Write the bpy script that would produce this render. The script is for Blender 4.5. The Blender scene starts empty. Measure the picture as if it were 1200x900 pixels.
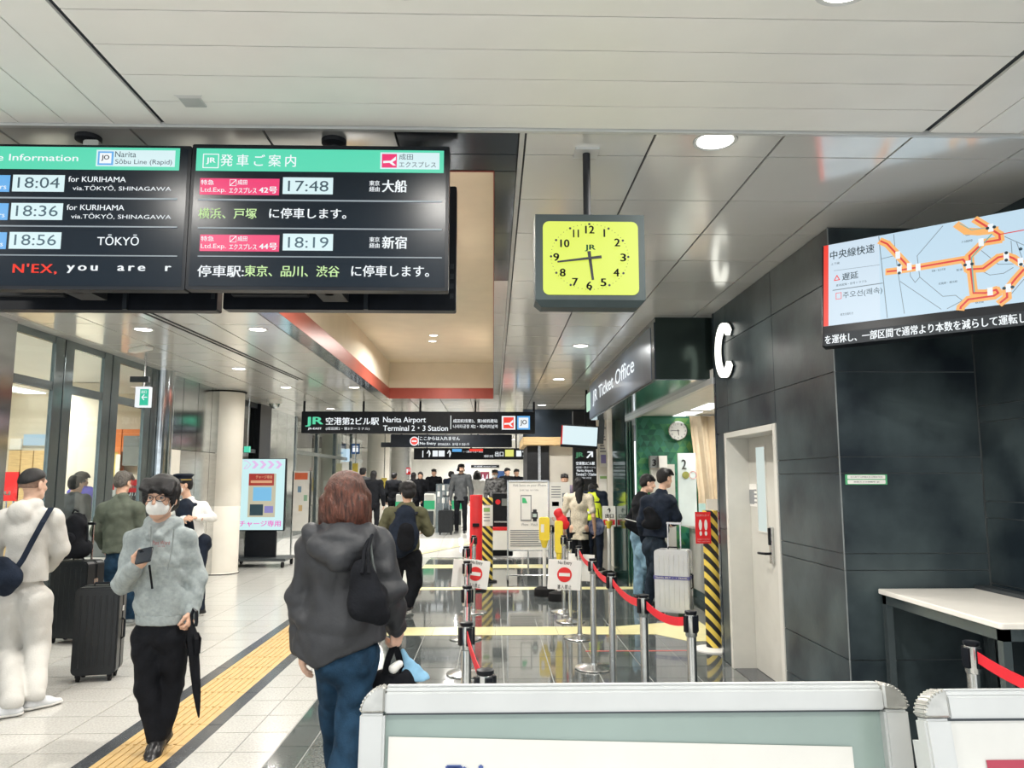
import bpy, bmesh, math, random
import numpy as np
from mathutils import Vector, Matrix
random.seed(7); RN = np.random.RandomState(5)
scn = bpy.context.scene
COL = scn.collection
PI = math.pi

# ---------------------------------------------------------------- camera
EYE, FPX = 1.65, 900.0
PITCH, YAW = math.radians(7.1), math.radians(1.4)
cam = bpy.data.cameras.new('camera'); camo = bpy.data.objects.new('camera', cam); COL.objects.link(camo)
cam.sensor_width = 36; cam.lens = 36 * FPX / 1200; cam.clip_end = 200; cam.clip_start = .05
camo.location = (0, 0, EYE); camo.rotation_euler = (PI / 2 + PITCH, 0, -YAW)
scn.camera = camo
# ---------------------------------------------------------------- world and exposure
w = bpy.data.worlds.new('world'); scn.world = w; w.use_nodes = True
w.node_tree.nodes['Background'].inputs[0].default_value = (.93, .97, 1, 1)
w.node_tree.nodes['Background'].inputs[1].default_value = 1.7
scn.view_settings.view_transform = 'Standard'; scn.view_settings.look = 'None'
scn.view_settings.exposure = 0.0; scn.view_settings.gamma = 1; scn.view_settings.use_curve_mapping = False
LAMP_W = 28.0      # watts of one recessed ceiling lamp
HALL_W = 110.0      # watts of one lamp in the hall behind the glass

# measuring helpers: a photograph pixel and one known world coordinate give a world point
_f = np.array([math.cos(PITCH) * math.sin(YAW), math.cos(PITCH) * math.cos(YAW), math.sin(PITCH)])
_r = np.array([math.cos(YAW), -math.sin(YAW), 0.]); _u = np.cross(_r, _f); _C = np.array([0, 0, EYE])
def ray(u, v): return _f + _r * (u - 600) / FPX + _u * (450 - v) / FPX
def at(u, v, Y): d = ray(u, v); return _C + d * Y / d[1]
def fl(u, v, z=0.): d = ray(u, v); return _C + d * (z - EYE) / d[2]
def xw(u, v, X): d = ray(u, v); return _C + d * X / d[0]

# ---------------------------------------------------------------- materials
MATS = {}
def mat(name, col, rough=.5, metal=0., noise=0., nscale=8., bump=0., bscale=60., emit=0., spec=.5, trans=0., ior=1.45, alpha=1., stretch=None, col2=None, coat=0.):
    if name in MATS: return MATS[name]
    m = bpy.data.materials.new(name); m.use_nodes = True; nt = m.node_tree; b = nt.nodes['Principled BSDF']
    c = (*col, 1)
    b.inputs['Base Color'].default_value = c; b.inputs['Roughness'].default_value = rough; b.inputs['Metallic'].default_value = metal
    b.inputs['Specular IOR Level'].default_value = (.18 if rough >= .65 and spec == .5 else spec); b.inputs['IOR'].default_value = ior
    b.inputs['Coat Weight'].default_value = coat
    if trans: b.inputs['Transmission Weight'].default_value = trans
    if emit:
        b.inputs['Emission Color'].default_value = c; b.inputs['Emission Strength'].default_value = emit
        b.inputs['Base Color'].default_value = (.02, .02, .02, 1)
    if (noise or bump) and not emit:
        tc = nt.nodes.new('ShaderNodeTexCoord'); mp = nt.nodes.new('ShaderNodeMapping'); nt.links.new(tc.outputs['Object'], mp.inputs[0])
        if stretch: mp.inputs['Scale'].default_value = stretch
    if noise and not emit:
        n = nt.nodes.new('ShaderNodeTexNoise'); n.inputs['Scale'].default_value = nscale; n.inputs['Detail'].default_value = 5
        nt.links.new(mp.outputs[0], n.inputs['Vector'])
        r = nt.nodes.new('ShaderNodeValToRGB'); e = r.color_ramp.elements
        c2 = col2 if col2 else tuple(min(1, x * (1 + noise)) for x in col)
        e[0].position = .32; e[1].position = .68
        e[0].color = (*[x * (1 - noise) for x in col], 1); e[1].color = (*c2, 1)
        nt.links.new(n.outputs['Fac'], r.inputs[0]); nt.links.new(r.outputs[0], b.inputs['Base Color'])
    if bump and not emit:
        n2 = nt.nodes.new('ShaderNodeTexNoise'); n2.inputs['Scale'].default_value = bscale; n2.inputs['Detail'].default_value = 4
        nt.links.new(mp.outputs[0], n2.inputs['Vector'])
        bp = nt.nodes.new('ShaderNodeBump'); bp.inputs['Strength'].default_value = bump; bp.inputs['Distance'].default_value = .01
        nt.links.new(n2.outputs['Fac'], bp.inputs['Height']); nt.links.new(bp.outputs[0], b.inputs['Normal'])
    MATS[name] = m; return m

def stripes(name, c1, c2, kz, kx, rough=.5):
    m = bpy.data.materials.new(name); m.use_nodes = True; nt = m.node_tree; b = nt.nodes['Principled BSDF']
    tc = nt.nodes.new('ShaderNodeTexCoord'); sp = nt.nodes.new('ShaderNodeSeparateXYZ'); nt.links.new(tc.outputs['Object'], sp.inputs[0])
    def mth(op, a, b_):
        n = nt.nodes.new('ShaderNodeMath'); n.operation = op
        for i, q in enumerate((a, b_)):
            if isinstance(q, (int, float)): n.inputs[i].default_value = q
            else: nt.links.new(q, n.inputs[i])
        return n.outputs[0]
    s = mth('ADD', mth('MULTIPLY', sp.outputs[2], kz), mth('MULTIPLY', sp.outputs[0], kx))
    f = mth('GREATER_THAN', mth('FRACT', mth('ADD', s, 100.), 0.), .5)
    mx = nt.nodes.new('ShaderNodeMix'); mx.data_type = 'RGBA'; mx.inputs[6].default_value = (*c1, 1); mx.inputs[7].default_value = (*c2, 1)
    nt.links.new(f, mx.inputs[0]); nt.links.new(mx.outputs[2], b.inputs['Base Color']); b.inputs['Roughness'].default_value = rough
    return m

def grid_mat(name, col, line, sx, sy, ox, oy, wdt, rough, noise=.15, nscale=30, coat=0., spec=.5):
    """flooring seen too far off to build its tiles: joints every sx / sy metres"""
    m = mat(name, col, rough, noise=noise, nscale=nscale, coat=coat, spec=spec); nt = m.node_tree; b = nt.nodes['Principled BSDF']
    src = b.inputs['Base Color'].links[0].from_socket
    tc = nt.nodes.new('ShaderNodeTexCoord'); sp = nt.nodes.new('ShaderNodeSeparateXYZ'); nt.links.new(tc.outputs['Object'], sp.inputs[0])
    def mth(op, a, b_):
        n = nt.nodes.new('ShaderNodeMath'); n.operation = op
        for i, q in enumerate((a, b_)):
            if isinstance(q, (int, float)): n.inputs[i].default_value = q
            else: nt.links.new(q, n.inputs[i])
        return n.outputs[0]
    fx = mth('LESS_THAN', mth('FRACT', mth('DIVIDE', mth('ADD', sp.outputs[0], 100 * sx - ox), sx), 0), wdt / sx)
    fy = mth('LESS_THAN', mth('FRACT', mth('DIVIDE', mth('ADD', sp.outputs[1], 100 * sy - oy), sy), 0), wdt / sy)
    f = mth('MAXIMUM', fx, fy)
    mx = nt.nodes.new('ShaderNodeMix'); mx.data_type = 'RGBA'; mx.inputs[7].default_value = (*line, 1)
    nt.links.new(src, mx.inputs[6]); nt.links.new(f, mx.inputs[0]); nt.links.new(mx.outputs[2], b.inputs['Base Color'])
    return m

M = dict(
 ceil=mat('ceiling metal', (.86, .855, .825), .15, .34, noise=.03, nscale=1.5),
 ceil_near=mat('ceiling plank enamel', (.90, .895, .86), .38, .0, noise=.03, nscale=2),
 ceil_dark=mat('dark mirror panel', (.05, .065, .085), .12, .6, noise=.1, nscale=2),
 gap=mat('dark joint', (.012, .018, .025), .6),
 cream=mat('warm cream plaster', (.80, .73, .60), .7, noise=.03, nscale=3),
 red_fascia=mat('red brown fascia', (.36, .07, .05), .35, .2, noise=.1, nscale=2),
 chrome=mat('brushed steel', (.62, .63, .63), .22, 1., noise=.08, nscale=3, stretch=(1, 1, 9)),
 steel=mat('polished steel', (.52, .56, .58), .13, 1., noise=.12, nscale=1.6, stretch=(1, 1, 5)),
 alu=mat('white aluminium', (.62, .635, .63), .33, .25, noise=.03),
 frame=mat('grey steel frame', (.20, .24, .25), .25, .85, noise=.08, nscale=3),
 black=mat('black plastic', (.007, .009, .013), .38, noise=.2, nscale=12, spec=.25),
 blackm=mat('matt black', (.016, .018, .022), .6, noise=.2, nscale=12),
 lcd=mat('black screen glass', (.004, .009, .016), .27, spec=.28),
 slate=mat('dark slate tile', (.018, .030, .042), .31, noise=.42, nscale=2.6, col2=(.060, .082, .088), bump=.05, bscale=30),
 joint=mat('pale joint', (.20, .22, .225), .5, noise=.1),
 floor_d=mat('polished dark granite', (.082, .094, .094), .07, noise=.35, nscale=55, coat=.4),
 floor_d2=mat('polished dark granite pale', (.105, .117, .115), .08, noise=.35, nscale=55, coat=.4),
 floor_l=mat('speckled pale granite', (.47, .465, .44), .2, noise=.16, nscale=70, spec=.5),
 floor_l2=mat('speckled pale granite warm', (.51, .50, .47), .18, noise=.16, nscale=70),
 grout_d=mat('pale grout', (.32, .33, .32), .7, noise=.1),
 grout_l=mat('grey grout', (.24, .24, .23), .7, noise=.1),
 tactile=mat('yellow tactile tile', (.55, .37, .15), .45, noise=.09, nscale=14),
 border=mat('black stone border', (.06, .066, .075), .2, noise=.3, nscale=40),
 tape=mat('pale yellow floor strip', (.72, .67, .36), .3, noise=.05, nscale=14),
 redline=mat('thin red floor line', (.6, .12, .1), .4, noise=.05),
 white=mat('white paint', (.78, .78, .75), .45, noise=.03),
 paper=mat('white print', (.82, .81, .77), .6, noise=.02),
 wallw=mat('pale wall', (.74, .71, .64), .6, noise=.05, nscale=2),
 lamp=mat('lit lamp', (1., .96, .9), emit=7.),
 lampw=mat('light strip', (1., 1., .97), emit=2.2),
 glow=mat('backlit white letter', (1., 1., .90), emit=2.),
 e_white=mat('lit white text', (.92, .97, 1.), emit=.95),
 e_dim=mat('lit pale text', (.6, .66, .7), emit=.8),
 e_green=mat('lit green header', (.10, .80, .52), emit=.85),
 e_ygreen=mat('lit yellow green text', (.62, .86, .42), emit=.95),
 e_pink=mat('lit pink label', (.88, .015, .16), emit=.95),
 e_blue=mat('lit blue label', (.12, .45, .9), emit=.9),
 e_pale=mat('lit pale panel', (.70, .90, .93), emit=.95),
 e_red=mat('lit red text', (.95, .05, .03), emit=.95),
 e_navy=mat('dark screen text', (.03, .07, .10), .5),
 e_line=mat('lit grey rule', (.35, .42, .47), emit=.8),
 e_map=mat('lit map ground', (.57, .76, .90), emit=.95),
 e_orange=mat('lit orange route halo', (1., .50, .16), emit=.95),
 e_route=mat('lit red route', (.80, .06, .06), emit=.9),
 e_grey=mat('lit thin route', (.28, .36, .42), emit=.7),
 e_teal=mat('lit teal route', (.2, .55, .5), emit=.8),
 e_yellow=mat('backlit clock dial', (.74, .87, .10), emit=1.0),
 e_cyan=mat('lit advert ground', (.62, .90, .92), emit=.95),
 e_lilac=mat('lit lilac print', (.80, .52, .86), emit=.95),
 e_magenta=mat('lit magenta print', (.85, .15, .60), emit=.95),
 signg=mat('sign green', (.03, .42, .22), emit=.9),
 ink=mat('black ink', (.02, .022, .03), .5),
 inkg=mat('grey ink', (.25, .26, .27), .5),
 green_ink=mat('dial green', (.02, .22, .10), .5),
 red=mat('signal red', (.72, .02, .025), .42, noise=.06),
 redbelt=mat('red webbing', (.74, .015, .03), .55, noise=.08, bump=.3, bscale=400),
 clockgrey=mat('grey green clock case', (.038, .056, .060), .5, 0., noise=.06),
 yellow=mat('yellow plastic', (.86, .66, .06), .4, noise=.05),
 rubber=mat('black rubber', (.014, .014, .015), .7, noise=.2),
 fascia=mat('dark blue grey fascia', (.10, .13, .175), .28, .5, noise=.1, nscale=3),
 fascia_g=mat('dark green metal', (.03, .045, .04), .16, .6, noise=.1, nscale=2),
 orange=mat('orange shopfront', (.72, .20, .04), .5, noise=.06),
 wood=mat('pale wood', (.66, .47, .24), .5, noise=.12, nscale=5, stretch=(1, 1, 8)),
 curtain=mat('beige curtain', (.62, .52, .38), .85, noise=.06, bump=.2, bscale=200),
 door=mat('cream door enamel', (.57, .56, .51), .38, noise=.03),
 jamb=mat('cream steel door frame', (.66, .65, .60), .32, .1, noise=.03),
 glassb=mat('glowing wired glass', (.74, .86, .82), .2, emit=.75),  # no lamp: the pane's brightness is put in as its own glow
 counter=mat('white laminate', (.80, .77, .71), .3, noise=.03),
 darkgrey=mat('dark grey metal', (.06, .07, .078), .35, .4, noise=.1),
 greywall=mat('mid grey machine', (.20, .22, .22), .4, noise=.08),
 teal_acr=mat('grey green acrylic sheet', (.30, .385, .355), .14, noise=.12, nscale=1.7, coat=.5),
 blueink=mat('blue print', (.10, .16, .42), .5),
 skin=mat('skin', (.62, .38, .27), .55, noise=.06, nscale=20),
 skin2=mat('skin light', (.68, .44, .33), .55, noise=.06, nscale=20),
 hair_b=mat('black hair', (.006, .0055, .007), .5, noise=.4, nscale=30, bump=.6, bscale=90, stretch=(3, 3, .6)),
 hair_r=mat('red brown hair', (.045, .015, .010), .34, noise=.55, nscale=34, col2=(.13, .045, .028), bump=.7, bscale=80, stretch=(3, 3, .5)),
 hair_g=mat('greying hair', (.10, .09, .08), .6, noise=.5, nscale=60, bump=.6, bscale=120),
 hood_g=mat('heather grey fleece', (.33, .375, .38), .9, noise=.12, nscale=40, bump=.25, bscale=180),
 white_fl=mat('off white fleece', (.56, .55, .52), .9, noise=.05, nscale=9, bump=.3, bscale=90),
 jacket=mat('charcoal nylon', (.027, .029, .034), .55, noise=.16, nscale=14, bump=.15, bscale=70),
 olive=mat('olive cotton', (.10, .098, .058), .8, noise=.15, nscale=12, bump=.3, bscale=70),
 sweater=mat('dark green sweater', (.105, .12, .095), .85, noise=.14, nscale=12, bump=.3, bscale=150),
 jeans=mat('blue denim', (.012, .036, .070), .8, noise=.3, nscale=16, bump=.3, bscale=150),
 jeans_l=mat('washed denim', (.22, .36, .47), .8, noise=.3, nscale=12, bump=.3, bscale=150),
 black_c=mat('black cloth', (.008, .009, .012), .82, noise=.3, nscale=10, bump=.3, bscale=90),
 jeans_d=mat('dark denim', (.018, .028, .042), .8, noise=.3, nscale=14, bump=.3, bscale=150),
 navy_c=mat('navy cloth', (.012, .018, .032), .75, noise=.3, nscale=10, bump=.3, bscale=90),
 purple_c=mat('purple blue jacket cloth', (.10, .09, .42), .7, noise=.2, nscale=10, bump=.3, bscale=60),
 shirt=mat('white shirt cloth', (.78, .78, .76), .75, noise=.04, bump=.2, bscale=60),
 beige_c=mat('beige patterned cloth', (.60, .54, .43), .85, noise=.2, nscale=45, bump=.2, bscale=90),
 hivis=mat('fluorescent yellow vest', (.72, .86, .04), .6, noise=.05),
 grey_c=mat('grey jacket cloth', (.075, .08, .085), .7, noise=.2, nscale=10, bump=.2, bscale=90),
 mask=mat('white face mask', (.84, .84, .82), .8, bump=.3, bscale=60, noise=.02),
 shoe_b=mat('black leather', (.014, .014, .016), .35, noise=.2),
 shoe_w=mat('pale trainer', (.62, .64, .66), .55, noise=.08, nscale=25),
 sole=mat('white rubber sole', (.72, .71, .68), .6, noise=.04),
 case_b=mat('black ribbed shell', (.008, .010, .012), .36, noise=.2, nscale=10, bump=.15, bscale=60),
 case_s=mat('silver shell', (.62, .63, .64), .3, .55, noise=.05, nscale=6),
 blue_cl=mat('pale blue cloth', (.25, .48, .68), .8, noise=.15, nscale=10, bump=.3, bscale=60),
 glass_l=mat('spectacle lens', (.5, .5, .5), .05),
 stripe=stripes('black and yellow hazard stripe', (.80, .60, .10), (.015, .015, .018), 8.2, 9.0),
 stripe2=stripes('fine black and yellow hazard stripe', (.80, .62, .12), (.015, .015, .018), 8.0, 8.0),
)
def glass_mat():
    m = bpy.data.materials.new('clear window glass'); m.use_nodes = True; nt = m.node_tree
    for n in list(nt.nodes):
        if n.type != 'OUTPUT_MATERIAL': nt.nodes.remove(n)
    out = [n for n in nt.nodes if n.type == 'OUTPUT_MATERIAL'][0]
    t = nt.nodes.new('ShaderNodeBsdfTransparent'); t.inputs[0].default_value = (.90, .94, .93, 1)
    g = nt.nodes.new('ShaderNodeBsdfGlossy'); g.inputs['Roughness'].default_value = .02
    fr = nt.nodes.new('ShaderNodeFresnel'); fr.inputs[0].default_value = 1.5
    mx = nt.nodes.new('ShaderNodeMixShader')
    ge = nt.nodes.new('ShaderNodeNewGeometry'); sb = nt.nodes.new('ShaderNodeMath'); sb.operation = 'SUBTRACT'; sb.inputs[0].default_value = 1; nt.links.new(ge.outputs['Backfacing'], sb.inputs[1])
    mu = nt.nodes.new('ShaderNodeMath'); mu.operation = 'MULTIPLY'; nt.links.new(fr.outputs[0], mu.inputs[0]); nt.links.new(sb.outputs[0], mu.inputs[1])
    nt.links.new(mu.outputs[0], mx.inputs[0]); nt.links.new(t.outputs[0], mx.inputs[1]); nt.links.new(g.outputs[0], mx.inputs[2]); nt.links.new(mx.outputs[0], out.inputs[0])
    return m
M['glass'] = glass_mat()
GREENS = [mat('green triangle %s' % n, c, .4, noise=.1) for n, c in (('deep', (.012, .11, .07)), ('dark', (.02, .16, .085)), ('sea', (.035, .20, .13)), ('mid', (.05, .24, .11)), ('fresh', (.09, .30, .11)), ('lime', (.17, .37, .11)))]

# ---------------------------------------------------------------- mesh builder
class MB:
    def __init__(s): s.pc = []; s.v = []; s.f = []; s.mi = []; s.cur = 0
    def add(s, vs, fs):
        b = len(s.v); s.pc.append((b, len(s.f))); s.v += [tuple(map(float, x)) for x in vs]; s.f += [tuple(b + i for i in f) for f in fs]; s.mi += [s.cur] * len(fs); return s
    def box(s, x0, x1, y0, y1, z0, z1):
        if x0 > x1: x0, x1 = x1, x0
        if y0 > y1: y0, y1 = y1, y0
        if z0 > z1: z0, z1 = z1, z0
        v = [(x0, y0, z0), (x1, y0, z0), (x1, y1, z0), (x0, y1, z0), (x0, y0, z1), (x1, y0, z1), (x1, y1, z1), (x0, y1, z1)]
        return s.add(v, [(0, 3, 2, 1), (4, 5, 6, 7), (0, 1, 5, 4), (1, 2, 6, 5), (2, 3, 7, 6), (3, 0, 4, 7)])
    def rbox(s, x0, x1, y0, y1, z0, z1, r, n=4, axis='y'):
        """box with rounded corners seen along axis"""
        if axis == 'y': a0, a1, b0, b1, c0, c1 = x0, x1, z0, z1, y0, y1
        elif axis == 'z': a0, a1, b0, b1, c0, c1 = x0, x1, y0, y1, z0, z1
        else: a0, a1, b0, b1, c0, c1 = y0, y1, z0, z1, x0, x1
        pts = []
        for cx, cy, st in ((a1 - r, b1 - r, 0), (a0 + r, b1 - r, 1), (a0 + r, b0 + r, 2), (a1 - r, b0 + r, 3)):
            for i in range(n + 1):
                t = (st + i / n) * PI / 2; pts.append((cx + r * math.cos(t), cy + r * math.sin(t)))
        def mk(p, c):
            return (p[0], c, p[1]) if axis == 'y' else ((p[0], p[1], c) if axis == 'z' else (c, p[0], p[1]))
        N = len(pts); v = [mk(p, c0) for p in pts] + [mk(p, c1) for p in pts]
        fs = [tuple(range(N)), tuple(range(2 * N - 1, N - 1, -1))] + [(i, N + i, N + (i + 1) % N, (i + 1) % N) for i in range(N)]
        if axis == 'z': fs = [f[::-1] for f in fs]
        if axis == 'x': fs = [f[::-1] for f in fs]
        return s.add(v, fs)
    def cyl(s, p0, p1, r0, r1=None, n=16, caps=True):
        r1 = r0 if r1 is None else r1
        p0 = Vector(p0); p1 = Vector(p1); d = (p1 - p0).normalized()
        a = d.orthogonal().normalized(); b = d.cross(a)
        v = []
        for p, r in ((p0, r0), (p1, r1)):
            for i in range(n):
                t = 2 * PI * i / n; v.append(p + a * (r * math.cos(t)) + b * (r * math.sin(t)))
        fs = [(i, (i + 1) % n, n + (i + 1) % n, n + i) for i in range(n)]
        if caps: fs += [tuple(range(n - 1, -1, -1)), tuple(range(n, 2 * n))]
        return s.add(v, fs)
    def lathe(s, prof, c=(0, 0, 0), n=24):
        """profile [(r,z)..] turned about z"""
        v = []; fs = []
        for r, z in prof:
            for i in range(n):
                t = 2 * PI * i / n; v.append((c[0] + r * math.cos(t), c[1] + r * math.sin(t), c[2] + z))
        for k in range(len(prof) - 1):
            for i in range(n):
                fs.append((k * n + i, k * n + (i + 1) % n, (k + 1) * n + (i + 1) % n, (k + 1) * n + i))
        if prof[0][0] > 1e-5: fs.append(tuple(range(n - 1, -1, -1)))
        if prof[-1][0] > 1e-5: fs.append(tuple((len(prof) - 1) * n + i for i in range(n)))
        return s.add(v, fs)
    def tube(s, path, r, n=8, closed=False):
        P = [Vector(p) for p in path]; v = []; fs = []; N = len(P); pa = None
        for i, p in enumerate(P):
            d = (P[min(i + 1, N - 1)] - P[max(i - 1, 0)]).normalized()
            if pa is None: a = d.orthogonal().normalized()
            else: a = (pa - d * pa.dot(d)).normalized()
            pa = a; b = d.cross(a); rr = r[i] if isinstance(r, (list, tuple)) else r
            for k in range(n):
                t = 2 * PI * k / n; v.append(p + a * (rr * math.cos(t)) + b * (rr * math.sin(t)))
        for i in range(N - 1):
            for k in range(n): fs.append((i * n + k, i * n + (k + 1) % n, (i + 1) * n + (k + 1) % n, (i + 1) * n + k))
        fs += [tuple(range(n - 1, -1, -1)), tuple(range((N - 1) * n, N * n))]
        return s.add(v, fs)
    def band(s, path, width, normal, thick=.003, wdir=None):
        """flat strap along path; wdir is the direction of its width"""
        P = [Vector(p) for p in path]; nrm = Vector(normal).normalized(); v = []; fs = []; N = len(P)
        for i, p in enumerate(P):
            d = (P[min(i + 1, N - 1)] - P[max(i - 1, 0)]).normalized()
            wv = Vector(wdir).normalized() if wdir is not None else d.cross(nrm).normalized()
            nn = d.cross(wv).normalized()
            for a, b in ((-1, -1), (1, -1), (1, 1), (-1, 1)): v.append(p + wv * (a * width / 2) + nn * (b * thick / 2))
        for i in range(N - 1):
            for k in range(4): fs.append((i * 4 + k, i * 4 + (k + 1) % 4, i * 4 + 4 + (k + 1) % 4, i * 4 + 4 + k))
        fs += [(3, 2, 1, 0), tuple(range(N * 4 - 4, N * 4))]
        return s.add(v, fs)
    def flat(s, pts, y, t=.0015):
        """thin sheet in the local xz plane, front at y"""
        n = len(pts); v = [(p[0], y, p[1]) for p in pts] + [(p[0], y + t, p[1]) for p in pts]
        ar = sum(pts[i][0] * pts[(i + 1) % n][1] - pts[(i + 1) % n][0] * pts[i][1] for i in range(n))
        fs = [tuple(range(n)), tuple(range(2 * n - 1, n - 1, -1))] + [(i, n + i, n + (i + 1) % n, (i + 1) % n) for i in range(n)]
        if ar < 0: fs = [f[::-1] for f in fs]
        return s.add(v, fs)
    def rect(s, x0, z0, x1, z1, y, t=.0015):
        x0, x1 = min(x0, x1), max(x0, x1); z0, z1 = min(z0, z1), max(z0, z1)
        return s.flat([(x0, z0), (x1, z0), (x1, z1), (x0, z1)], y, t)
    def disc(s, cx, cz, r, y, t=.0015, n=24, rz=None):
        rz = rz or r
        return s.flat([(cx + r * math.cos(2 * PI * i / n), cz + rz * math.sin(2 * PI * i / n)) for i in range(n)], y, t)
    def line(s, pts, wd, y, t=.001):
        for (x0, z0), (x1, z1) in zip(pts, pts[1:]):
            dx, dz = x1 - x0, z1 - z0; L = math.hypot(dx, dz) or 1e-6; nx, nz = -dz / L * wd / 2, dx / L * wd / 2
            ex, ez = dx / L * wd * .25, dz / L * wd * .25
            s.flat([(x0 - ex + nx, z0 - ez + nz), (x0 - ex - nx, z0 - ez - nz), (x1 + ex - nx, z1 + ez - nz), (x1 + ex + nx, z1 + ez + nz)], y, t)
        return s
    def ring(s, cx, cz, r0, r1, y, t=.0015, n=28):
        for i in range(n):
            a, b = 2 * PI * i / n, 2 * PI * (i + 1) / n
            s.flat([(cx + r0 * math.cos(a), cz + r0 * math.sin(a)), (cx + r1 * math.cos(a), cz + r1 * math.sin(a)), (cx + r1 * math.cos(b), cz + r1 * math.sin(b)), (cx + r0 * math.cos(b), cz + r0 * math.sin(b))], y, t)
        return s
    def mesh(s, name, m, bevel=0., smooth=False, seg=1):
        me = bpy.data.meshes.new(name); me.from_pydata(s.v, [], s.f)
        ms = m if isinstance(m, list) else [m]
        for q in ms: me.materials.append(q)
        if len(ms) > 1: me.polygons.foreach_set('material_index', s.mi)
        if bevel:
            bm = bmesh.new(); bm.from_mesh(me)
            es = [e for e in bm.edges if len(e.link_faces) == 2 and e.calc_face_angle(0) > .5]
            bmesh.ops.bevel(bm, geom=es, offset=bevel, segments=seg, affect='EDGES', clamp_overlap=True)
            bm.to_mesh(me); bm.free()
        if smooth:
            me.polygons.foreach_set('use_smooth', [True] * len(me.polygons))
            try: me.set_sharp_from_angle(angle=math.radians(40))
            except Exception: pass
        me.update(); return me
    def each(s, name, m, parent=None, bevel=0.):
        """one object for every piece added"""
        out = []
        for k, (v0, f0) in enumerate(s.pc):
            v1, f1 = s.pc[k + 1] if k + 1 < len(s.pc) else (len(s.v), len(s.f))
            q = MB(); q.add(s.v[v0:v1], [tuple(i - v0 for i in f) for f in s.f[f0:f1]]); out.append(q.build(name, m, parent, bevel=bevel))
        return out
    def build(s, name, m, parent=None, bevel=0., smooth=False, seg=1, loc=None):
        o = bpy.data.objects.new(name, s.mesh(name, m, bevel, smooth, seg)); COL.objects.link(o)
        if parent is not None: o.parent = parent
        if loc is not None: o.location = loc
        return o

def tag(o, label=None, cat=None, group=None, kind=None):
    if label: o['label'] = label
    if cat: o['category'] = cat
    if group: o['group'] = group
    if kind: o['kind'] = kind
    return o
def thing(name, label, cat, loc=(0, 0, 0), rotz=0, group=None, rot=None):
    o = bpy.data.objects.new(name, None); COL.objects.link(o); o.empty_display_size = .1
    o.location = tuple(float(x) for x in loc)
    if rot is not None: o.rotation_euler = rot
    else: o.rotation_euler = (0, 0, rotz)
    return tag(o, label, cat, group)
def struct(name, mb, m, **k):
    return tag(mb.build(name, m, **k), kind='structure')

_tc = {}
def text_mesh(s, space=1.0, bold=0.):
    k = (s, space, bold)
    if k in _tc: return _tc[k]
    c = bpy.data.curves.new('txt', 'FONT'); c.body = s; c.space_line = 1.0; c.space_character = space; c.resolution_u = 3
    o = bpy.data.objects.new('txt', c)
    me = bpy.data.meshes.new_from_object(o)
    v = np.array([x.co for x in me.vertices]).reshape(-1, 3); f = [tuple(p.vertices) for p in me.polygons]
    bpy.data.objects.remove(o); bpy.data.curves.remove(c); bpy.data.meshes.remove(me)
    if bold and len(v):                       # heavier strokes: the outline laid down three times, a little apart
        n = len(v); sh = [(-bold, 0, 0), (bold, 0, 0), (0, bold * .6, 0)]; v = np.concatenate([v + np.array(q) for q in sh]); f = [tuple(i + n * q for i in g) for q in range(3) for g in f]
    _tc[k] = (v, f); return v, f
class Face:
    """a flat face in the place: local x along it, z up it, front towards -y; L(u,v) finds where a photograph pixel falls on it"""
    def __init__(s, root): 
        s.root = root
        mw = Matrix.Translation(root.location) @ root.rotation_euler.to_matrix().to_4x4()
        s.inv = mw.inverted(); s.o = np.array(root.location); s.n = np.array(mw.to_3x3() @ Vector((0, 1, 0)))
    def L(s, u, v, yoff=0.):
        d = ray(u, v); o = s.o + s.n * yoff; t = (o - _C) @ s.n / (d @ s.n); p = s.inv @ Vector(_C + d * t); return p.x, p.z
    def R(s, mb, u0, v0, u1, v1, y, t=.0015):
        a = s.L(u0, v0); b = s.L(u1, v1); return mb.rect(a[0], a[1], b[0], b[1], y, t)
    def T(s, mb, txt, u0, v0, u1, v1, y, t=None, space=1., bold=0.):
        a = s.L(u0, v0); b = s.L(u1, v1); return put_text(mb, txt, a[0], b[1], b[0], a[1], y, space, bold)
def put_text(mb, txt, x0, z0, x1, z1, y, space=1., bold=0.):
    v, f = text_mesh(txt, space, bold)
    if len(v) == 0: return mb
    lo = v.min(0); hi = v.max(0); sx = (x1 - x0) / max(1e-6, hi[0] - lo[0]); sz = (z1 - z0) / max(1e-6, hi[1] - lo[1])
    mb.add([(x0 + (p[0] - lo[0]) * sx, y, z0 + (p[1] - lo[1]) * sz) for p in v], f); return mb

def panel_at(name, label, cat, u0, v0, u1, v1, Y, group=None):
    """thing with an upright face towards the camera end of the hall, centred on the pixels given, at depth Y; returns thing, Face, half width, half height"""
    a = at(u0, v0, Y); b = at(u1, v1, Y); c = (a + b) / 2
    t = thing(name, label, cat, c, 0, group); return t, Face(t), abs(b[0] - a[0]) / 2, abs(b[2] - a[2]) / 2

# ================================================================ THE SETTING
ZC = 3.25                       # ceiling height
def gz(Y): return 0. if Y < 16.8 else (.25 if Y > 18.8 else .125 * (Y - 16.8))    # the far concourse lies a little higher, past a gentle ramp

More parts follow.
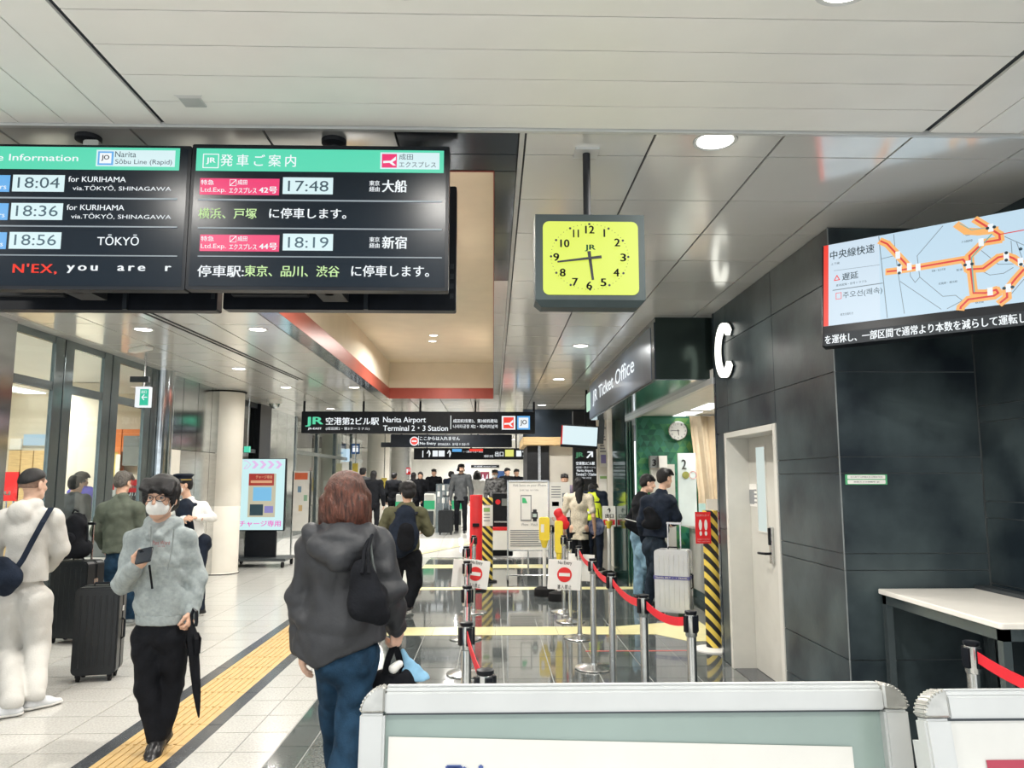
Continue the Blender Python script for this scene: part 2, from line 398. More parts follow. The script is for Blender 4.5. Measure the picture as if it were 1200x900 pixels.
# ---- floor
fb = MB().box(-14, 6, -6, 16.8, -.2, -.005)
floor = struct('floor', fb, M['grout_d'])
mb = MB(); mb.add([(-14, 16.8, -.2), (6, 16.8, -.2), (6, 62, -.2), (-14, 62, -.2), (-14, 16.8, -.001), (6, 16.8, -.001), (6, 18.8, .25), (6, 62, .25), (-14, 62, .25), (-14, 18.8, .25)],
       [(0, 3, 2, 1), (4, 5, 6, 9), (9, 6, 7, 8), (0, 1, 5, 4), (2, 3, 8, 7), (1, 2, 7, 6, 5), (3, 0, 4, 9, 8)])
struct('floor', mb, grid_mat('far pale paving', (.52, .515, .49), (.40, .40, .38), .6, .37, 0, 0, .012, .16, nscale=60))
def inst(name, mesh, parent, loc, rot=None):
    o = bpy.data.objects.new(name, mesh); COL.objects.link(o); o.parent = parent; o.location = loc
    if rot: o.rotation_euler = rot
    return o
YN = 9.35     # stones are laid one by one up to here
G = .0045
tile_d = [MB().box(G, .41 - G, G, .40 - G, -.02, 0).mesh('granite tile', M['floor_d' if k == 0 else 'floor_d2']) for k in range(2)]
tile_dn = MB().box(G, .195 - G, G, .40 - G, -.02, 0).mesh('narrow granite tile', M['floor_d'])
Y0 = 6.66 - .4 * 9
for r in range(16):
    y = Y0 + r * .4
    inst('tile', tile_dn, floor, (-1.33, y, 0))
    for c in range(11):
        x = -1.135 + c * .41
        if y > 4.3 and x > 2.4: continue
        inst('tile', tile_d[random.random() < .35], floor, (x, y, random.uniform(-.0008, .0003)))
YD = Y0 + 16 * .4
tile_l = [MB().box(G, .60 - G, G, .37 - G, -.02, 0).mesh('pale tile', M['floor_l' if k == 0 else 'floor_l2']) for k in range(2)]
tile_ln = MB().box(G, .25 - G, G, .37 - G, -.02, 0).mesh('narrow pale tile', M['floor_l'])
tile_le = MB().box(G, .36 - G, G, .37 - G, -.02, 0).mesh('edge pale tile', M['floor_l2'])
YL0 = 4.967 - .37 * 3
for r in range(15):
    y = YL0 + r * .37
    inst('tile', tile_ln, floor, (-1.83, y, 0)); inst('tile', tile_ln, floor, (-1.58, y, 0)); inst('tile', tile_le, floor, (-2.79, y, 0))
    for c in range(5):
        inst('tile', tile_l[random.random() < .4], floor, (-3.39 - c * .6, y, random.uniform(-.0006, .0003)))
YLE = YL0 + 15 * .37
# tactile paving, its black borders
tb = MB().box(G / 2, .40, G / 2, .40 - G, -.02, .0)
for k in range(7): tb.box(.03 + k * .05, .052 + k * .05, .01, .385, -.001, .005)
tmesh = tb.mesh('tactile tile', M['tactile'])
bmesh_ = MB().box(G / 2, .105, G, .80 - G, -.02, .0005).mesh('border stone', M['border'])
for r in range(17): inst('tactile_tile', tmesh, floor, (-2.33, 3.1 + r * .4, 0))
for r in range(8):
    inst('border_stone', bmesh_, floor, (-2.435, 3.1 + r * .8, 0)); inst('border_stone', bmesh_, floor, (-1.93, 3.1 + r * .8, 0))
# beyond YN the joints are in the material
farD = grid_mat('far dark granite', (.088, .10, .10), (.30, .31, .30), .41, .40, -1.135, YD, .008, .075, noise=.3, nscale=50, coat=.4)
farL = grid_mat('far pale granite', (.52, .515, .485), (.29, .29, .28), .60, .37, -3.39, YLE, .008, .18, noise=.12, nscale=60)
MB().box(-1.33, 6, YD, 16.8, -.02, 0).build('far_paving', farD, floor)
MB().box(-14, -2.435, YLE, 16.8, -.02, 0).box(-1.825, -1.33, YLE, 16.8, -.02, 0).build('far_paving', farL, floor)
MB().box(-14, -6.39, 3, YLE, -.02, 0).build('far_paving', farL, floor)
MB().box(-14, 6, -6, 3.0, -.02, 0).build('far_paving', farL, floor)  # unseen floor behind the camera, made pale to bounce light to the ceiling
MB().box(2.4 + .97, 6, 3.0, YD, -.02, 0).box(2.145, 6, 6.7, YD, -.02, 0.0012).build('far_paving', farD, floor)
MB().box(-2.33, -1.93, 9.9, 16.8, -.02, .003).build('tactile_strip', grid_mat('far tactile', (.55, .37, .15), (.42, .28, .10), .05, .40, 0, 0, .012, .45), floor)
MB().box(-2.435, -2.33, 9.5, 16.8, -.02, .0005).box(-1.93, -1.825, 9.5, 16.8, -.02, .0005).build('border_strip', M['border'], floor)
# pale yellow guide strips across the dark stone
def fpoly(pts, z=.003):
    n = len(pts); m_ = MB(); v = [(p[0], p[1], -.01) for p in pts] + [(p[0], p[1], z) for p in pts]
    ar = sum(pts[i][0] * pts[(i + 1) % n][1] - pts[(i + 1) % n][0] * pts[i][1] for i in range(n))
    fs = [tuple(range(n))[::-1], tuple(range(n, 2 * n))] + [(i, (i + 1) % n, n + (i + 1) % n, n + i) for i in range(n)]
    if ar < 0: fs = [f[::-1] for f in fs]
    return m_.add(v, fs)
cpx = [fl(760, 735), fl(760, 724), fl(808, 730), fl(806, 753), fl(781, 753), fl(769, 743)]
for k in range(4):
    x0 = -1.33 + k * .68; fpoly([(x0, 8.49), (x0 + .675, 8.49), (x0 + .675, 8.93), (x0, 8.93)]).build('guide_strip', M['tape'], floor)
fpoly([(1.39, 8.49), (1.75, 8.49), (2.02, 8.12), (2.42, 8.12), (2.42, 9.3), (1.39, 8.93)]).build('guide_strip', M['tape'], floor)
fpoly([(-1.33, 11.9), (3.4, 11.9), (3.4, 12.16), (-1.33, 12.16)]).build('guide_strip', M['tape'], floor)
fpoly([(-1.33, 14.75), (2.2, 14.75), (2.2, 15.35), (-1.33, 15.35)]).build('guide_strip', M['tape'], floor)
fpoly([(.9, 7.68), (2.1, 7.68), (2.1, 7.70), (.9, 7.70)], .0025).build('floor_line', M['redline'], floor)
a, b_, c_, d_ = fl(486, 653), fl(486, 659), fl(577, 634, .12), fl(577, 629, .12)
rs = MB(); rs.add([(-1.2 - .8, 16.9, .02), (-.95 - .8, 16.9, .02), (.12, 18.75, .252), (-.12, 18.75, .252)], [(0, 1, 2, 3)]).build('guide_strip', M['tape'], floor)

# ---- ceilings
HX0, HX1, HY0, HY1 = -2.07, 0.0, 3.85, 15.2          # the coffer's opening
cb = MB()
for bx in ((-14, HX0, -4, 62), (HX1, 6, -4, 62), (HX0, HX1, -4, HY0), (HX0, HX1, HY1, 62)): cb.box(bx[0], bx[1], bx[2], bx[3], ZC + .012, ZC + .16)
ceiling = struct('ceiling', cb, M['gap'])
# near planks
g2 = .003
pl = MB().box(-1.487, 1.987, g2, .215 - g2, 0, .03).mesh('ceiling plank', M['ceil_near'])
yb = 3.348
for k in range(1, 24): inst('plank', pl, ceiling, (0, yb - .215 * k, ZC))
pl2 = MB().box(g2, .2125 - g2, -2, yb, 0, .03).mesh('ceiling plank lengthwise', M['ceil_near'])
for k in range(9): inst('plank', pl2, ceiling, (-1.508 - .2125 * (k + 1), 0, ZC))
for k in range(6): inst('plank', pl2, ceiling, (2.02 + .2125 * k, 0, ZC))
MB().box(-14, 6, yb + .004, 3.375, ZC - .012, ZC + .03).build('edge_strip', M['alu'], ceiling)
# square metal panels
PX = .6075; XS = .147
xs = [XS + PX * k for k in range(-11, 6)]
ys = [3.39, 3.64] + [3.64 + .61 * k for k in range(1, 12)]
pm = {}
def cpanel(x0, x1, y0, y1, m):
    k = (round(x1 - x0, 3), round(y1 - y0, 3), m)
    if k not in pm: pm[k] = MB().box(.006, x1 - x0 - .006, .005, y1 - y0 - .005, 0, .02).mesh('ceiling panel', M[m])
    return inst('panel', pm[k], ceiling, (x0, y0, ZC + random.uniform(0, .0015)))
for j in range(len(ys) - 1):
    for i in range(len(xs) - 1):
        x0, x1, y0, y1 = xs[i], xs[i + 1], ys[j], ys[j + 1]
        if x0 > -2.3 and x1 < .2:                         # over the coffer columns
            if y0 < 3.7 and y0 > 3.5: y1 = HY0
            if y0 >= HY0 - .01 or y0 > 3.7: continue
            dark = x0 > -.5
            cpanel(x0, min(x1, .118), y0, y1, 'ceil_dark' if dark else 'ceil')
        else: cpanel(x0, x1, y0, y1, 'ceil')
# frame of the opening: mirror strips, white trim
for j in range(1, 19):
    y0 = HY0 if j == 1 else 3.64 + .61 * (j - 1) + .61; y1 = min(3.64 + .61 * j + .61 if j > 1 else 4.86, HY1 + .2)
    if y0 >= y1: continue
    MB().box(.004, .116, y0 + .003, y1 - .003, ZC, ZC + .02).build('mirror_strip', M['ceil_dark' if y0 < 6 else 'ceil'], ceiling)
    MB().box(-2.275, -2.075, y0 + .003, y1 - .003, ZC, ZC + .02).build('mirror_strip', M['steel'], ceiling)
MB().box(.12, .143, 3.38, 40, ZC - .006, ZC + .02).build('trim_strip', M['alu'], ceiling)
# panels further off, joined
fm = MB()
yy = ys[-1]
while yy < 40:
    for i in range(len(xs) - 1):
        x0, x1 = xs[i], xs[i + 1]
        if x0 > -2.3 and x1 < .2 and yy < HY1: 
            continue
        fm.box(x0 + .008, x1 - .008, yy + .006, yy + .604, ZC, ZC + .02)
    yy += .61
tag(fm.build('panel_field', M['ceil'], ceiling), kind='stuff')
MB().box(-14, 6, 40, 62, ZC, ZC + .01).build('far_ceiling', M['ceil_near'], ceiling)
# slot diffuser running down the left side
p0 = fl(165, 363, ZC); p1 = fl(352, 445, ZC)
for k in (-1, 1):
    q = Vector((.035 * k, 0, 0)); MB().band([Vector(p0) + q - Vector((0, 0, .004)), Vector(p1) + q - Vector((0, 0, .004))], .022, (0, 0, 1), .006).build('air_slot', M['gap'], ceiling)
# the coffer
cf = MB(); cz0, cz1 = ZC + .205, 3.97
for (x0, x1, y0, y1) in ((HX0 - .06, HX0, HY0 - .06, HY1 + .06), (HX1, HX1 + .06, HY0 - .06, HY1 + .06), (HX0, HX1, HY0 - .06, HY0), (HX0, HX1, HY1, HY1 + .06)): cf.box(x0, x1, y0, y1, cz0, cz1)
cf.box(HX0 - .06, HX1 + .06, HY0 - .06, HY1 + .06, cz1, cz1 + .05)
coffer = struct('ceiling', cf, M['cream'])
rf = MB()
for (x0, x1, y0, y1) in ((HX0 - .002, HX0 + .004, HY0, HY1), (HX1 - .004, HX1 + .002, HY0, HY1), (HX0, HX1, HY0 - .002, HY0 + .004), (HX0, HX1, HY1 - .004, HY1 + .002)): rf.box(x0, x1, y0, y1, ZC - .004, cz0 + .004)
struct('trim_1', rf, M['red_fascia'])

# ---- right hand wall of slate tiles
WX = 2.13
dl = xw(850, 507, WX)[1]; dr = xw(909, 497, WX)[1]; DT = (xw(850, 507, WX)[2] + xw(909, 497, WX)[2]) / 2    # door's far side, near side, head
JY = 7.26                                                   # jamb of the ticket office
ZL = [0, .28, .58, 1.105, 1.205, 1.69, 1.79, 2.32, 2.90, ZC]
wr = MB().box(WX + .014, WX + .2, 4.72, dr, -.0, ZC).box(WX + .014, WX + .2, dr, dl, DT, ZC).box(WX + .014, WX + .2, dl, JY, 0, ZC)
wall_right = struct('wall_right', wr, M['joint'])
def vtile(parent, plane, a0, a1, z0, z1, c):
    g = .0035
    if plane == 'x': m_ = MB().box(c, c + .016, a0 + g, a1 - g, z0 + g, z1 - g)
    elif plane == 'y': m_ = MB().box(a0 + g, a1 - g, c, c + .016, z0 + g, z1 - g)
    else: m_ = MB().box(c - .0, c + .016, a0 + g, a1 - g, z0 + g, z1 - g)
    return m_.build('tile', M['slate'], parent)
yv = xw(906, 420, WX)[1]
for i in range(len(ZL) - 1):
    z0, z1 = ZL[i], ZL[i + 1]
    vtile(wall_right, 'x', 4.70, min(yv, dr) if z0 < DT - .3 else yv, z0, z1, WX)
    if z1 > DT + .05:
        vtile(wall_right, 'x', yv, 6.9, max(z0, DT + .005), z1, WX); vtile(wall_right, 'x', 6.9, JY, max(z0, DT + .005), z1, WX)
vtile(wall_right, 'x', dl + .01, JY, 0, 1.2, WX); vtile(wall_right, 'x', dl + .01, JY, 1.2, DT, WX)
MB().box(WX - .004, WX + .19, JY, JY + .05, 0, ZC).build('end_post', M['ceil_dark'], wall_right)
MB().box(WX - .003, WX + .004, 4.695, 4.70, 0, ZC).build('corner_bead', M['joint'], wall_right)
# alcove: facing wall and its right flank
NX = 3.02
wn = MB().box(WX + .2, NX + .2, 4.715, 4.9, 0, ZC)
wall_alcove = struct('wall_alcove', wn, M['joint'])
for i in range(len(ZL) - 1): vtile(wall_alcove, 'y', WX + .002, NX - .002, ZL[i], ZL[i + 1], 4.70)
wf = MB().box(NX + .014, NX + .2, 1.0, 4.7, 0, ZC)
wall_flank = struct('wall_flank', wf, M['joint'])
ZF = [0, .45, .93, 1.03, 1.42, 1.52, 2.0, 2.1, 2.6, ZC]
for i in range(len(ZF) - 1):
    for (y0, y1) in ((1.0, 2.2), (2.2, 3.45), (3.45, 4.695)): vtile(wall_flank, 'x', y0, y1, ZF[i], ZF[i + 1], NX)

# ---- door in the right wall
door = struct('door_1', MB().box(WX + .19, WX + .235, dr + .05, dl - .05, .01, DT - .05), M['door'])
fr = MB(); fw = .05
fr.box(WX - .012, WX + .24, dl - fw, dl + .012, 0, DT).box(WX - .012, WX + .24, dr - .012, dr + fw, 0, DT).box(WX - .012, WX + .24, dr + fw, dl - fw, DT - fw, DT)
fr.build('door_frame', M['jamb'], door, bevel=.003)
yd0, yd1 = xw(886, 524, WX + .19)[1], xw(896, 524, WX + .19)[1]
zt = xw(891, 524, WX + .19)[2]; zb = xw(901, 624, WX + .19)[2]
MB().box(WX + .186, WX + .2, yd1, yd0, zb, zt).build('vision_panel', M['glassb'], door)
MB().box(WX + .183, WX + .19, yd1 - .012, yd0 + .012, zb - .012, zb).box(WX + .183, WX + .19, yd1 - .012, yd0 + .012, zt, zt + .012).box(WX + .183, WX + .19, yd1 - .012, yd1, zb, zt).box(WX + .183, WX + .19, yd0, yd0 + .012, zb, zt).build('panel_bead', M['jamb'], door)
h = xw(906, 636, WX + .19)
pb = MB().box(WX + .165, WX + .19, h[1] - .03, h[1] + .03, h[2] - .17, h[2] + .13).build('lock_plate', M['chrome'], door, bevel=.004)
MB().box(WX + .15, WX + .165, h[1] - .02, h[1] + .012, h[2] - .02, h[2] + .12).build('card_reader', M['black'], pb, bevel=.004)
MB().tube([(WX + .17, h[1], h[2] - .09), (WX + .12, h[1], h[2] - .09), (WX + .11, h[1] + .03, h[2] - .09), (WX + .108, h[1] + .13, h[2] - .095)], .011, 8).build('lever_handle', M['black'], pb, smooth=True)
n1, n2 = xw(873, 567, WX + .186), xw(889, 594, WX + .186)
nt_ = MB().box(WX + .186, WX + .1895, n2[1], n1[1], n2[2], n1[2]).build('door_notice', M['paper'], door)
nb = MB().box(WX + .1845, WX + .186, n2[1] + .30 * (n1[1] - n2[1]), n2[1] + .82 * (n1[1] - n2[1]), n2[2] + .02, n1[2] - .05); 
for k in range(4): nb.box(WX + .1845, WX + .186, n2[1] + .02, n2[1] + .3 * (n1[1] - n2[1]), n2[2] + .03 + .035 * k, n2[2] + .045 + .035 * k)
nb.build('printed_lines', M['inkg'], nt_)
MB().box(WX, WX + .24, dr, dl, -.004, .006).build('threshold', M['border'], door)

# ---- ticket office: fascia box, soffit, interior
FX, FY0, FY1, FZ = 1.6, 7.46, 12.6, 2.63
fz = MB().box(FX, WX + .15, FY0, FY1, FZ, ZC)
fas = struct('trim_2', fz, M['fascia_g'])
for k in range(6):
    y0 = FY0 + .01 + k * .857; MB().box(FX - .012, FX, y0 + .004, y0 + .853, FZ + .01, ZC - .06).build('fascia_panel', M['fascia'], fas)
MB().box(FX - .014, FX + .002, FY0 - .012, FY0 + .16, FZ, ZC - .05).build('corner_panel', M['ceil_dark'], fas)
MB().box(FX + .01, WX, FY0 + .01, FY1, FZ - .006, FZ).build('soffit_panel', M['steel'], fas)
MB().box(FX, WX + .06, FY0 - .02, FY0, FZ + .0, ZC - .02).build('end_panel', M['fascia_g'], fas)
cl = MB().box(WX + .0, 5.8, JY + .05, 13.4, 2.60, 2.72)
office_ceiling = struct('ceiling', cl, M['white'])
MB().box(WX - .02, WX + .04, JY + .05, 12.25, 2.57, 2.63).build('ceiling_edge', M['alu'], office_ceiling)
for k in range(3): MB().box(2.7, 2.95, 8.3 + k * 1.2, 9.2 + k * 1.2, 2.594, 2.60).build('light_strip', M['lampw'], office_ceiling)
GY = 11.45; XGR = at(812, 530, GY)[0]
wg = MB().box(WX + .02, 5.8, GY + .01, GY + .12, 0, 2.6)
wall_green = struct('wall_green', wg, GREENS[1])
# triangle print: flat wall covering
tg = MB(); s_ = .098; hh = s_ * math.sqrt(3) / 2
ncol = int((XGR - WX + .1) / s_ * 2) + 2; nrow = int(2.6 / hh) + 1
for r in range(nrow):
    for c in range(ncol):
        x = WX + .02 + c * s_ / 2; z = .02 + r * hh
        if x > XGR - .0 or z + hh > 2.6: continue
        up = (r + c) % 2 == 0; xa, xb = x, x + s_
        pts = [(xa, z), (xb, z), ((xa + xb) / 2, z + hh)] if up else [(xa, z + hh), ((xa + xb) / 2, z), (xb, z + hh)]
        q = .30 + .45 * random.random() + .28 * math.sin(x * 5 + z * 2.6) ; tg.cur = min(5, max(0, int(q * 6)))
        tg.flat(pts, GY - .002, .01)
tg.cur = 0
tg.build('triangle_print', GREENS, wall_green)
# glazing end post of the opening, dark glass beyond it
for dx in (-.0, .045): 
    MB().box(WX + dx - .012, WX + dx + .012, 12.2, 12.23, 0, 2.63).build('steel_rail', M['chrome'], fas)
wgl = MB().box(WX - .02, WX + .1, 12.3, 13.6, 0, ZC)
struct('wall_glass', wgl, mat('dark glass green reflection', (.02, .06, .05), .1, .3, noise=.3, nscale=4))  # the green reflection is painted into the glass colour
wse = MB().box(5.8, 5.95, JY, 13.4, 0, 2.7).box(WX + .2, 5.8, JY - .10, JY + .03, 0, 2.7)
struct('wall_office', wse, M['wallw'])

# ---- far right: partition, pillars
struct('wall_far_right', MB().box(2.3, 2.5, 13.6, 60, 0, ZC), M['wallw'])
struct('wall_far', MB().box(-14, 6, 45, 45.2, 0, ZC), M['white'])
struct('wall_left', MB().box(-14.2, -14, 0, 45, 0, ZC), M['wallw'])

# ---- left: glazed wall
GX = -4.93
def gy(u): return -(GX) / ((577.8 - u) / 900.)          # depth where that picture column meets the glass line, level with the eye
edges = [gy(u) for u in (63, 85, 121, 139, 170, 184)]
posts = [(edges[0], edges[1]), (edges[2], edges[3]), (edges[4], edges[5])]
tz = at(110, 463, xw(110, 463, GX)[1])[2]
nearp = gy(9); 
wl = [(nearp, posts[0][0]), (posts[0][1], posts[1][0]), (posts[1][1], posts[2][0])]
for k, (y0, y1) in enumerate(wl):
    pn = struct('window_%d' % (k + 1), MB().box(GX - .006, GX + .006, y0, y1, .1, tz - .05).box(GX - .006, GX + .006, y0, y1, tz + .05, ZC - .08), M['glass'])
    MB().box(GX - .015, GX + .022, y0, y1, tz - .05, tz + .05).build('transom', M['frame'], pn, bevel=.004)
    MB().box(GX - .015, GX + .022, y0, y1, 0, .1).build('sill', M['frame'], pn)
    MB().box(GX - .015, GX + .022, y0, y1, ZC - .08, ZC).build('head_rail', M['frame'], pn)
    a0, a1 = posts[k]; md = (a0 + a1) / 2
    MB().box(GX - .02, GX + .03, a0, md - .012, 0, ZC).build('post', M['frame'], pn, bevel=.004)
    MB().box(GX - .02, GX + .03, md + .012, a1, 0, ZC).build('post', M['frame'], pn, bevel=.004)
    MB().box(GX - .015, GX + .015, md - .012, md + .012, 0, ZC).build('post_groove', M['gap'], pn)
# big polished panels left of the first pane
ws = MB()
sw = struct('wall_steel_near', MB().box(GX - .12, GX + .06, nearp - 3.0, nearp, 0, ZC), M['gap'])
for k in range(5): MB().box(GX - .1, GX + .09, nearp - .6 * (k + 1) + .006, nearp - .6 * k - .004, 0, ZC).build('steel_panel', M['steel'], sw)
# rounded corner pillar and the polished wall after it
ye = posts[2][1]
struct('wall_pillar', MB().lathe([(.16, 0), (.16, ZC)], (GX + .03, ye + .18, 0), 28), M['steel'], smooth=True)
sf = struct('wall_steel', MB().box(GX - .1, GX, ye + .3, 14.6, 0, ZC), M['gap'])
for k in range(5):
    y0 = ye + .32 + k * .62
    MB().box(GX - .08, GX + .03, y0 + .006, y0 + .612, 2.12, ZC).build('steel_panel', M['steel'], sf); MB().box(GX - .08, GX + .03, y0 + .006, y0 + .612, 0, 2.11).build('steel_panel', M['chrome'] if k else M['wallw'], sf)
# white round pillar in front
cp = at(262, 560, 14.1)
pc = MB().lathe([(.325, 0), (.325, .02), (.31, .03), (.31, 1.18), (.307, 1.185), (.31, 1.19), (.31, ZC - .03), (.33, ZC - .02), (.33, ZC)], (0, 0, 0), 36)
o = struct('wall_column', pc, M['wallw'], smooth=True); o.location = (cp[0], 14.1, 0)
MB().lathe([(.335, 0), (.335, .012)], (0, 0, 0), 32).build('base_ring', M['rubber'], o)
MB().lathe([(.34, ZC - .03), (.34, ZC - .005)], (0, 0, 0), 32).build('top_ring', M['rubber'], o)
# next: glass, black post, steel return, more glazing
GX2 = -5.05
def gy2(u, X=GX2): return -X / ((577.8 - u) / 900.)
y300, y313, y345 = gy2(300), gy2(313), gy2(346)
o = struct('window_4', MB().box(GX2 - .006, GX2 + .006, 14.6, y300, .1, ZC - .1), M['glass'])
MB().box(GX2 - .05, GX2 + .05, 14.6, y300, ZC - .1, ZC).build('head_rail', M['gap'], o)
MB().box(GX2 - .05, GX2 + .05, 14.6, y300, 2.2, 2.28).build('transom', M['gap'], o)
struct('trim_3', MB().box(GX2 - .1, GX2 + .12, y300, y313, 0, ZC), M['black'])
o = struct('wall_steel_far', MB().box(GX2 - .1, GX2, y313, y345, 0, ZC), M['gap'])
n = 3
for k in range(n):
    a = y313 + (y345 - y313) * k / n; b = y313 + (y345 - y313) * (k + 1) / n
    MB().box(GX2 - .08, GX2 + .03, a + .006, b - .006, 0, ZC).build('steel_panel', M['steel'], o)
k = 4
for (ua, ub) in ((346, 372), (372, 393), (393, 412), (412, 425)):
    k += 1; ya, yb_ = gy2(ua), gy2(ub)
    o = struct('window_%d' % k, MB().box(GX2 - .006, GX2 + .006, ya, yb_, .3, ZC - .1), M['glass'])
    MB().box(GX2 - .05, GX2 + .05, ya, ya + .16, .0, ZC).build('post', M['frame'], o)
    MB().box(GX2 - .05, GX2 + .05, ya + .16, yb_, 2.3, 2.4).build('transom', M['frame'], o)
    MB().box(GX2 - .05, GX2 + .05, ya + .16, yb_, .2, .42).build('sill', M['frame'], o)
for (u0, u1, Y, nm) in ((376, 399, 26.5, 'a'), (430, 456, 27.5, 'b')):
    a, b = at(u0, 560, Y), at(u1, 560, Y); r = (b[0] - a[0]) / 2
    o = struct('wall_column', MB().lathe([(r, .2), (r, 1.4), (r - .012, 1.405), (r, 1.41), (r, 2.3), (r - .012, 2.305), (r, 2.31), (r, ZC)], (0, 0, 0), 28), M['wallw'], smooth=True); o.location = ((a[0] + b[0]) / 2, Y, 0)
a, b = at(458, 560, 30), at(480, 560, 30)
struct('trim_4', MB().box(a[0], b[0], 30, 30.6, .2, ZC), M['chrome'])

# ---- shop hall behind the glass
struct('wall_shop', MB().box(-14, GX - .4, 14.3, 14.45, 0, ZC).box(-9.6, -9.5, 2, 14.3, 0, ZC), M['cream'])
sh = struct('trim_5', MB().box(-14, GX - .15, 2, 14.3, ZC - .02, ZC - .012), M['ceil_near'])
for k in range(4): MB().box(-8.6, -8.2, 5.6 + k * 2.3, 7.3 + k * 2.3, ZC - .04, ZC - .021).build('light_strip', M['lampw'], sh)

# ================================================================ LAMPS
def lamp_at(x, y, W, size=.16, z=ZC, col=(1., .965, .90)):
    l = bpy.data.lights.new('ceiling lamp light', 'AREA'); l.shape = 'DISK'; l.size = size; l.energy = W; l.color = col; l.spread = math.radians(165)
    o = bpy.data.objects.new('lamp_light', l); COL.objects.link(o); o.location = (x, y, z - .015); return o
def downlight(x, y, label, W=None, z=ZC, r=.085):
    t = thing('ceiling_light', label, 'ceiling light', (x, y, z), 0, 'round recessed ceiling lights')
    MB().lathe([(r, .0), (r + .018, -.006), (r + .02, -.001)], (0, 0, 0), 28).build('trim_ring', M['alu'], t, smooth=True)
    MB().lathe([(r, -.002), (r, -.0035)], (0, 0, 0), 28).build('diffuser', M['lamp'], t)
    l = lamp_at(x, y, W or LAMP_W, r * 1.9, z); l.parent = t; l.location = (0, 0, -.012)
    return t
DL = [((838, 165), 'bright round recessed ceiling light to the right of the yellow clock pole'),
      ((168, 386), 'round ceiling light above the exit sign, nearest on the left side'),
      ((302, 386), 'round ceiling light below the right departure screen, nearest on its row'),
      ((280, 432), 'round ceiling light just above and left of the white pillar top'),
      ((335, 454), 'round ceiling light right of the white pillar, over the advert screen'),
      ((415, 454), 'round ceiling light just above the middle of the long station name sign')]
for (u, v), lb in DL:
    p = fl(u, v, ZC); downlight(p[0], p[1], lb)
XT = [(-3.7, 5.2, 'round ceiling light hidden behind the left departure screen'),
      (1.05, 6.1, 'round ceiling light over the queue lane, second along from the clock'), (1.05, 9.1, 'round ceiling light beside the ticket office sign, third along from the clock'),
      (1.05, 12.2, 'round ceiling light at the far end of the ticket office sign'), (1.05, 16.5, 'round ceiling light above the poster stand'),
      (-3.7, 17.5, 'round ceiling light over the advert screen, far left row'), (-1.0, 18.5, 'round ceiling light beyond the red coffer end'), 
      (-3.2, 22.5, 'round ceiling light in the far hall by the white columns'), (0.6, 22.5, 'round ceiling light in the far hall above the gates'), (-1.2, 27., 'round ceiling light over the far passengers'),
      (-3.8, 31., 'round ceiling light far left in the gate hall'), (.8, 31., 'round ceiling light far right in the gate hall'), (-1.2, 37., 'furthest round ceiling light in the hall')]
XT += [(-3.8, 41., 'last round ceiling light on the left by the far wall'), (.8, 41., 'last round ceiling light on the right by the far wall'), (-1.2, 43., 'round ceiling light right in front of the far wall')]  # extra lamps added to brighten the far hall and its end wall
for x, y, lb in XT: downlight(x, y, lb, LAMP_W * (4.5 if y > 17 else 1.3))
# a row of the same lights in the plank ceiling, just above the frame, and more behind the photographer
for x, y, lb in ((-1.73, 2.3, 'round ceiling light above the gap between the two departure screens, over the frame'), (-.3, 2.3, 'round ceiling light above the right departure screen, over the frame'), (1.15, 2.3, 'round ceiling light in the planks above the clock, over the frame'),
                 (-3.2, 2.3, 'round ceiling light above the left departure screen, over the frame'), (2.5, 1.6, 'round ceiling light overhead to the right of the photographer'), (-.3, -.4, 'round ceiling light directly overhead of the photographer'),
                 (-2.4, -.4, 'round ceiling light overhead, behind the photographer on the left'), (1.8, -1.4, 'round ceiling light overhead, behind the photographer on the right')):
    downlight(x, y, lb, LAMP_W * 1.2)
q = fl(508, 393, 3.97)
downlight(q[0], q[1], 'small lit spot high in the cream coffer behind the departure screen', LAMP_W * 2.6, 3.97, .06)
for yy_, lb in ((5.2, 'lit spot in the near end of the cream coffer'), (7.2, 'lit spot in the cream coffer hidden behind the screens'), (12.8, 'lit spot at the far end of the cream coffer')): downlight(-1.03, yy_, lb, LAMP_W * 2.6, 3.97, .06)
for x, y in ((-7.4, 6.5), (-7.4, 9.5), (-7.4, 12.3)): lamp_at(x, y, HALL_W, .5, ZC - .06)
for y in (8.7, 10.4): lamp_at(3.1, y, 26, .4, 2.58)

# ================================================================ SIGNS, SCREENS, CLOCKS
def display(name, label, cat, u0, v0, u1, v1, Y, bez=4, depth=.06, group=None):
    t, F, hw, hh = panel_at(name, label, cat, u0, v0, u1, v1, Y, group)
    MB().rbox(-hw, hw, 0, depth, -hh, hh, .008).build('case', M['black'], t)
    b = bez / FPX * Y
    MB().rect(-hw + b, -hh + b, hw - b, hh - b, -.0015, .001).build('screen', M['lcd'], t)
    return t, F, hw, hh
SY = -.003; TY = -.0045
def nex_icon(F, t, u0, v0, u1, v1, bg='e_pink', y=TY):
    F.R(MB(), u0, v0, u1, v1, y).build('emblem_ground', M[bg], t)
    w_, h_ = u1 - u0, v1 - v0; p = lambda a, b: F.L(u0 + a * w_, v0 + b * h_)
    m_ = MB(); m_.flat([p(.08, .52), p(.6, .5), p(.95, .2), p(.95, .45), p(.7, .6), p(.95, .85), p(.75, .85), p(.5, .65), p(.08, .68)], y - .0012, .001)
    return m_.build('aircraft_emblem', M['e_white'], t)
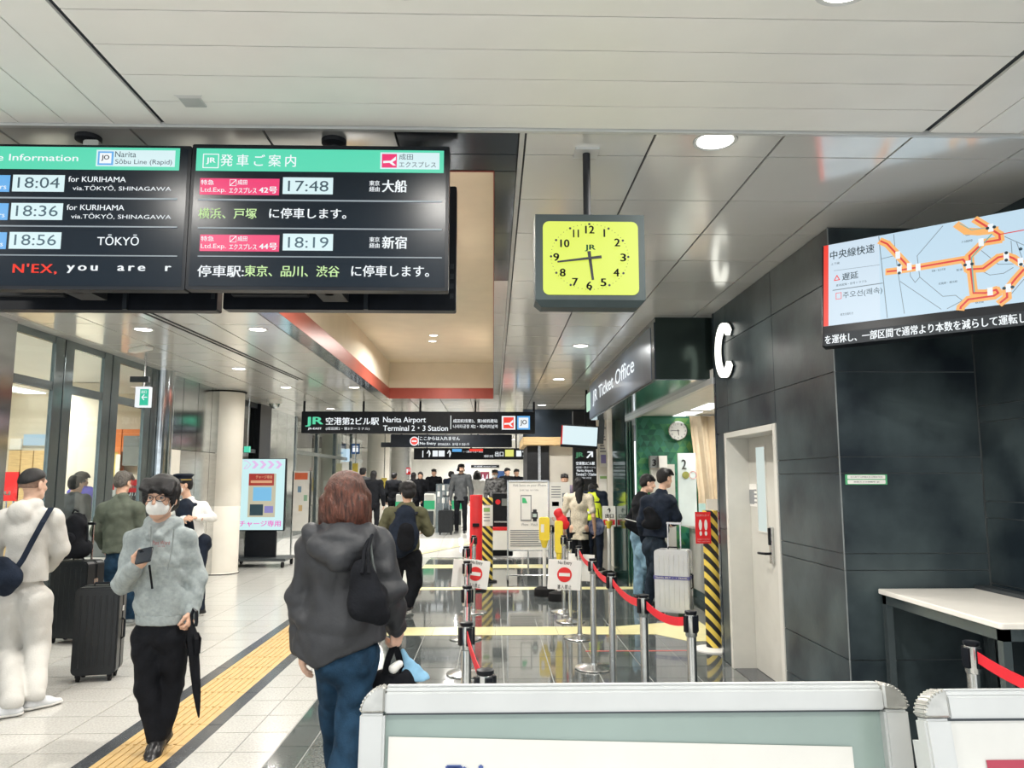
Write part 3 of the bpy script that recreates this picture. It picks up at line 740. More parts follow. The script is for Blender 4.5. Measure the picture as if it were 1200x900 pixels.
def jo_icon(F, t, u0, v0, u1, v1, y=TY, txt='JO', inkm=None, big=False):
    F.R(MB(), u0, v0, u1, v1, y).build('line_badge', M['e_blue'], t)
    w_, h_ = u1 - u0, v1 - v0; F.R(MB(), u0 + .12 * w_, v0 + .12 * h_, u1 - .12 * w_, v1 - .12 * h_, y - .001).build('badge_ground', M['e_white'], t)
    F.T(MB(), txt, u0 + .24 * w_, v0 + .28 * h_, u1 - .24 * w_, v1 - .28 * h_, y - .0025, bold=.02).each('lettering', inkm or M['ink'], t)

# --- right departure screen
t, F, hw, hh = display('departure_screen', 'black departure screen with Japanese text and times 17:48 and 18:19', 'screen', 226, 169, 525, 341, 3.3)
F.R(MB(), 231, 174, 520, 203, SY).build('header_bar', M['e_green'], t)
hb = MB(); F.T(hb, '発車ご案内', 259, 181, 347, 196, TY, space=1.45, bold=.012)
a = F.L(239, 181); b = F.L(256, 197)
for (x0, z0, x1, z1) in ((a[0], a[1], b[0], a[1]), (b[0], a[1], b[0], b[1]), (b[0], b[1], a[0], b[1]), (a[0], b[1], a[0], a[1])): hb.line([(x0, z0), (x1, z1)], .004, TY)
F.T(hb, 'JR', 242, 185, 253, 193, TY, bold=.03); hb.build('header_lettering', M['e_white'], t)
F.R(MB(), 446, 179, 515, 199, TY).build('train_badge', M['e_pale'], t); nex_icon(F, t, 448, 181, 465, 197, y=-.006)
bb = MB(); F.T(bb, '成田', 468, 181, 484, 188, -.006); F.T(bb, 'エクスプレス', 468, 190, 511, 197, -.006); bb.build('badge_lettering', M['e_navy'], t)
wt = MB(); yg = MB(); pk = MB(); tm = MB(); nv = MB(); pt = MB()
for (v0, num, time, dest) in ((209, '42号', '17:48', '大船'), (275, '44号', '18:19', '新宿')):
    F.R(pk, 235, v0, 327, v0 + 20, SY); F.R(tm, 332, v0 - 1, 390, v0 + 19, SY)
    F.T(nv, time, 338, v0 + 3, 385, v0 + 16, TY)
    F.T(pt, '特急', 236, v0 + 2, 251, v0 + 8, TY, bold=.02); F.T(pt, 'Ltd.Exp.', 236, v0 + 11, 265, v0 + 18, TY); F.T(pt, '成田', 279, v0 + 2, 290, v0 + 8, TY, bold=.02)
    F.T(pt, 'エクスプレス', 269, v0 + 11, 301, v0 + 18, TY, bold=.02); F.T(pt, num, 304, v0 + 10, 325, v0 + 18, TY, bold=.03)
    a = F.L(270, v0 + 2); b = F.L(277, v0 + 9); pt.line([(a[0], a[1]), (b[0], a[1]), (b[0], b[1]), (a[0], b[1]), (a[0], a[1])], .0018, TY); pt.line([(a[0], b[1]), (b[0], a[1])], .003, TY)
    F.T(wt, '東京', 433, v0 + 3, 445, v0 + 9, TY, bold=.02); F.T(wt, '経由', 433, v0 + 10, 445, v0 + 16, TY, bold=.02); F.T(wt, dest, 448, v0 + 2, 477, v0 + 17, TY, bold=.025)
F.T(yg, '横浜、戸塚', 233, 244, 301, 257, TY, bold=.02); F.T(wt, 'に停車します。', 316, 244, 406, 257, TY, bold=.02)
F.T(wt, '停車駅:', 232, 311, 286, 325, TY, bold=.02); F.T(yg, '東京、品川、渋谷', 287, 311, 398, 325, TY, bold=.02); F.T(wt, 'に停車します。', 412, 311, 503, 325, TY, bold=.02)
pk.each('express_label', M['e_pink'], t); tm.each('time_box', M['e_pale'], t); nv.each('time_digits', M['e_navy'], t); pt.each('label_lettering', M['e_white'], t)
wt.each('lettering', M['e_white'], t); yg.each('station_names', M['e_ygreen'], t)
rl = MB()
for v in (235, 268, 301): F.R(rl, 232, v, 518, v + .8, TY)
rl.each('rule_line', M['e_line'], t)
# --- left departure screen
t, F, hw, hh = display('departure_screen', 'black departure screen at the left edge with English text, first time 18:04', 'screen', -84, 168, 216, 340, 3.3)
F.R(MB(), -80, 171, 210, 200, SY).build('header_bar', M['e_green'], t)
hb = MB(); F.T(hb, 'Departure Information', -68, 180, 92, 192, TY, bold=.008); hb.build('header_lettering', M['e_white'], t)
F.R(MB(), 114, 176, 205, 196, TY).build('train_badge', M['e_pale'], t); jo_icon(F, t, 116, 178, 133, 194, y=-.006)
bb = MB(); F.T(bb, 'Narita', 136, 178, 160, 185, -.006); F.T(bb, 'Sōbu Line (Rapid)', 136, 187, 202, 195, -.006); bb.build('badge_lettering', M['e_navy'], t)
wt = MB(); tm = MB(); nv = MB(); bl = MB(); pt = MB(); rd = MB()
for k, (v0, time) in enumerate(((205, '18:04'), (238, '18:36'), (272, '18:56'))):
    du = -k * 2
    F.R(tm, 16 + du, v0, 75 + du, v0 + 20, SY); F.T(nv, time, 22 + du, v0 + 3, 70 + du, v0 + 16, TY); F.R(bl, -45 + du, v0, 11 + du, v0 + 20, SY); F.T(pt, '11 cars', -20 + du, v0 + 11, 8 + du, v0 + 17, TY)
    if k < 2:
        F.T(wt, 'for KURIHAMA', 81 + du, v0 + 2, 148 + du, v0 + 9, TY, bold=.008); F.T(wt, 'via.TŌKYŌ, SHINAGAWA', 86 + du, v0 + 12, 201, v0 + 20, TY, bold=.004)
    else: F.T(wt, 'TŌKYŌ', 115, v0 + 3, 163, v0 + 16, TY, bold=.01)
F.T(rd, "N'EX,", 16, 309, 67, 322, TY, space=1.15, bold=.025); F.T(wt, 'you  are  r', 79, 311, 201, 321, TY, space=1.4, bold=.03)
tm.each('time_box', M['e_pale'], t); nv.each('time_digits', M['e_navy'], t); bl.each('cars_label', M['e_blue'], t); pt.each('label_lettering', M['e_white'], t); wt.each('lettering', M['e_white'], t); rd.build('red_lettering', M['e_red'], t)
rl = MB()
for v in (232, 265, 299): F.R(rl, -80, v, 208, v + .8, TY)
rl.each('rule_line', M['e_line'], t)
# --- the pair of screens back to back behind them, and the ceiling mounts
for (u0, u1, lb, um, vm) in ((268, 534, 'black casing of a display facing away, behind the right departure screen', 390, 161), (-12, 254, 'black casing of a display facing away, behind the left departure screen', 100, 157)):
    t, F, hw, hh = panel_at('display_casing', lb, 'screen', u0, 216, u1, 364, 3.72)
    MB().rbox(-hw, hw, 0, .07, -hh, hh, .01).build('case', M['black'], t)
    MB().box(-hw + .05, -hw + .42, -.035, 0, -hh + .06, hh - .08).build('electronics_box', M['blackm'], t, bevel=.004)
    v_ = MB()
    for k in range(4): v_.box(hw - .03, hw - .012, -.006, 0, -hh + .06 + k * .05, -hh + .085 + k * .05)
    v_.box(hw - .45, hw - .43, -.02, 0, -hh, hh).build('vent', M['gap'], t)
    p = fl(um, vm, ZC)
    m_ = thing('screen_mount', 'black ceiling disc and pole carrying the ' + ('right' if um > 200 else 'left') + ' departure screen', 'mount', (p[0], p[1] + .03, 0))
    MB().lathe([(.058, ZC), (.058, ZC - .02), (.03, ZC - .03)], (0, 0, 0), 24).build('ceiling_disc', M['blackm'], m_)
    MB().cyl((0, 0, 2.5), (0, 0, ZC), .022).build('pole', M['blackm'], m_)
    MB().box(-.45, .45, -.12, .17, 2.62, 2.67).box(-.45, .45, -.12, .17, 2.9, 2.95).box(-.06, .06, -.10, .15, 2.5, 3.05).build('bracket', M['blackm'], m_)
    if um < 200:
        MB().rbox(.02, .09, -.08, .0, 3.16, 3.2, .01).build('bracket_lug', M['chrome'], m_)

# --- yellow clock
t, F, hw, hh = panel_at('clock', 'square grey hanging clock with a bright yellow dial showing 5:43', 'clock', 627, 251, 757, 359, 3.52)
MB().box(-hw, hw, 0, .15, -hh + .03, hh).add([(-hw, .0, -hh + .03), (hw, 0, -hh + .03), (hw, .15, -hh + .03), (-hw, .15, -hh + .03), (-hw + .03, .03, -hh), (hw - .03, .03, -hh), (hw - .03, .13, -hh), (-hw + .03, .13, -hh)], [(0, 4, 5, 1), (1, 5, 6, 2), (2, 6, 7, 3), (3, 7, 4, 0), (4, 7, 6, 5)]).build('case', M['clockgrey'], t)
c0 = F.L(636, 259.5); c1 = F.L(749, 346)
dm = MB().rbox(c0[0], c1[0], -.004, .002, c1[1], c0[1], .03, 6).build('dial', M['e_yellow'], t)
cx, cz = F.L(691, 303.5); k_ = 3.6 / FPX
dk = MB(); gk = MB(); rx, rz = 45.5 * k_, 39.5 * k_
nums = {12: (691, 272), 1: (708, 276), 2: (723, 287), 3: (730, 304.5), 4: (722, 322), 5: (707, 333.5), 6: (690.5, 337), 7: (674, 333), 8: (659.5, 322), 9: (652, 304), 10: (662, 288), 11: (675, 276.5)}
for i, (u, v) in nums.items():
    wd = 5.5 if i in (10, 11, 12) else 3.6; wd = 1.1 if i == 1 else wd
    if i == 11: wd = 3.6
    F.T(dk, str(i), u - wd, v - 4.6, u + wd, v + 4.6, -.006, bold=.03)
for i in range(60):
    a = 2 * PI * i / 60; r = .0058 if i % 5 == 0 else .0016
    dk.disc(cx + rx * math.sin(a), cz + rz * math.cos(a), r, -.006, n=8)
F.T(gk, 'JR', 685, 287, 698, 295, -.0055, bold=.03); gk.build('emblem', M['green_ink'], t)
dk.build('numerals', M['ink'], t)
def hand(cx, cz, ang, L, back, w0, w1, y):
    s, c = math.sin(ang), math.cos(ang); P = lambda d, o: (cx + s * d + c * o, cz + c * d - s * o)
    return MB().flat([P(-back, -w0), P(L, -w1), P(L, w1), P(-back, w0)], y, .002)
hand(cx, cz, math.radians(173), .105, .035, .008, .0055, -.012).build('hour_hand', M['ink'], t)
hand(cx, cz, math.radians(263), .155, .055, .007, .004, -.016).build('minute_hand', M['ink'], t)
MB().lathe([(.008, 0), (.008, .004)], n=12).build('hub', M['chrome'], t).rotation_euler = (PI / 2, 0, 0)
t.children[-1].location = (cx, -.017, cz)
MB().cyl((cx, .075, hh), (cx, .075, ZC - t.location[2] - .008), .0185).build('pole', M['blackm'], t, smooth=True)
MB().cyl((cx, .075, hh), (cx, .075, hh + .012), .028).build('collar', M['blackm'], t)
MB().box(cx - .058, cx + .058, .02, .13, ZC - t.location[2] - .012, ZC - t.location[2]).build('ceiling_plate', M['alu'], t)
p = fl(226, 119, ZC)
MB_ = MB().box(-.045, .045, -.04, .04, -.006, 0).add([(-.045, -.04, -.006), (.045, -.04, -.006), (.06, -.055, 0), (-.06, -.055, 0)], [(0, 1, 2, 3)])
o = tag(MB_.build('ceiling_plate', M['alu']), 'small square pale cover plate set in the near ceiling planks', 'plate'); o.location = (p[0], p[1], ZC)

# --- tilted route map screen on the right
A = Vector(fl(963, 288, 3.05)); B = Vector(fl(1200, 243.5, 3.05)); dx = (B - A).normalized(); yaw = math.atan2(dx.y, dx.x)
W_, H_ = 1.27, .60; tilt = math.radians(9)
t = thing('route_map_screen', 'wide tilted screen with orange railway route map and Japanese ticker text', 'screen', tuple(A), rot=(0, 0, 0))
t.rotation_euler = Matrix.Rotation(yaw, 3, 'Z').to_euler() if False else (Matrix.Rotation(yaw, 3, 'Z') @ Matrix.Rotation(-tilt, 3, 'X')).to_euler()
F = Face(t)
zb_ = F.L(975, 405)[1]; xr = W_
MB().box(0, xr, .0, .07, zb_, 0).build('case', M['black'], t, bevel=.004)
def Q(mb, pts, y, t_=.001): return mb.flat([F.L(*p) for p in pts], y, t_)
def zat(u, v): return F.L(u, v)
xl0, zt0 = F.L(966, 291); xs1, zt1 = F.L(979, 381)
zs0 = -.005; zs1 = F.L(979, 381)[1]
MB().rect(.012, zs0, xr - .01, zs1, -.001, .001).build('map_ground', M['e_map'], t)
xr_ = F.L(971, 288)[0]
rb = MB().rect(.012, zs0, xr_, zs1, -.0022, .001).build('red_edge', M['e_red'], t)
xp = F.L(1036, 330)[0]
MB().rect(xr_, zs0, F.L(1030, 277)[0], zs1, -.0022, .001).build('list_panel', mat('lit list ground', (.66, .80, .92), emit=.95), t)
def ft(mb, s, u0, v0, u1, v1, bold=0., y=-.004):
    """text inside the quad whose left middle and right middle are given pixels"""
    a = F.L(u0, v0); b = F.L(u1, v1); hgt = 0
    return a, b
def TX(mb, s, uL, vL, uR, hpx, bold=0.):
    x0, z0 = F.L(uL, vL); x1, _ = F.L(uR, vL - (uR - uL) * .19); h_ = hpx / FPX * 4.55
    return put_text(mb, s, x0, z0 - h_ / 2, x1, z0 + h_ / 2, -.004, bold=bold)
bk = MB(); TX(bk, '中央線快速', 973, 300, 1025, 11, .01); TX(bk, '遅延', 987, 325, 1006, 9, .01); TX(bk, '주오선(쾌속)', 988, 347, 1034, 9, .0)
TX(bk, '上下線', 974, 310, 984, 3); TX(bk, '車両故障・信号トラブル', 980, 335, 1016, 3); TX(bk, '東京方面行き', 985, 369, 1000, 3)
bk.each('lettering', M['e_navy'], t)
gk = MB()
def PL(mb, pts, wd, y): return mb.line([F.L(900 + p[0] / 4, 230 + p[1] / 4) for p in pts], wd, y)
PL(gk, [(305, 442), (538, 408)], .005, -.004); PL(gk, [(520, 190), (560, 570)], .004, -.004); PL(gk, [(310, 350), (525, 322)], .002, -.004)
for pts in ([(590, 180), (598, 270), (612, 370), (640, 550)], [(820, 140), (700, 280), (705, 330), (712, 380), (690, 405), (668, 375), (665, 330)], [(620, 400), (812, 530)], [(712, 380), (820, 470), (880, 465), (912, 490), (840, 528)], [(530, 295), (610, 275)],
            [(1000, 255), (1080, 320), (1150, 318)], [(990, 345), (1040, 370), (1105, 362), (1150, 335)], [(880, 130), (930, 185), (1010, 170)], [(1110, 190), (1200, 230)], [(1140, 210), (1145, 280), (1200, 330)], [(1165, 215), (1195, 300)], [(1140, 460), (1200, 390)]): PL(gk, pts, .0032, -.0035)
gk.each('thin_route', M['e_grey'], t)
routes = [[(530, 212), (560, 225), (663, 335)], [(560, 355), (620, 348), (700, 335), (915, 298), (932, 318), (938, 345), (1010, 340), (1080, 288), (1118, 280), (1150, 292), (1190, 318)], [(974, 112), (1085, 180), (1088, 205), (1010, 218), (945, 280), (950, 330), (965, 455), (1020, 455), (1070, 440), (1080, 455), (1060, 468), (940, 485), (905, 520), (903, 528)], [(1200, 345), (1160, 390), (1120, 440), (1122, 475), (1090, 500)], [(888, 136), (930, 165), (990, 168), (1070, 160)]]
om = MB(); rm = MB()
for r_ in routes: PL(om, r_, .040, -.0045)
for r_ in routes[:4]: PL(rm, r_, .010, -.006)
PL(rm, [(1090, 180), (1200, 160)], .005, -.006)
om.build('route_halo', M['e_orange'], t); rm.build('red_route', M['e_route'], t)
tl = MB(); PL(tl, [(1050, 180), (1000, 235), (955, 290), (958, 340), (968, 450)], .006, -.007); PL(tl, [(900, 130), (955, 160), (1020, 150)], .004, -.007); tl.build('teal_route', M['e_teal'], t)
st = MB(); sb = MB()
for (x, z) in ((610, 278), (617, 345), (664, 332), (705, 335), (940, 322), (1000, 218), (1045, 150), (1118, 285), (1185, 310), (1128, 432), (1042, 448)):
    a = F.L(900 + x / 4, 230 + z / 4); st.rect(a[0] - .012, a[1] - .022, a[0] + .012, a[1] + .022, -.008)
for (x, z) in ((617, 325), (617, 362), (925, 325), (958, 320), (1030, 153), (1062, 147), (1118, 268), (1118, 302), (1185, 250), (1187, 322), (1108, 434), (1147, 428)):
    a = F.L(900 + x / 4, 230 + z / 4); sb.disc(a[0], a[1], .0085, -.009, n=10)
st.each('station_marks', M['e_white'], t)
for (s, u, v, u2) in (('青梅・五日市線', 1092, 318, 1108), ('武蔵野・横浜線', 1100, 333, 1122), ('新宿', 1121, 317, 1128), ('小田原', 1126, 353, 1140), ('横須賀', 1143, 355, 1153), ('川越線', 1127, 284, 1140)):
    TX(sb, s, u, v, u2, 2.6)
sb.build('station_dots', M['e_navy'], t)
tr = MB(); a = F.L(978, 329); b = F.L(984, 328); c = F.L(981, 323); tr.line([a, b, c, a], .005, -.004); a = F.L(980, 351); b = F.L(986, 343); tr.line([(a[0], a[1]), (b[0], a[1]), (b[0], b[1]), (a[0], b[1]), (a[0], a[1])], .003, -.004); tr.build('warning_marks', M['e_red'], t)
x0, z0 = F.L(977, 397.5); tk = MB()
MB().rect(.02, z0 - .038, xr - .02, z0 + .038, -.001, .001).build('ticker_strip', M['gap'], t)
x1 = F.L(1200, 366)[0]
put_text(tk, 'を運休し、一部区間で通常より本数を減らして運転し', .02, z0 - .027, x1 + .01, z0 + .027, -.004, bold=.03); put_text(tk, 'ています。ご', x1 + .02, z0 - .027, xr - .03, z0 + .027, -.004, bold=.03)
tk.each('ticker_lettering', M['e_white'], t)
MB().box(.5, .75, .07, .25, zb_ + .15, -.15).box(.58, .67, .2, .3, -.4, -.1).build('wall_bracket', M['black'], t)
# small sign plate on the alcove wall
t, F, hw, hh = panel_at('notice_plate', 'small green and white notice strip on the slate wall below the route map screen', 'sign', 990.5, 556, 1040, 568, 4.695)
MB().box(-hw, hw, 0, .005, -hh, hh).build('plate', mat('green plastic', (.10, .42, .20), .4, noise=.05), t)
MB().rbox(-hw + .012, hw - .012, -.002, 0, .004, hh - .004, .004).rbox(-hw + .012, hw - .012, -.002, 0, -hh + .005, -.002, .005).build('white_label', M['paper'], t)
m_ = MB(); put_text(m_, '防犯カメラ作動中  JR', -hw + .05, -hh + .012, hw - .05, -.01, -.0035, bold=.02); put_text(m_, 'SECURITY CAMERA IN OPERATION', -hw + .03, .01, hw - .03, hh - .01, -.0035); m_.each('lettering', M['inkg'], t)

# --- glowing C on the wall
c = xw(854, 408, WX); t = thing('letter_sign', 'glowing white letter C mounted flat on the dark wall beside the ticket office', 'sign', c)
cm = MB(); n = 22; ry, rz = .20, .245
pts = []
y_hi, y_lo = xw(843, 408, WX)[1] - c[1], xw(862, 408, WX)[1] - c[1]; z_hi = xw(858, 374, WX)[2] - c[2]; z_lo = xw(858, 442, WX)[2] - c[2]
for i in range(n + 1):
    a = math.radians(40 + (360 - 80) * i / n); pts.append((-.035, -math.cos(a) * (y_hi - y_lo) * .40 * 1. + (y_hi + y_lo) / 2 * .5, math.sin(a) * (z_hi - z_lo) * .42 + (z_hi + z_lo) / 2))
cm.band([p for p in pts], .066, (1, 0, 0), .045); cm.build('letter', M['glow'], t)
MB().band([(-.008, p[1], p[2]) for p in pts], .084, (1, 0, 0), .016).build('letter_back', M['black'], t)
for p_ in (4, 11, 18): MB().cyl((-.03, pts[p_][1], pts[p_][2]), (0, pts[p_][1], pts[p_][2]), .008, n=8).build('standoff', M['chrome'], t)
# --- fascia lettering (reads along the hall)
def side_text(s, ya, yb, z0, z1, x, name, m, parent, bold=.01):
    v, f = text_mesh(s, 1.0, bold); lo = v.min(0); hi = v.max(0); mb = MB()
    mb.add([(x, ya + (yb - ya) * (p[0] - lo[0]) / (hi[0] - lo[0]), z0 + (z1 - z0) * (p[1] - lo[1]) / (hi[1] - lo[1])) for p in v], [q for q in f])
    return mb.build(name, m, parent)
fs = thing('ticket_office_sign', 'long dark fascia sign reading JR Ticket Office in white letters', 'sign', (FX - .016, 0, 0))
ya, yb_ = xw(693, 465, FX)[1], xw(745, 430, FX)[1]
za = xw(743, 443, FX)[2]; zb2 = xw(743, 417, FX)[2]
print('fascia text', ya, yb_, za, zb2)
side_text('JR Ticket Office', xw(696, 460, FX)[1], yb_, za, zb2, -.004, 'lettering', M['e_white'], fs)
gy_ = xw(691.5, 465, FX)[1]
MB().rbox(-.004, 0, gy_ - .18, gy_ + .35, za - .02, zb2 + .03, .06, axis='x').build('green_badge', mat('lit pale green badge', (.50, .78, .60), emit=.9), fs)
MB().box(-.002, .004, 7.6, 12.5, FZ + .02, ZC - .08).build('sign_ground', M['fascia'], fs)

# --- hanging station name sign
t, F, hw, hh = panel_at('station_sign', 'long black hanging sign reading Narita Airport Terminal 2-3 Station', 'sign', 353.5, 482, 627, 508, 15.7)
MB().box(-hw, hw, 0, .22, -hh, hh).build('case', M['black'], t, bevel=.01)
m_ = MB(); F.T(m_, '空港第2ビル駅', 382, 489, 444, 498, -.004, bold=.02); F.T(m_, '(成田第2・第3ターミナル)', 382, 500.5, 433, 504.5, -.004)
F.T(m_, 'Narita Airport', 449, 488.5, 499, 497, -.004, bold=.012); F.T(m_, 'Terminal 2・3 Station', 449, 498.5, 525, 505, -.004, bold=.012)
F.T(m_, '成田机场第2、第3候机楼站', 531, 491, 583, 495.5, -.004, bold=.012); F.T(m_, '나리타공항 제2・제3터미널역', 531, 497.5, 583, 502, -.004, bold=.012); F.R(m_, 528, 487, 528.6, 503, -.004)
F.T(m_, 'JR-EAST', 361, 501, 377, 504, -.004, bold=.03); m_.each('lettering', M['e_white'], t)
m_ = MB(); F.T(m_, 'JR', 358, 488.5, 379, 500, -.005, bold=.035); m_.build('green_emblem', mat('lit emblem green', (.12, .72, .42), emit=.9), t)
F.R(MB(), 588, 487.5, 604, 503.5, -.003).build('badge_ground', M['e_white'], t); nex_icon(F, t, 590, 489, 602, 502, 'e_red', y=-.005); jo_icon(F, t, 606, 487.5, 621, 503.5, y=-.004)
for u in (355, 425, 492, 557, 626):
    x = F.L(u, 480)[0]; MB().cyl((x, .11, hh), (x, .11, ZC - t.location[2]), .022, n=10).build('hanging_rod', M['black'], t)
# --- no entry sign, direction sign
t, F, hw, hh = panel_at('no_entry_sign', 'black hanging No Entry sign behind the station name sign', 'sign', 458, 509, 600, 524, 19.5)
MB().box(-hw, hw, 0, .2, -hh, hh).build('case', M['black'], t, bevel=.01); MB().box(-hw - 0.25, -hw, .05, .2, -hh, -hh + .12).build('side_bracket', M['black'], t)
m_ = MB(); F.T(m_, 'ここからは入れません', 492, 511.5, 539, 516, -.004, bold=.02); F.T(m_, 'No Entry', 492, 518, 511, 522, -.004, bold=.02); F.T(m_, '请勿由此进入   들어갈 수 없습니다', 513, 519, 550, 522, -.004); F.R(m_, 490.4, 511, 490.8, 522, -.004)
cx, cz = F.L(485.5, 517); m_.ring(cx, cz, .09, .115, -.004); m_.rect(cx - .06, cz - .018, cx + .06, cz + .018, -.006); m_.each('lettering', M['e_white'], t)
MB().disc(cx, cz, .09, -.004).build('red_disc', M['e_red'], t)
for u in (470, 560): x = F.L(u, 510)[0]; MB().cyl((x, .1, hh), (x, .1, ZC - t.location[2]), .022, n=8).build('hanging_rod', M['black'], t)
t, F, hw, hh = panel_at('direction_sign', 'black hanging direction sign with arrows and colour line blocks, furthest of the three', 'sign', 485, 525, 619, 538.5, 26)
MB().box(-hw, hw, 0, .2, -hh, hh).build('case', M['black'], t, bevel=.01)
m_ = MB(); F.T(m_, '↑', 500, 527, 505, 536, -.004, bold=.03); F.T(m_, '↑', 524, 527, 529, 536, -.004, bold=.03); F.R(m_, 507, 528, 513, 535, -.004); F.R(m_, 514, 528, 521, 535, -.004); F.R(m_, 605, 528, 611, 535, -.004); F.T(m_, '↘', 612, 528, 617, 535, -.004, bold=.03)
F.R(m_, 495, 528, 496, 536, -.004); F.T(m_, '1・2番線 千葉・東京', 543, 528, 566, 530.5, -.004); F.T(m_, '3番線 京成', 567, 533, 578, 536, -.004); F.T(m_, '出口', 580, 529, 590, 535, -.004, bold=.02); m_.each('lettering', M['e_white'], t)
m_ = MB(); F.R(m_, 530, 526, 541, 529.5, -.005).build('blue_block', M['e_blue'], t); MB().add([], []); F.R(MB(), 550, 526, 566, 529, -.006).build('red_block', M['e_red'], t); F.R(MB(), 592, 527, 602, 535, -.005).build('yellow_block', mat('lit yellow block', (.85, .85, .2), emit=.9), t)
for u in (500, 552, 605): x = F.L(u, 530)[0]; MB().cyl((x, .1, hh), (x, .1, ZC - t.location[2]), .025, n=8).build('hanging_rod', M['black'], t)

# --- exit sign on the left
t, F, hw, hh = panel_at('exit_sign', 'small hanging green and white exit sign by the glass wall', 'sign', 159, 453, 174, 477, 9.7)
MB().box(-hw, hw, 0, .08, -hh, hh).build('case', M['e_white'], t)
m_ = MB(); F.R(m_, 164.5, 456, 173.5, 475, -.003); m_.build('green_field', mat('lit exit green', (.03, .60, .38), emit=.9), t)
m_ = MB(); F.T(m_, '←', 166, 462, 172.5, 469, -.005, bold=.03); F.T(m_, '出口', 166, 457.5, 172, 461, -.005, bold=.02); m_.each('lettering', M['e_white'], t)
MB().cyl((.0, .04, hh), (0, .04, ZC - t.location[2]), .012, n=8).build('hanging_rod', M['chrome'], t)
MB().box(-.17, .06, .01, .07, hh + .06, hh + .13).build('bracket_arm', M['darkgrey'], t)
p = fl(165, 407, ZC); t = thing('emergency_light', 'slim white linear emergency light fixed under the ceiling above the exit sign', 'light', p)
MB().rbox(-.22, .22, -.05, .05, -.05, 0, .02).build('case', M['white'], t, bevel=.006); MB().box(-.2, .2, -.03, .03, -.053, -.049).build('diffuser', M['white'], t)
t.rotation_euler = (0, 0, -.7)
p = fl(322, 468, ZC); t = thing('security_camera', 'small white dome camera on the ceiling above the dark post', 'camera', p)
MB().lathe([(.14, 0), (.14, -.06), (.12, -.09)], n=20).build('base', M['white'], t, smooth=True); MB().lathe([(.11, -.09), (.09, -.15), (.05, -.18), (0, -.19)], n=20).build('dome', M['steel'], t, smooth=True)

# --- advert screen on castors
t, F, hw, hh = panel_at('advert_screen', 'upright lit advert screen on a black wheeled stand beside the white pillar', 'screen', 281, 537, 333, 622, 15.2)
t.location = (t.location[0], t.location[1], 0); 
t2 = t; cz_ = at(307, 579.5, 15.2)[2]
F = Face(t2)
MB().box(-hw, hw, 0, .07, cz_ - hh, cz_ + hh).build('case', M['black'], t); F.R(MB(), 282, 538, 331.5, 621, -.003).build('screen', M['e_cyan'], t)
m_ = MB()
for k in range(5):
    u = 286 + k * 9.2; P = [F.L(u, 540), F.L(u + 3.5, 540), F.L(u + 8, 544.5), F.L(u + 3.5, 549), F.L(u, 549), F.L(u + 4, 544.5)]
    if k: m_.flat(P, -.005, .001)
    else: m_.line(P, .012, -.005)
m_.build('arrow_print', M['e_lilac'], t)
m_ = MB(); F.T(m_, 'チャージ専用', 280.5, 610, 329, 617, -.005, bold=.03); m_.each('lettering', M['e_magenta'], t)
F.R(MB(), 292, 555, 322, 606, -.005).build('machine_picture', mat('printed machine beige', (.62, .58, .42), emit=.85), t); F.R(MB(), 292, 555, 321, 569, -.007).build('machine_header', mat('printed machine red', (.45, .03, .02), emit=.8), t)
F.R(MB(), 297, 571, 318, 587, -.007).build('machine_display', mat('printed machine blue', (.20, .55, .85), emit=.9), t); F.R(MB(), 293, 591, 308, 604, -.007).build('machine_slot', M['e_navy'], t); F.R(MB(), 310, 593, 320, 601, -.007).build('machine_slot', mat('printed machine violet', (.30, .28, .65), emit=.8), t)
m_ = MB(); F.T(m_, 'チャージ専用', 300, 557, 319, 561, -.009, bold=.02); F.R(m_, 294, 563, 319, 566, -.009); m_.build('printed_lettering', mat('printed machine orange', (.85, .45, .25), emit=.8), t)
MB().box(-.30, .30, .02, .10, .16, cz_ - hh).build('column', M['black'], t, bevel=.01)
MB().box(-.52, .58, -.32, .42, .12, .17).build('base', M['darkgrey'], t, bevel=.01)
for (x, y) in ((-.46, -.28), (.52, -.28), (-.46, .38), (.52, .38)): 
    wq = MB().cyl((x - .02, y, .055), (x + .02, y, .055), .055).build('castor', M['rubber'], t)
MB().tube([(-.5, -.2, .17), (-.62, -.3, .3), (-.62, -.3, .5), (-.5, -.2, .55)], .015, 6).build('side_bar', M['chrome'], t)

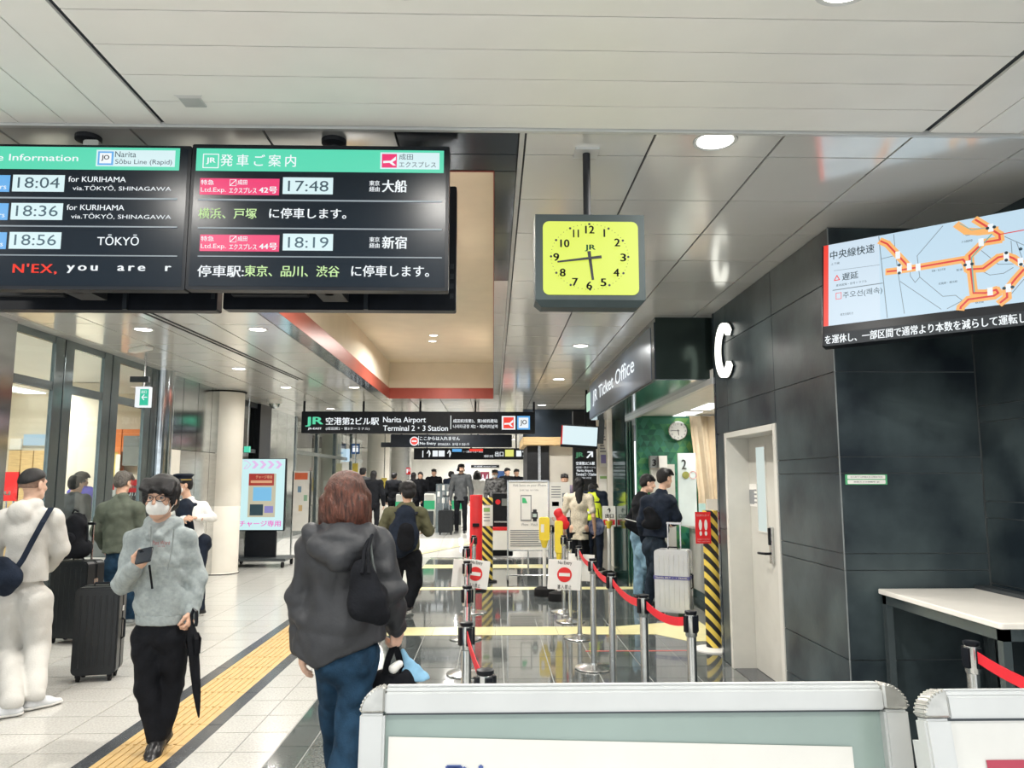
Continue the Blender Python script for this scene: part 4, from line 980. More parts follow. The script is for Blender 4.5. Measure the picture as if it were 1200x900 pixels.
# ================================================================ FOREGROUND SIGN BOARDS
def board(name, label, TL, TR, Y, Hh, tilt, paperL, cat='sign board', yaw=0., extra=None, mid='teal_acr'):
    A = at(*TL, Y); B = at(*TR, Y); c = (A + B) / 2; hw = abs(B[0] - A[0]) / 2
    t = thing(name, label, cat, c); t.rotation_euler = (Matrix.Rotation(yaw, 3, 'Z') @ Matrix.Rotation(tilt, 3, 'X')).to_euler()
    fw = .054; cr = .052
    # extruded frame rails with a stepped profile
    for nm, (x0, x1, z0, z1) in (('top_rail', (-hw + cr, hw - cr, -fw, 0)), ('bottom_rail', (-hw + .08, hw - .08, -Hh, -Hh + fw))):
        MB().box(x0, x1, -.012, .03, z0, z1 - .012).box(x0, x1, -.004, .03, z1 - .014, z1 - .004).box(x0, x1, .0, .026, z1 - .006, z1).build(nm, M['alu'], t, bevel=.004, seg=2)
    for s in (-1, 1):
        xo = s * hw
        MB().box(min(xo, xo - s * fw * .98), max(xo, xo - s * fw * .98), -.012, .03, -Hh + .08, -fw - .0).build('side_rail', M['alu'], t, bevel=.005, seg=2)
        # ribbed plastic corner
        cc = MB(); 
        for zc, sg in ((-cr, 1), (-Hh + cr, -1)):
            pts = [(xo - s * cr, zc), (xo, zc)] + [(xo - s * cr + s * cr * math.cos(a), zc + sg * cr * math.sin(a)) for a in [i * PI / 16 for i in range(1, 9)]]
            cc.flat(pts, -.016, .046)
        cc.each('corner_cap', M['chrome_dull'], t, bevel=.004)
        rb_ = MB()
        for i in range(1, 10):
            a = i * PI / 20; px_, pz_ = xo - s * cr + s * .0505 * math.cos(a), -cr + .0505 * math.sin(a)
            rb_.cyl((px_, -.018, pz_), (px_, .03, pz_), .0024, n=6)
        rb_.each('corner_rib', M['chrome_dull'], t)
    MB().rect(-hw + .04, -Hh + .05, hw - .04, -.04, .012, .006).build('back_panel', M[mid], t)
    MB().box(-hw + fw, hw - fw, .006, .02, -fw - .006, -fw).build('inner_gasket', M['darkgrey'], t)
    if extra: extra(t, hw)
    for s in (-1, 1):
        MB().box(s * hw - .03 * s - .02, s * hw - .03 * s + .02, .03, .07, -Hh - .25, -.1).build('leg', M['alu'], t)
    return t
M['chrome_dull'] = mat('grey ribbed plastic corner', (.50, .50, .47), .22, .6, noise=.15, nscale=30)
def ex1(t, hw):
    F = Face(t)
    a = F.L(455, 864); b = F.L(1000, 874)
    pm_ = MB(); pm_.flat([(a[0], a[1]), (b[0] + .0, b[1] - .003), (b[0], -.95), (a[0], -.95)], .006, .002); pp = pm_.build('poster', M['paper'], t)
    m_ = MB(); a = F.L(522, 897); b = F.L(600, 925); put_text(m_, 'Ticket', a[0], b[1], b[0], a[1], .003, bold=.05); m_.each('lettering', M['blueink'], pp)
board('sign_board', 'wide aluminium framed sign board with grey green panel, nearest in the centre foreground', (424, 799), (1058, 804), 1.72, 1.05, math.radians(-7), None, extra=ex1)
def ex2(t, hw):
    F = Face(t); a = F.L(1112, 840); 
    MB().rect(-hw + .06, -.95, hw - .06, -.06, .006, .003).build('poster', M['white'], t)
    a = F.L(1157, 891); MB().rect(a[0], -.5, hw - .12, a[1], .003, .001).build('red_block', mat('dusty red print', (.45, .05, .09), .4, noise=.05), t)
board('sign_board', 'aluminium framed sign board with a white poster and red block, at the lower right corner', (1074, 801), (1500, 812), 1.60, 1.05, math.radians(-12), None, extra=ex2, mid='white')

# ================================================================ TABLE IN THE ALCOVE
tz_ = 1.0; A = fl(1035, 693, tz_); 
x0, x1 = 2.31, 2.985; y1 = 4.68; y0 = 3.55
t = thing('counter_table', 'white topped counter with a grey frame standing in the slate alcove', 'table', (x0, y0, 0))
W_ = x1 - x0; D_ = y1 - y0
MB().rbox(0, W_ - .08, 0, D_, tz_ - .028, tz_, .02, axis='z').build('tabletop', M['counter'], t, bevel=.003)
MB().box(W_ - .08, W_, 0, D_, tz_ - .03, tz_ + .02).build('rear_rail', M['darkgrey'], t)
MB().box(.02, .05, .02, D_ - .02, tz_ - .085, tz_ - .029).box(.02, W_, .02, .05, tz_ - .085, tz_ - .029).build('apron', M['frame'], t)
for (x, y) in ((.02, .02), (.02, D_ - .06), (W_ - .06, .02), (W_ - .06, D_ - .06)): MB().box(x, x + .04, y, y + .04, 0, tz_ - .03).build('leg', M['frame'], t)
MB().box(.06, W_ - .02, .08, D_ - .02, .06, .10).build('lower_shelf', M['darkgrey'], t)

# ================================================================ PEOPLE: smooth bodies grown from blended round cones
def surface_nets(D, org, h):
    """iso surface of D at 0 as quads, one vertex per crossed cell"""
    S = D < 0; nx, ny, nz = D.shape
    c = S[:-1, :-1, :-1].astype(np.int8)
    for a, b, e in ((1, 0, 0), (0, 1, 0), (0, 0, 1), (1, 1, 0), (1, 0, 1), (0, 1, 1), (1, 1, 1)): c = c + S[a:nx - 1 + a, b:ny - 1 + b, e:nz - 1 + e]
    act = (c > 0) & (c < 8); idx = -np.ones(act.shape, np.int64); I = np.argwhere(act); idx[act] = np.arange(len(I))
    P = np.zeros((len(I), 3)); N = np.zeros(len(I))
    cor = [(a, b, e) for a in (0, 1) for b in (0, 1) for e in (0, 1)]
    for i in range(8):
        for j in range(i + 1, 8):
            A, B = np.array(cor[i]), np.array(cor[j])
            if abs(A - B).sum() != 1: continue
            da = D[I[:, 0] + A[0], I[:, 1] + A[1], I[:, 2] + A[2]]; db = D[I[:, 0] + B[0], I[:, 1] + B[1], I[:, 2] + B[2]]
            m = (da < 0) != (db < 0); t = np.where(m, da / np.where(m, da - db, 1), 0)
            P += np.where(m[:, None], I + A + t[:, None] * (B - A), 0); N += m
    P /= N[:, None]; Vt = P * h + org; F = []
    for ax in range(3):
        o1, o2 = [(1, 2), (2, 0), (0, 1)][ax]
        sl = [slice(1, -1)] * 3; sl[ax] = slice(0, -1); sh_ = list(sl); sh_[ax] = slice(1, None)
        a = S[tuple(sl)]; b = S[tuple(sh_)]; E = np.argwhere(a != b)
        if len(E) == 0: continue
        base = E.copy(); base[:, o1] += 1; base[:, o2] += 1
        sgn = a[E[:, 0], E[:, 1], E[:, 2]]
        def g(d1, d2):
            q = base.copy(); q[:, o1] -= d1; q[:, o2] -= d2; return idx[q[:, 0], q[:, 1], q[:, 2]]
        q = np.stack([g(1, 1), g(0, 1), g(0, 0), g(1, 0)], 1); q[~sgn] = q[~sgn][:, ::-1]
        q = q[(q >= 0).all(1)]; F.append(q)
    return Vt, (np.concatenate(F) if F else np.zeros((0, 4), int))

def vec(*a): return np.array(a, float)
def nrm(v): v = np.asarray(v, float); return v / (np.linalg.norm(v) + 1e-9)
class Sdf:
    def __init__(s): s.ops = []
    def rc(s, a, b, ra, rb, k=.02, flat=None, sub=False):
        s.ops.append(('rc', np.array(a, float), np.array(b, float), ra, rb, k, flat, sub)); return s
    def chain(s, pts, rs, k=.02, flat=None):
        for i in range(len(pts) - 1): s.rc(pts[i], pts[i + 1], rs[i], rs[i + 1], k, flat)
        return s
    def ell(s, c, r, R=None, k=.02, sub=False):
        s.ops.append(('el', np.array(c, float), np.array(r, float), R, 0, k, None, sub)); return s
    def cut(s, p, n, k=.004): s.ops.append(('cut', np.array(p, float), nrm(n), 0, 0, k, None, True)); return s
    def grid(s, h, wr=0., seed=0, wf=1.):
        lo = np.full(3, 1e9); hi = -lo
        for o in s.ops:
            if o[-1]: continue
            if o[0] == 'rc': m = max(o[3], o[4]); pts = [o[1] - m, o[1] + m, o[2] - m, o[2] + m]
            else: m = o[2].max(); pts = [o[1] - m, o[1] + m]
            for p in pts: lo = np.minimum(lo, p); hi = np.maximum(hi, p)
        lo -= 3 * h + wr; hi += 3 * h + wr; n = np.ceil((hi - lo) / h).astype(int) + 1
        D = np.full(tuple(n), .09); ax = [lo[i] + h * np.arange(n[i]) for i in range(3)]
        for o in s.ops:
            kind, k = o[0], o[5]
            if kind == 'cut':
                X, Y, Z = ax[0][:, None, None], ax[1][None, :, None], ax[2][None, None, :]
                d = (X - o[1][0]) * o[2][0] + (Y - o[1][1]) * o[2][1] + (Z - o[1][2]) * o[2][2]; D = np.maximum(D, d); continue
            if kind == 'rc': m = max(o[3], o[4]) + k + .09; l_ = np.minimum(o[1], o[2]) - m; h_ = np.maximum(o[1], o[2]) + m
            else: m = o[2].max() + k + .09; l_ = o[1] - m; h_ = o[1] + m
            i0 = np.clip(((l_ - lo) / h).astype(int), 0, n); i1 = np.clip(((h_ - lo) / h).astype(int) + 2, 0, n)
            if (i1 <= i0).any(): continue
            sl = tuple(slice(i0[i], i1[i]) for i in range(3))
            X, Y, Z = ax[0][sl[0]][:, None, None], ax[1][sl[1]][None, :, None], ax[2][sl[2]][None, None, :]
            if kind == 'rc':
                a, b, ra, rb = o[1], o[2], o[3], o[4]; ab = b - a; L2 = max(ab @ ab, 1e-9)
                t = np.clip(((X - a[0]) * ab[0] + (Y - a[1]) * ab[1] + (Z - a[2]) * ab[2]) / L2, 0, 1)
                wx, wy, wz = X - a[0] - t * ab[0], Y - a[1] - t * ab[1], Z - a[2] - t * ab[2]
                q2 = wx * wx + wy * wy + wz * wz; r = ra + (rb - ra) * t
                if o[6] is not None:
                    nn, sc = o[6]; wn = wx * nn[0] + wy * nn[1] + wz * nn[2]; q2 = q2 + wn * wn * (1 / sc ** 2 - 1)
                    d = (np.sqrt(q2) - r) * (.5 + .5 * sc)
                else: d = np.sqrt(q2) - r
            else:
                r = o[2]; wx, wy, wz = X - o[1][0], Y - o[1][1], Z - o[1][2]
                if o[3] is not None:
                    R = o[3]; wx, wy, wz = [wx * R[i][0] + wy * R[i][1] + wz * R[i][2] for i in range(3)]
                q = np.sqrt((wx / r[0]) ** 2 + (wy / r[1]) ** 2 + (wz / r[2]) ** 2); q1 = np.sqrt((wx / r[0] ** 2) ** 2 + (wy / r[1] ** 2) ** 2 + (wz / r[2] ** 2) ** 2) + 1e-9
                d = q * (q - 1) / q1; d = np.maximum(d, -.08)
            G_ = D[sl]
            if o[7]: 
                d = -d; hh_ = np.clip(.5 - .5 * (G_ - d) / k, 0, 1); D[sl] = G_ * (1 - hh_) + d * hh_ + k * hh_ * (1 - hh_)
            else:
                hh_ = np.clip(.5 + .5 * (G_ - d) / k, 0, 1); D[sl] = G_ * (1 - hh_) + d * hh_ - k * hh_ * (1 - hh_)
        if wr:
            R_ = np.random.RandomState(seed); X, Y, Z = ax[0][:, None, None], ax[1][None, :, None], ax[2][None, None, :]
            Nn = 0
            for q in range(5):
                f = R_.uniform(9, 27, 3) * wf * R_.choice([-1, 1], 3); f2 = R_.uniform(6, 18, 3) * R_.choice([-1, 1], 3)
                Nn = Nn + (.62 - np.abs(np.sin(.62 * (X * f[0] + Y * f[1] + Z * f[2] * .8) + R_.uniform(0, 6) + 1.5 * np.sin(X * f2[0] + Y * f2[1] + Z * f2[2])))) * (1.4 if q < 3 else .8)
            band_ = np.abs(D) < .05
            D = D + np.where(band_, wr * .8 * Nn, 0)
        return D, lo
    def mesh(s, h, wr=0., seed=0, wf=1.):
        D, lo = s.grid(h, wr, seed, wf); return surface_nets(D, lo, h)

def mk_obj(name, parts, m, parent, origin):
    """join vertex / face sets into one smooth mesh in the parent's frame"""
    V = []; F = []; b = 0
    for v, f in parts: V.append(v); F.append(f + b); b += len(v)
    V = np.concatenate(V) - np.array(origin); F = np.concatenate(F)
    me = bpy.data.meshes.new(name); me.vertices.add(len(V)); me.vertices.foreach_set('co', V.astype(np.float32).ravel())
    me.loops.add(len(F) * 4); me.loops.foreach_set('vertex_index', F.astype(np.int32).ravel())
    me.polygons.add(len(F)); me.polygons.foreach_set('loop_start', np.arange(len(F), dtype=np.int32) * 4)
    me.update(calc_edges=True); me.polygons.foreach_set('use_smooth', np.ones(len(F), bool)); me.materials.append(m); me.validate()
    o = bpy.data.objects.new(name, me); COL.objects.link(o); o.parent = parent; return o

def frame(fwd, up=(0, 0, 1)):
    f = nrm(fwd); r = nrm(np.cross(f, up)); u = np.cross(r, f); return f, r, u     # r = the figure's right hand side

def head_parts(c, f, r, u, s=1., hvox=.005, mouth=True):
    """skin of the head; c = centre of the skull, s = 1 for a 0.23 m head"""
    P = lambda x, y, z: c + (r * x + f * y + u * z) * s
    R = np.array([r, f, u]); q = Sdf()
    q.ell(P(0, -.012, .028), np.array([.074, .092, .086]) * s, R)
    q.ell(P(0, .030, -.035), np.array([.058, .060, .080]) * s, R, .03)
    q.ell(P(0, .058, -.094), np.array([.026, .022, .022]) * s, R, .03)
    q.rc(P(-.045, .02, -.07), P(-.012, .06, -.098), .018 * s, .016 * s, .03); q.rc(P(.045, .02, -.07), P(.012, .06, -.098), .018 * s, .016 * s, .03)
    q.rc(P(-.035, .078, .018), P(.035, .078, .018), .010 * s, .010 * s, .02)
    for k in (-1, 1):
        q.ell(P(k * .031, .094, -.002), np.array([.017, .012, .010]) * s, R, .012, sub=True)
        q.ell(P(k * .078, -.004, -.012), np.array([.010, .020, .034]) * s, R, .008); q.ell(P(k * .089, .004, -.012), np.array([.006, .011, .021]) * s, R, .005, sub=True)
        q.ell(P(k * .040, .066, -.035), np.array([.020, .018, .018]) * s, R, .02)
    q.rc(P(0, .090, .004), P(0, .112, -.034), .007 * s, .011 * s, .01); q.rc(P(-.010, .100, -.039), P(.010, .100, -.039), .008 * s, .008 * s, .008)
    if mouth: q.rc(P(-.019, .086, -.066), P(.019, .086, -.066), .0055 * s, .0055 * s, .008); q.rc(P(-.015, .086, -.076), P(.015, .086, -.076), .006 * s, .006 * s, .008)
    return q, P, R

def hand_sdf(q, w_, d, n, t, s=1., curl=.5, spread=1., thumb=.5):
    """wrist w_, d along the fingers, n out of the palm, t to the thumb's side"""
    d, n, t = nrm(d), nrm(n), nrm(t); k = .006
    q.rc(w_, w_ + d * .03 * s, .024 * s, .027 * s, .015, (n, .62)); 
    q.rc(w_ + d * .035 * s + t * .012 * s, w_ + d * .082 * s + t * .016 * s, .028 * s, .022 * s, .012, (n, .5)); q.rc(w_ + d * .035 * s - t * .012 * s, w_ + d * .078 * s - t * .018 * s, .026 * s, .020 * s, .012, (n, .5))
    L = ((.030, .024, .020, .0092), (.034, .027, .022, .0096), (.031, .025, .021, .0092), (.024, .019, .018, .0082))
    for i, (a, b, e, rr) in enumerate(L):
        off = (.029 - .0195 * i) * s; p = w_ + d * (.086 - .004 * abs(i - 1)) * s + t * off; ang = curl * .75
        cur = d; q.rc(p - d * .02 * s, p, rr * s, rr * s, k)
        for j, l in enumerate((a, b, e)):
            ang_j = ang * (1.0 + .25 * j) * (1 + .06 * i); c_, s_ = math.cos(ang_j), math.sin(ang_j)
            base = nrm(cur * c_ + nrm(np.cross(np.cross(cur, n), cur)) * s_) if j == 0 else nrm(cur * c_ + nn * s_)
            nn = nrm(n * 1.0 - base * (n @ base)) if abs(n @ base) < .98 else -d
            if (base @ d) < 0: nn = -d
            p2 = p + base * l * s; q.rc(p, p2, rr * s * (1 - .07 * j), rr * s * (.93 - .07 * j), k * .7); p = p2; cur = base
    p = w_ + d * .022 * s + t * .022 * s; a = nrm(t * .75 + d * .75 + n * .35 * thumb); q.rc(p, p + a * .042 * s, .0145 * s, .0115 * s, .012)
    p2 = p + a * .042 * s; b = nrm(d * .9 + t * (.5 - .6 * thumb) + n * .8 * thumb); q.rc(p2, p2 + b * .030 * s, .0108 * s, .0095 * s, .006); q.rc(p2 + b * .030 * s, p2 + nrm(b + n * .2 * thumb) * .054 * s, .0095 * s, .0078 * s, .006)
    return q

def person(label, base, height, face, J={}, top='jacket', topm=None, botm=None, shoem=None, hairm=None, skin=None, vox=.014, hair='short', build=1.0,
           hem=None, headdir=None, hands=True, near=False, group=None, bulk=1., wr=.004, name='person', legs_bulk=1., hood=False, seed=1, collar=True, skirt=False, mouth=True, hem_r=1., headoff=None, short_sleeve=False, headscale=1., extra=None):
    """base = the point on the ground below the pelvis; J overrides joints with world points"""
    H = height; base = np.array(base, float); f, r, u = frame((face[0], face[1], 0)); P = lambda x, y, z: base + r * x + f * y + vec(0, 0, z)
    j = dict(head=P(0, .015, .935 * H), neck=P(0, -.01, .855 * H), chest=P(0, 0, .75 * H), waist=P(0, 0, .62 * H), pelvis=P(0, 0, .53 * H))
    for k, sg in (('R', 1), ('L', -1)):
        j['sh' + k] = P(sg * .112 * H, -.005, .815 * H); j['el' + k] = P(sg * .150 * H, -.03, .63 * H); j['wr' + k] = P(sg * .155 * H, .05, .485 * H)
        j['hip' + k] = P(sg * .053 * H, 0, .51 * H); j['kn' + k] = P(sg * .058 * H, .02, .285 * H); j['an' + k] = P(sg * .06 * H, -.02, .045 * H)
    for k, v in J.items(): j[k] = np.array(v, float)
    t = thing(name, label, 'person', base, 0, group); og = base
    hd = headdir if headdir is not None else f
    hf, hr, hu = frame(hd); hs = H / 1.7 * .98 * headscale
    skin = skin or M['skin']; B = build
    # ---- skin: one body
    body = Sdf()
    body.rc(j['neck'] - vec(0, 0, .05), j['head'] - hu * .05 * hs - hf * .012, .052 * hs, .047 * hs, .03)
    flat = (f, .62)
    body.rc(j['shL'], j['shR'], .05 * B, .05 * B, .04); body.rc(j['chest'], j['waist'], .125 * B, .105 * B, .05, flat); body.rc(j['waist'], j['pelvis'], .105 * B, .13 * B, .05, flat)
    for k in 'RL':
        body.chain([j['sh' + k], j['el' + k], j['wr' + k]], [.045, .036, .026], .015)
        body.chain([j['hip' + k], j['kn' + k], j['an' + k]], [.075, .05, .036], .02); body.rc(j['an' + k], j['an' + k] - vec(0, 0, .015), .033, .028, .02)
    parts = [body.mesh(max(vox, .013))]
    q, HP, HR = head_parts(j['head'], hf, hr, hu, hs, mouth=mouth)
    q.rc(j['neck'] - vec(0, 0, .03), j['head'] - hu * .05 * hs - hf * .012, .052 * hs, .048 * hs, .03)
    parts.append(q.mesh(.0045 if near else (.007 if vox < .016 else .010)))
    if hands:
        hq = None
        for k, sg in (('R', 1), ('L', -1)):
            hd_ = j.get('hd' + k); wv = j['wr' + k]; d = nrm(hd_ - wv) if hd_ is not None else nrm(wv - j['el' + k])
            n_ = j.get('pn' + k); n_ = nrm(n_) if n_ is not None else -r * sg; tt = j.get('tn' + k); tt = nrm(tt) if tt is not None else f
            n_ = nrm(n_ - d * (n_ @ d)); tt = nrm(tt - d * (tt @ d) - n_ * (tt @ n_))
            hq = Sdf(); hand_sdf(hq, wv, d, n_, tt, H / 1.7, curl=J.get('curl' + k, .45), thumb=J.get('th' + k, .5)); hq.rc(wv - d * .05, wv, .027, .024, .01)
            parts.append(hq.mesh(.0035 if near else .006))
    mk_obj('body', parts, skin, t, og)
    # ---- hair
    hq = Sdf(); sc = hs
    if hair == 'short':
        hq.ell(HP(0, -.018, .040), np.array([.083, .098, .090]) * sc, HR); hq.ell(HP(0, -.045, -.01), np.array([.076, .066, .075]) * sc, HR, .02)
        hq.ell(HP(0, .085, -.025), np.array([.085, .062, .078]) * sc, HR, .01, sub=True); hq.ell(HP(0, .03, -.09), np.array([.10, .10, .06]) * sc, HR, .02, sub=True)
        for a in range(7): hq.rc(HP(-.06 + .02 * a, .03, .09), HP(-.066 + .022 * a, .083, .045 + .01 * (a % 2)), .024 * sc, .014 * sc, .015)
    elif hair == 'mop':
        hq.ell(HP(0, -.012, .046), np.array([.100, .108, .094]) * sc, HR); hq.ell(HP(0, -.04, -.02), np.array([.090, .075, .075]) * sc, HR, .02)
        hq.ell(HP(0, .085, -.045), np.array([.082, .060, .066]) * sc, HR, .01, sub=True)
        for a in range(9): hq.rc(HP(-.072 + .018 * a, .045, .085), HP(-.080 + .02 * a, .094, .030 + .010 * (a % 3)), .026 * sc, .013 * sc, .012)
        for sg in (-1, 1): hq.rc(HP(sg * .082, .03, .03), HP(sg * .083, .035, -.03), .020 * sc, .010 * sc, .02)
    elif hair == 'fade':
        hq.ell(HP(0, -.006, .046), np.array([.0785, .098, .075]) * sc, HR); hq.ell(HP(0, -.03, .02), np.array([.0795, .086, .072]) * sc, HR, .01)
        hq.cut(HP(0, 0, .036), -(hu + hf * -.35))
    elif hair == 'bob':
        hq.ell(HP(0, -.012, .040), np.array([.098, .108, .092]) * sc, HR); hq.ell(HP(0, -.045, -.06), np.array([.120, .088, .125]) * sc, HR, .04)
        for a in range(-4, 5): hq.rc(HP(.024 * a, -.075 + .006 * abs(a), -.02), HP(.030 * a, -.095 + .015 * abs(a), -.165 - .012 * (a % 3)), .030 * sc, .013 * sc, .014)
        for sg in (-1, 1): hq.rc(HP(sg * .085, .02, 0), HP(sg * .105, .03, -.15), .032 * sc, .014 * sc, .03)
        hq.ell(HP(0, .085, -.055), np.array([.074, .062, .085]) * sc, HR, .01, sub=True)
    elif hair == 'long':
        hq.ell(HP(0, -.014, .038), np.array([.086, .100, .088]) * sc, HR); hq.rc(HP(0, -.055, -.02), HP(0, -.095, -.38), .082 * sc, .045 * sc, .04, (hf, .55))
        hq.ell(HP(0, .09, -.045), np.array([.078, .062, .085]) * sc, HR, .01, sub=True)
    if hair == 'fade':
        sq = Sdf(); sq.ell(HP(0, -.012, .030), np.array([.0765, .0955, .082]) * sc, HR); sq.ell(HP(0, -.045, -.01), np.array([.066, .062, .070]) * sc, HR, .02); sq.ell(HP(0, .085, -.025), np.array([.09, .075, .09]) * sc, HR, .01, sub=True); sq.cut(HP(0, 0, -.03), -hu); sq.cut(HP(0, 0, .05), hu)
        mk_obj('faded_sides', [sq.mesh(.0055)], mat('clipped hair', (.20, .13, .10), .8, noise=.2, nscale=60), t, og)
    if hair: mk_obj('hair', [hq.mesh(.0055 if near else .008, .0008 if hair == 'fade' else .003, seed + 3, 2.2)], hairm or M['hair_b'], t, og)
    # ---- upper garment
    g = Sdf(); b_ = .022 * bulk; hemz = hem if hem is not None else .50 * H; fl_ = (f, .66)
    topm = topm or M['jacket']
    g.rc(j['shL'], j['shR'], .062 * B + b_ * .6, .062 * B + b_ * .6, .05)
    g.rc(j['neck'] - vec(0, 0, .035), j['chest'], .070 * B + b_ * .5, .135 * B + b_, .05, (f, .75)); g.rc(j['chest'], j['waist'], .138 * B + b_, .122 * B + b_ * 1.1, .06, fl_)
    hp = np.array([j['pelvis'][0], j['pelvis'][1], base[2] + hemz]); g.rc(j['waist'], hp - vec(0, 0, .04), .124 * B + b_ * 1.1, (.148 * B + b_) * hem_r, .05, fl_)
    g.cut(hp, (0, 0, -1)); g.cut(j['neck'] + vec(0, 0, .035) + f * .02, nrm(vec(0, 0, 1) + f * .35))
    if hood:
        g.rc(j['neck'] + r * .07 - f * .01 - vec(0, 0, .01), j['neck'] - f * .085 - vec(0, 0, .035), .036, .052, .03); g.rc(j['neck'] - r * .07 - f * .01 - vec(0, 0, .01), j['neck'] - f * .085 - vec(0, 0, .035), .036, .052, .03)
        g.rc(j['neck'] + r * .055 + f * .02, j['neck'] + r * .02 + f * .085 - vec(0, 0, .07), .024, .018, .03); g.rc(j['neck'] - r * .055 + f * .02, j['neck'] - r * .02 + f * .085 - vec(0, 0, .07), .024, .018, .03)
        g.ell(j['neck'] - f * .10 - vec(0, 0, .07), (.105, .05, .075), np.array([r, f, vec(0, 0, 1)]), .04)
    elif collar:
        g.rc(j['neck'] + r * .045, j['neck'] - f * .05 + vec(0, 0, .01), .024, .022, .02); g.rc(j['neck'] - r * .045, j['neck'] - f * .05 + vec(0, 0, .01), .024, .022, .02)
        g.rc(j['neck'] + r * .045, j['neck'] + f * .05 - vec(0, 0, .045), .022, .018, .02); g.rc(j['neck'] - r * .045, j['neck'] + f * .05 - vec(0, 0, .045), .022, .018, .02)
    if extra: extra(g, j)
    for k in 'RL':
        s0, e0, w0 = j['sh' + k], j['el' + k], j['wr' + k]
        if short_sleeve: g.rc(s0, s0 + (e0 - s0) * .7, .056 * B + b_ * .4, .05 + b_ * .4, .03); continue
        g.chain([s0, e0, w0 - nrm(w0 - e0) * .0], [.056 * B + b_ * .6, .046 * B + b_ * .6, .033 + b_ * .5], .025)
    gm = mk_obj(top, [g.mesh(vox * .8, wr, seed)], topm, t, og)
    # ---- lower garment
    l = Sdf(); lb = legs_bulk; wz = min(hemz + .10, .60 * H)
    wpt = np.array([j['pelvis'][0], j['pelvis'][1], base[2] + wz])
    l.rc(wpt, j['pelvis'] - vec(0, 0, .02), .118 * B, .135 * B, .05, (f, .72))
    for k in 'RL': l.chain([j['hip' + k], j['kn' + k], j['an' + k] + vec(0, 0, .015)], [.092 * B * (1 + .5 * (lb - 1)), .064 * lb, .052 * lb], .03)
    for k in 'RL': l.rc(j['hip' + k] - f * .03, j['hip' + k] - f * .045 - vec(0, 0, .03), .085 * B, .08 * B, .04)
    az = min(j['anR'][2], j['anL'][2]); l.cut(vec(0, 0, az - .012), (0, 0, -1)); l.cut(vec(0, 0, wpt[2] + .02), (0, 0, 1))
    mk_obj('trousers', [l.mesh(vox * .9, wr * .9, seed + 1, .8)], botm or M['black_c'], t, og)
    # ---- shoes
    for k, sg in (('R', 1), ('L', -1)):
        s_ = Sdf(); a = j['an' + k]; tf = J.get('toe' + k); fd = nrm(np.array(tf) - a) if tf is not None else nrm(f + r * sg * .12); fd = nrm(fd * vec(1, 1, 1 if tf is not None else 0))
        sx = nrm(np.cross(fd, (0, 0, 1))); up = np.cross(sx, fd); gd = a - up * .065 * H / 1.7
        s_.rc(a + up * .01, a - up * .03 - fd * .01, .044, .046, .02); s_.rc(gd - fd * .035 + up * .025, gd + fd * .10 + up * .022, .040, .044, .02, (up, .75)); s_.rc(gd + fd * .10 + up * .02, gd + fd * .165 + up * .016, .044, .032, .02, (up, .62))
        s_.rc(a + up * .0, gd + fd * .09 + up * .03, .040, .030, .03)
        s_.cut(gd + up * .012, -up)
        so = mk_obj('shoe', [s_.mesh(.007 if near else .011)], shoem or M['shoe_b'], t, og)
        s2 = Sdf(); s2.rc(gd - fd * .035 + up * .01, gd + fd * .10 + up * .01, .042, .047, .01, (up, .6)); s2.rc(gd + fd * .10 + up * .01, gd + fd * .168 + up * .012, .047, .034, .01, (up, .6)); s2.cut(gd - up * .004, -up); s2.cut(gd + up * .016, up)
        if near: mk_obj('sole', [s2.mesh(.006)], M['sole'] if shoem is M['shoe_w'] else M['rubber'], so, (0, 0, 0)); so.children[0].matrix_parent_inverse = Matrix(); so.children[0].location = (-og[0], -og[1], -og[2])
    return t, j, dict(f=f, r=r, HP=HP, HR=HR, hf=hf, hr=hr, hu=hu, og=og, hs=hs, P=P)

def eyes(t, I, glasses=False):
    HP = I['HP']; og = I['og']; s = I['hs']
    for k in (-1, 1):
        c = HP(k * .031, .0785, -.001); e = MB(); c = c - og
        o = MB().lathe([(0, -.0105 * s)] + [(.0105 * s * math.cos(a), .0105 * s * math.sin(a)) for a in [(-PI / 2 + PI * i / 8) for i in range(1, 8)]] + [(0, .0105 * s)], n=12).build('eye', mat('eye white', (.33, .31, .30), .3, noise=.02), t, smooth=True); o.location = tuple(c)
        p = I['hf'] * .0098 * s; MB().cyl(tuple(p * .55), tuple(p * 1.09), .0058 * s, .0046 * s, n=12).build('iris', mat('dark iris', (.012, .008, .006), .15, noise=.1), o)
        b = MB().tube([tuple(HP(k * (.014 + .009 * i), .0925 - .0022 * i * i * .5, .0225 + .0022 * math.sin(i)) - og) for i in range(5)], [.0022, .003, .003, .0026, .0014], 6).build('eyebrow', M['hair_b'], t)
    if glasses:
        gl = MB()
        for k in (-1, 1):
            pts = [tuple(HP(k * .034 + .027 * math.cos(a), .1035 - abs(.027 * math.cos(a)) * .12 * (1 if k * math.cos(a) > 0 else 0), -.004 + .0185 * math.sin(a)) - og) for a in [2 * PI * i / 20 for i in range(21)]]
            gl.tube(pts, .0021, 6)
            gl.tube([tuple(HP(k * .061, .099, .003) - og), tuple(HP(k * .078, .07, .004) - og), tuple(HP(k * .084, .0, .0) - og)], .002, 6)
        gl.tube([tuple(HP(-.008, .106, .002) - og), tuple(HP(0, .108, .005) - og), tuple(HP(.008, .106, .002) - og)], .0021, 6)
        gl.build('spectacles', M['ink'], t, smooth=True)
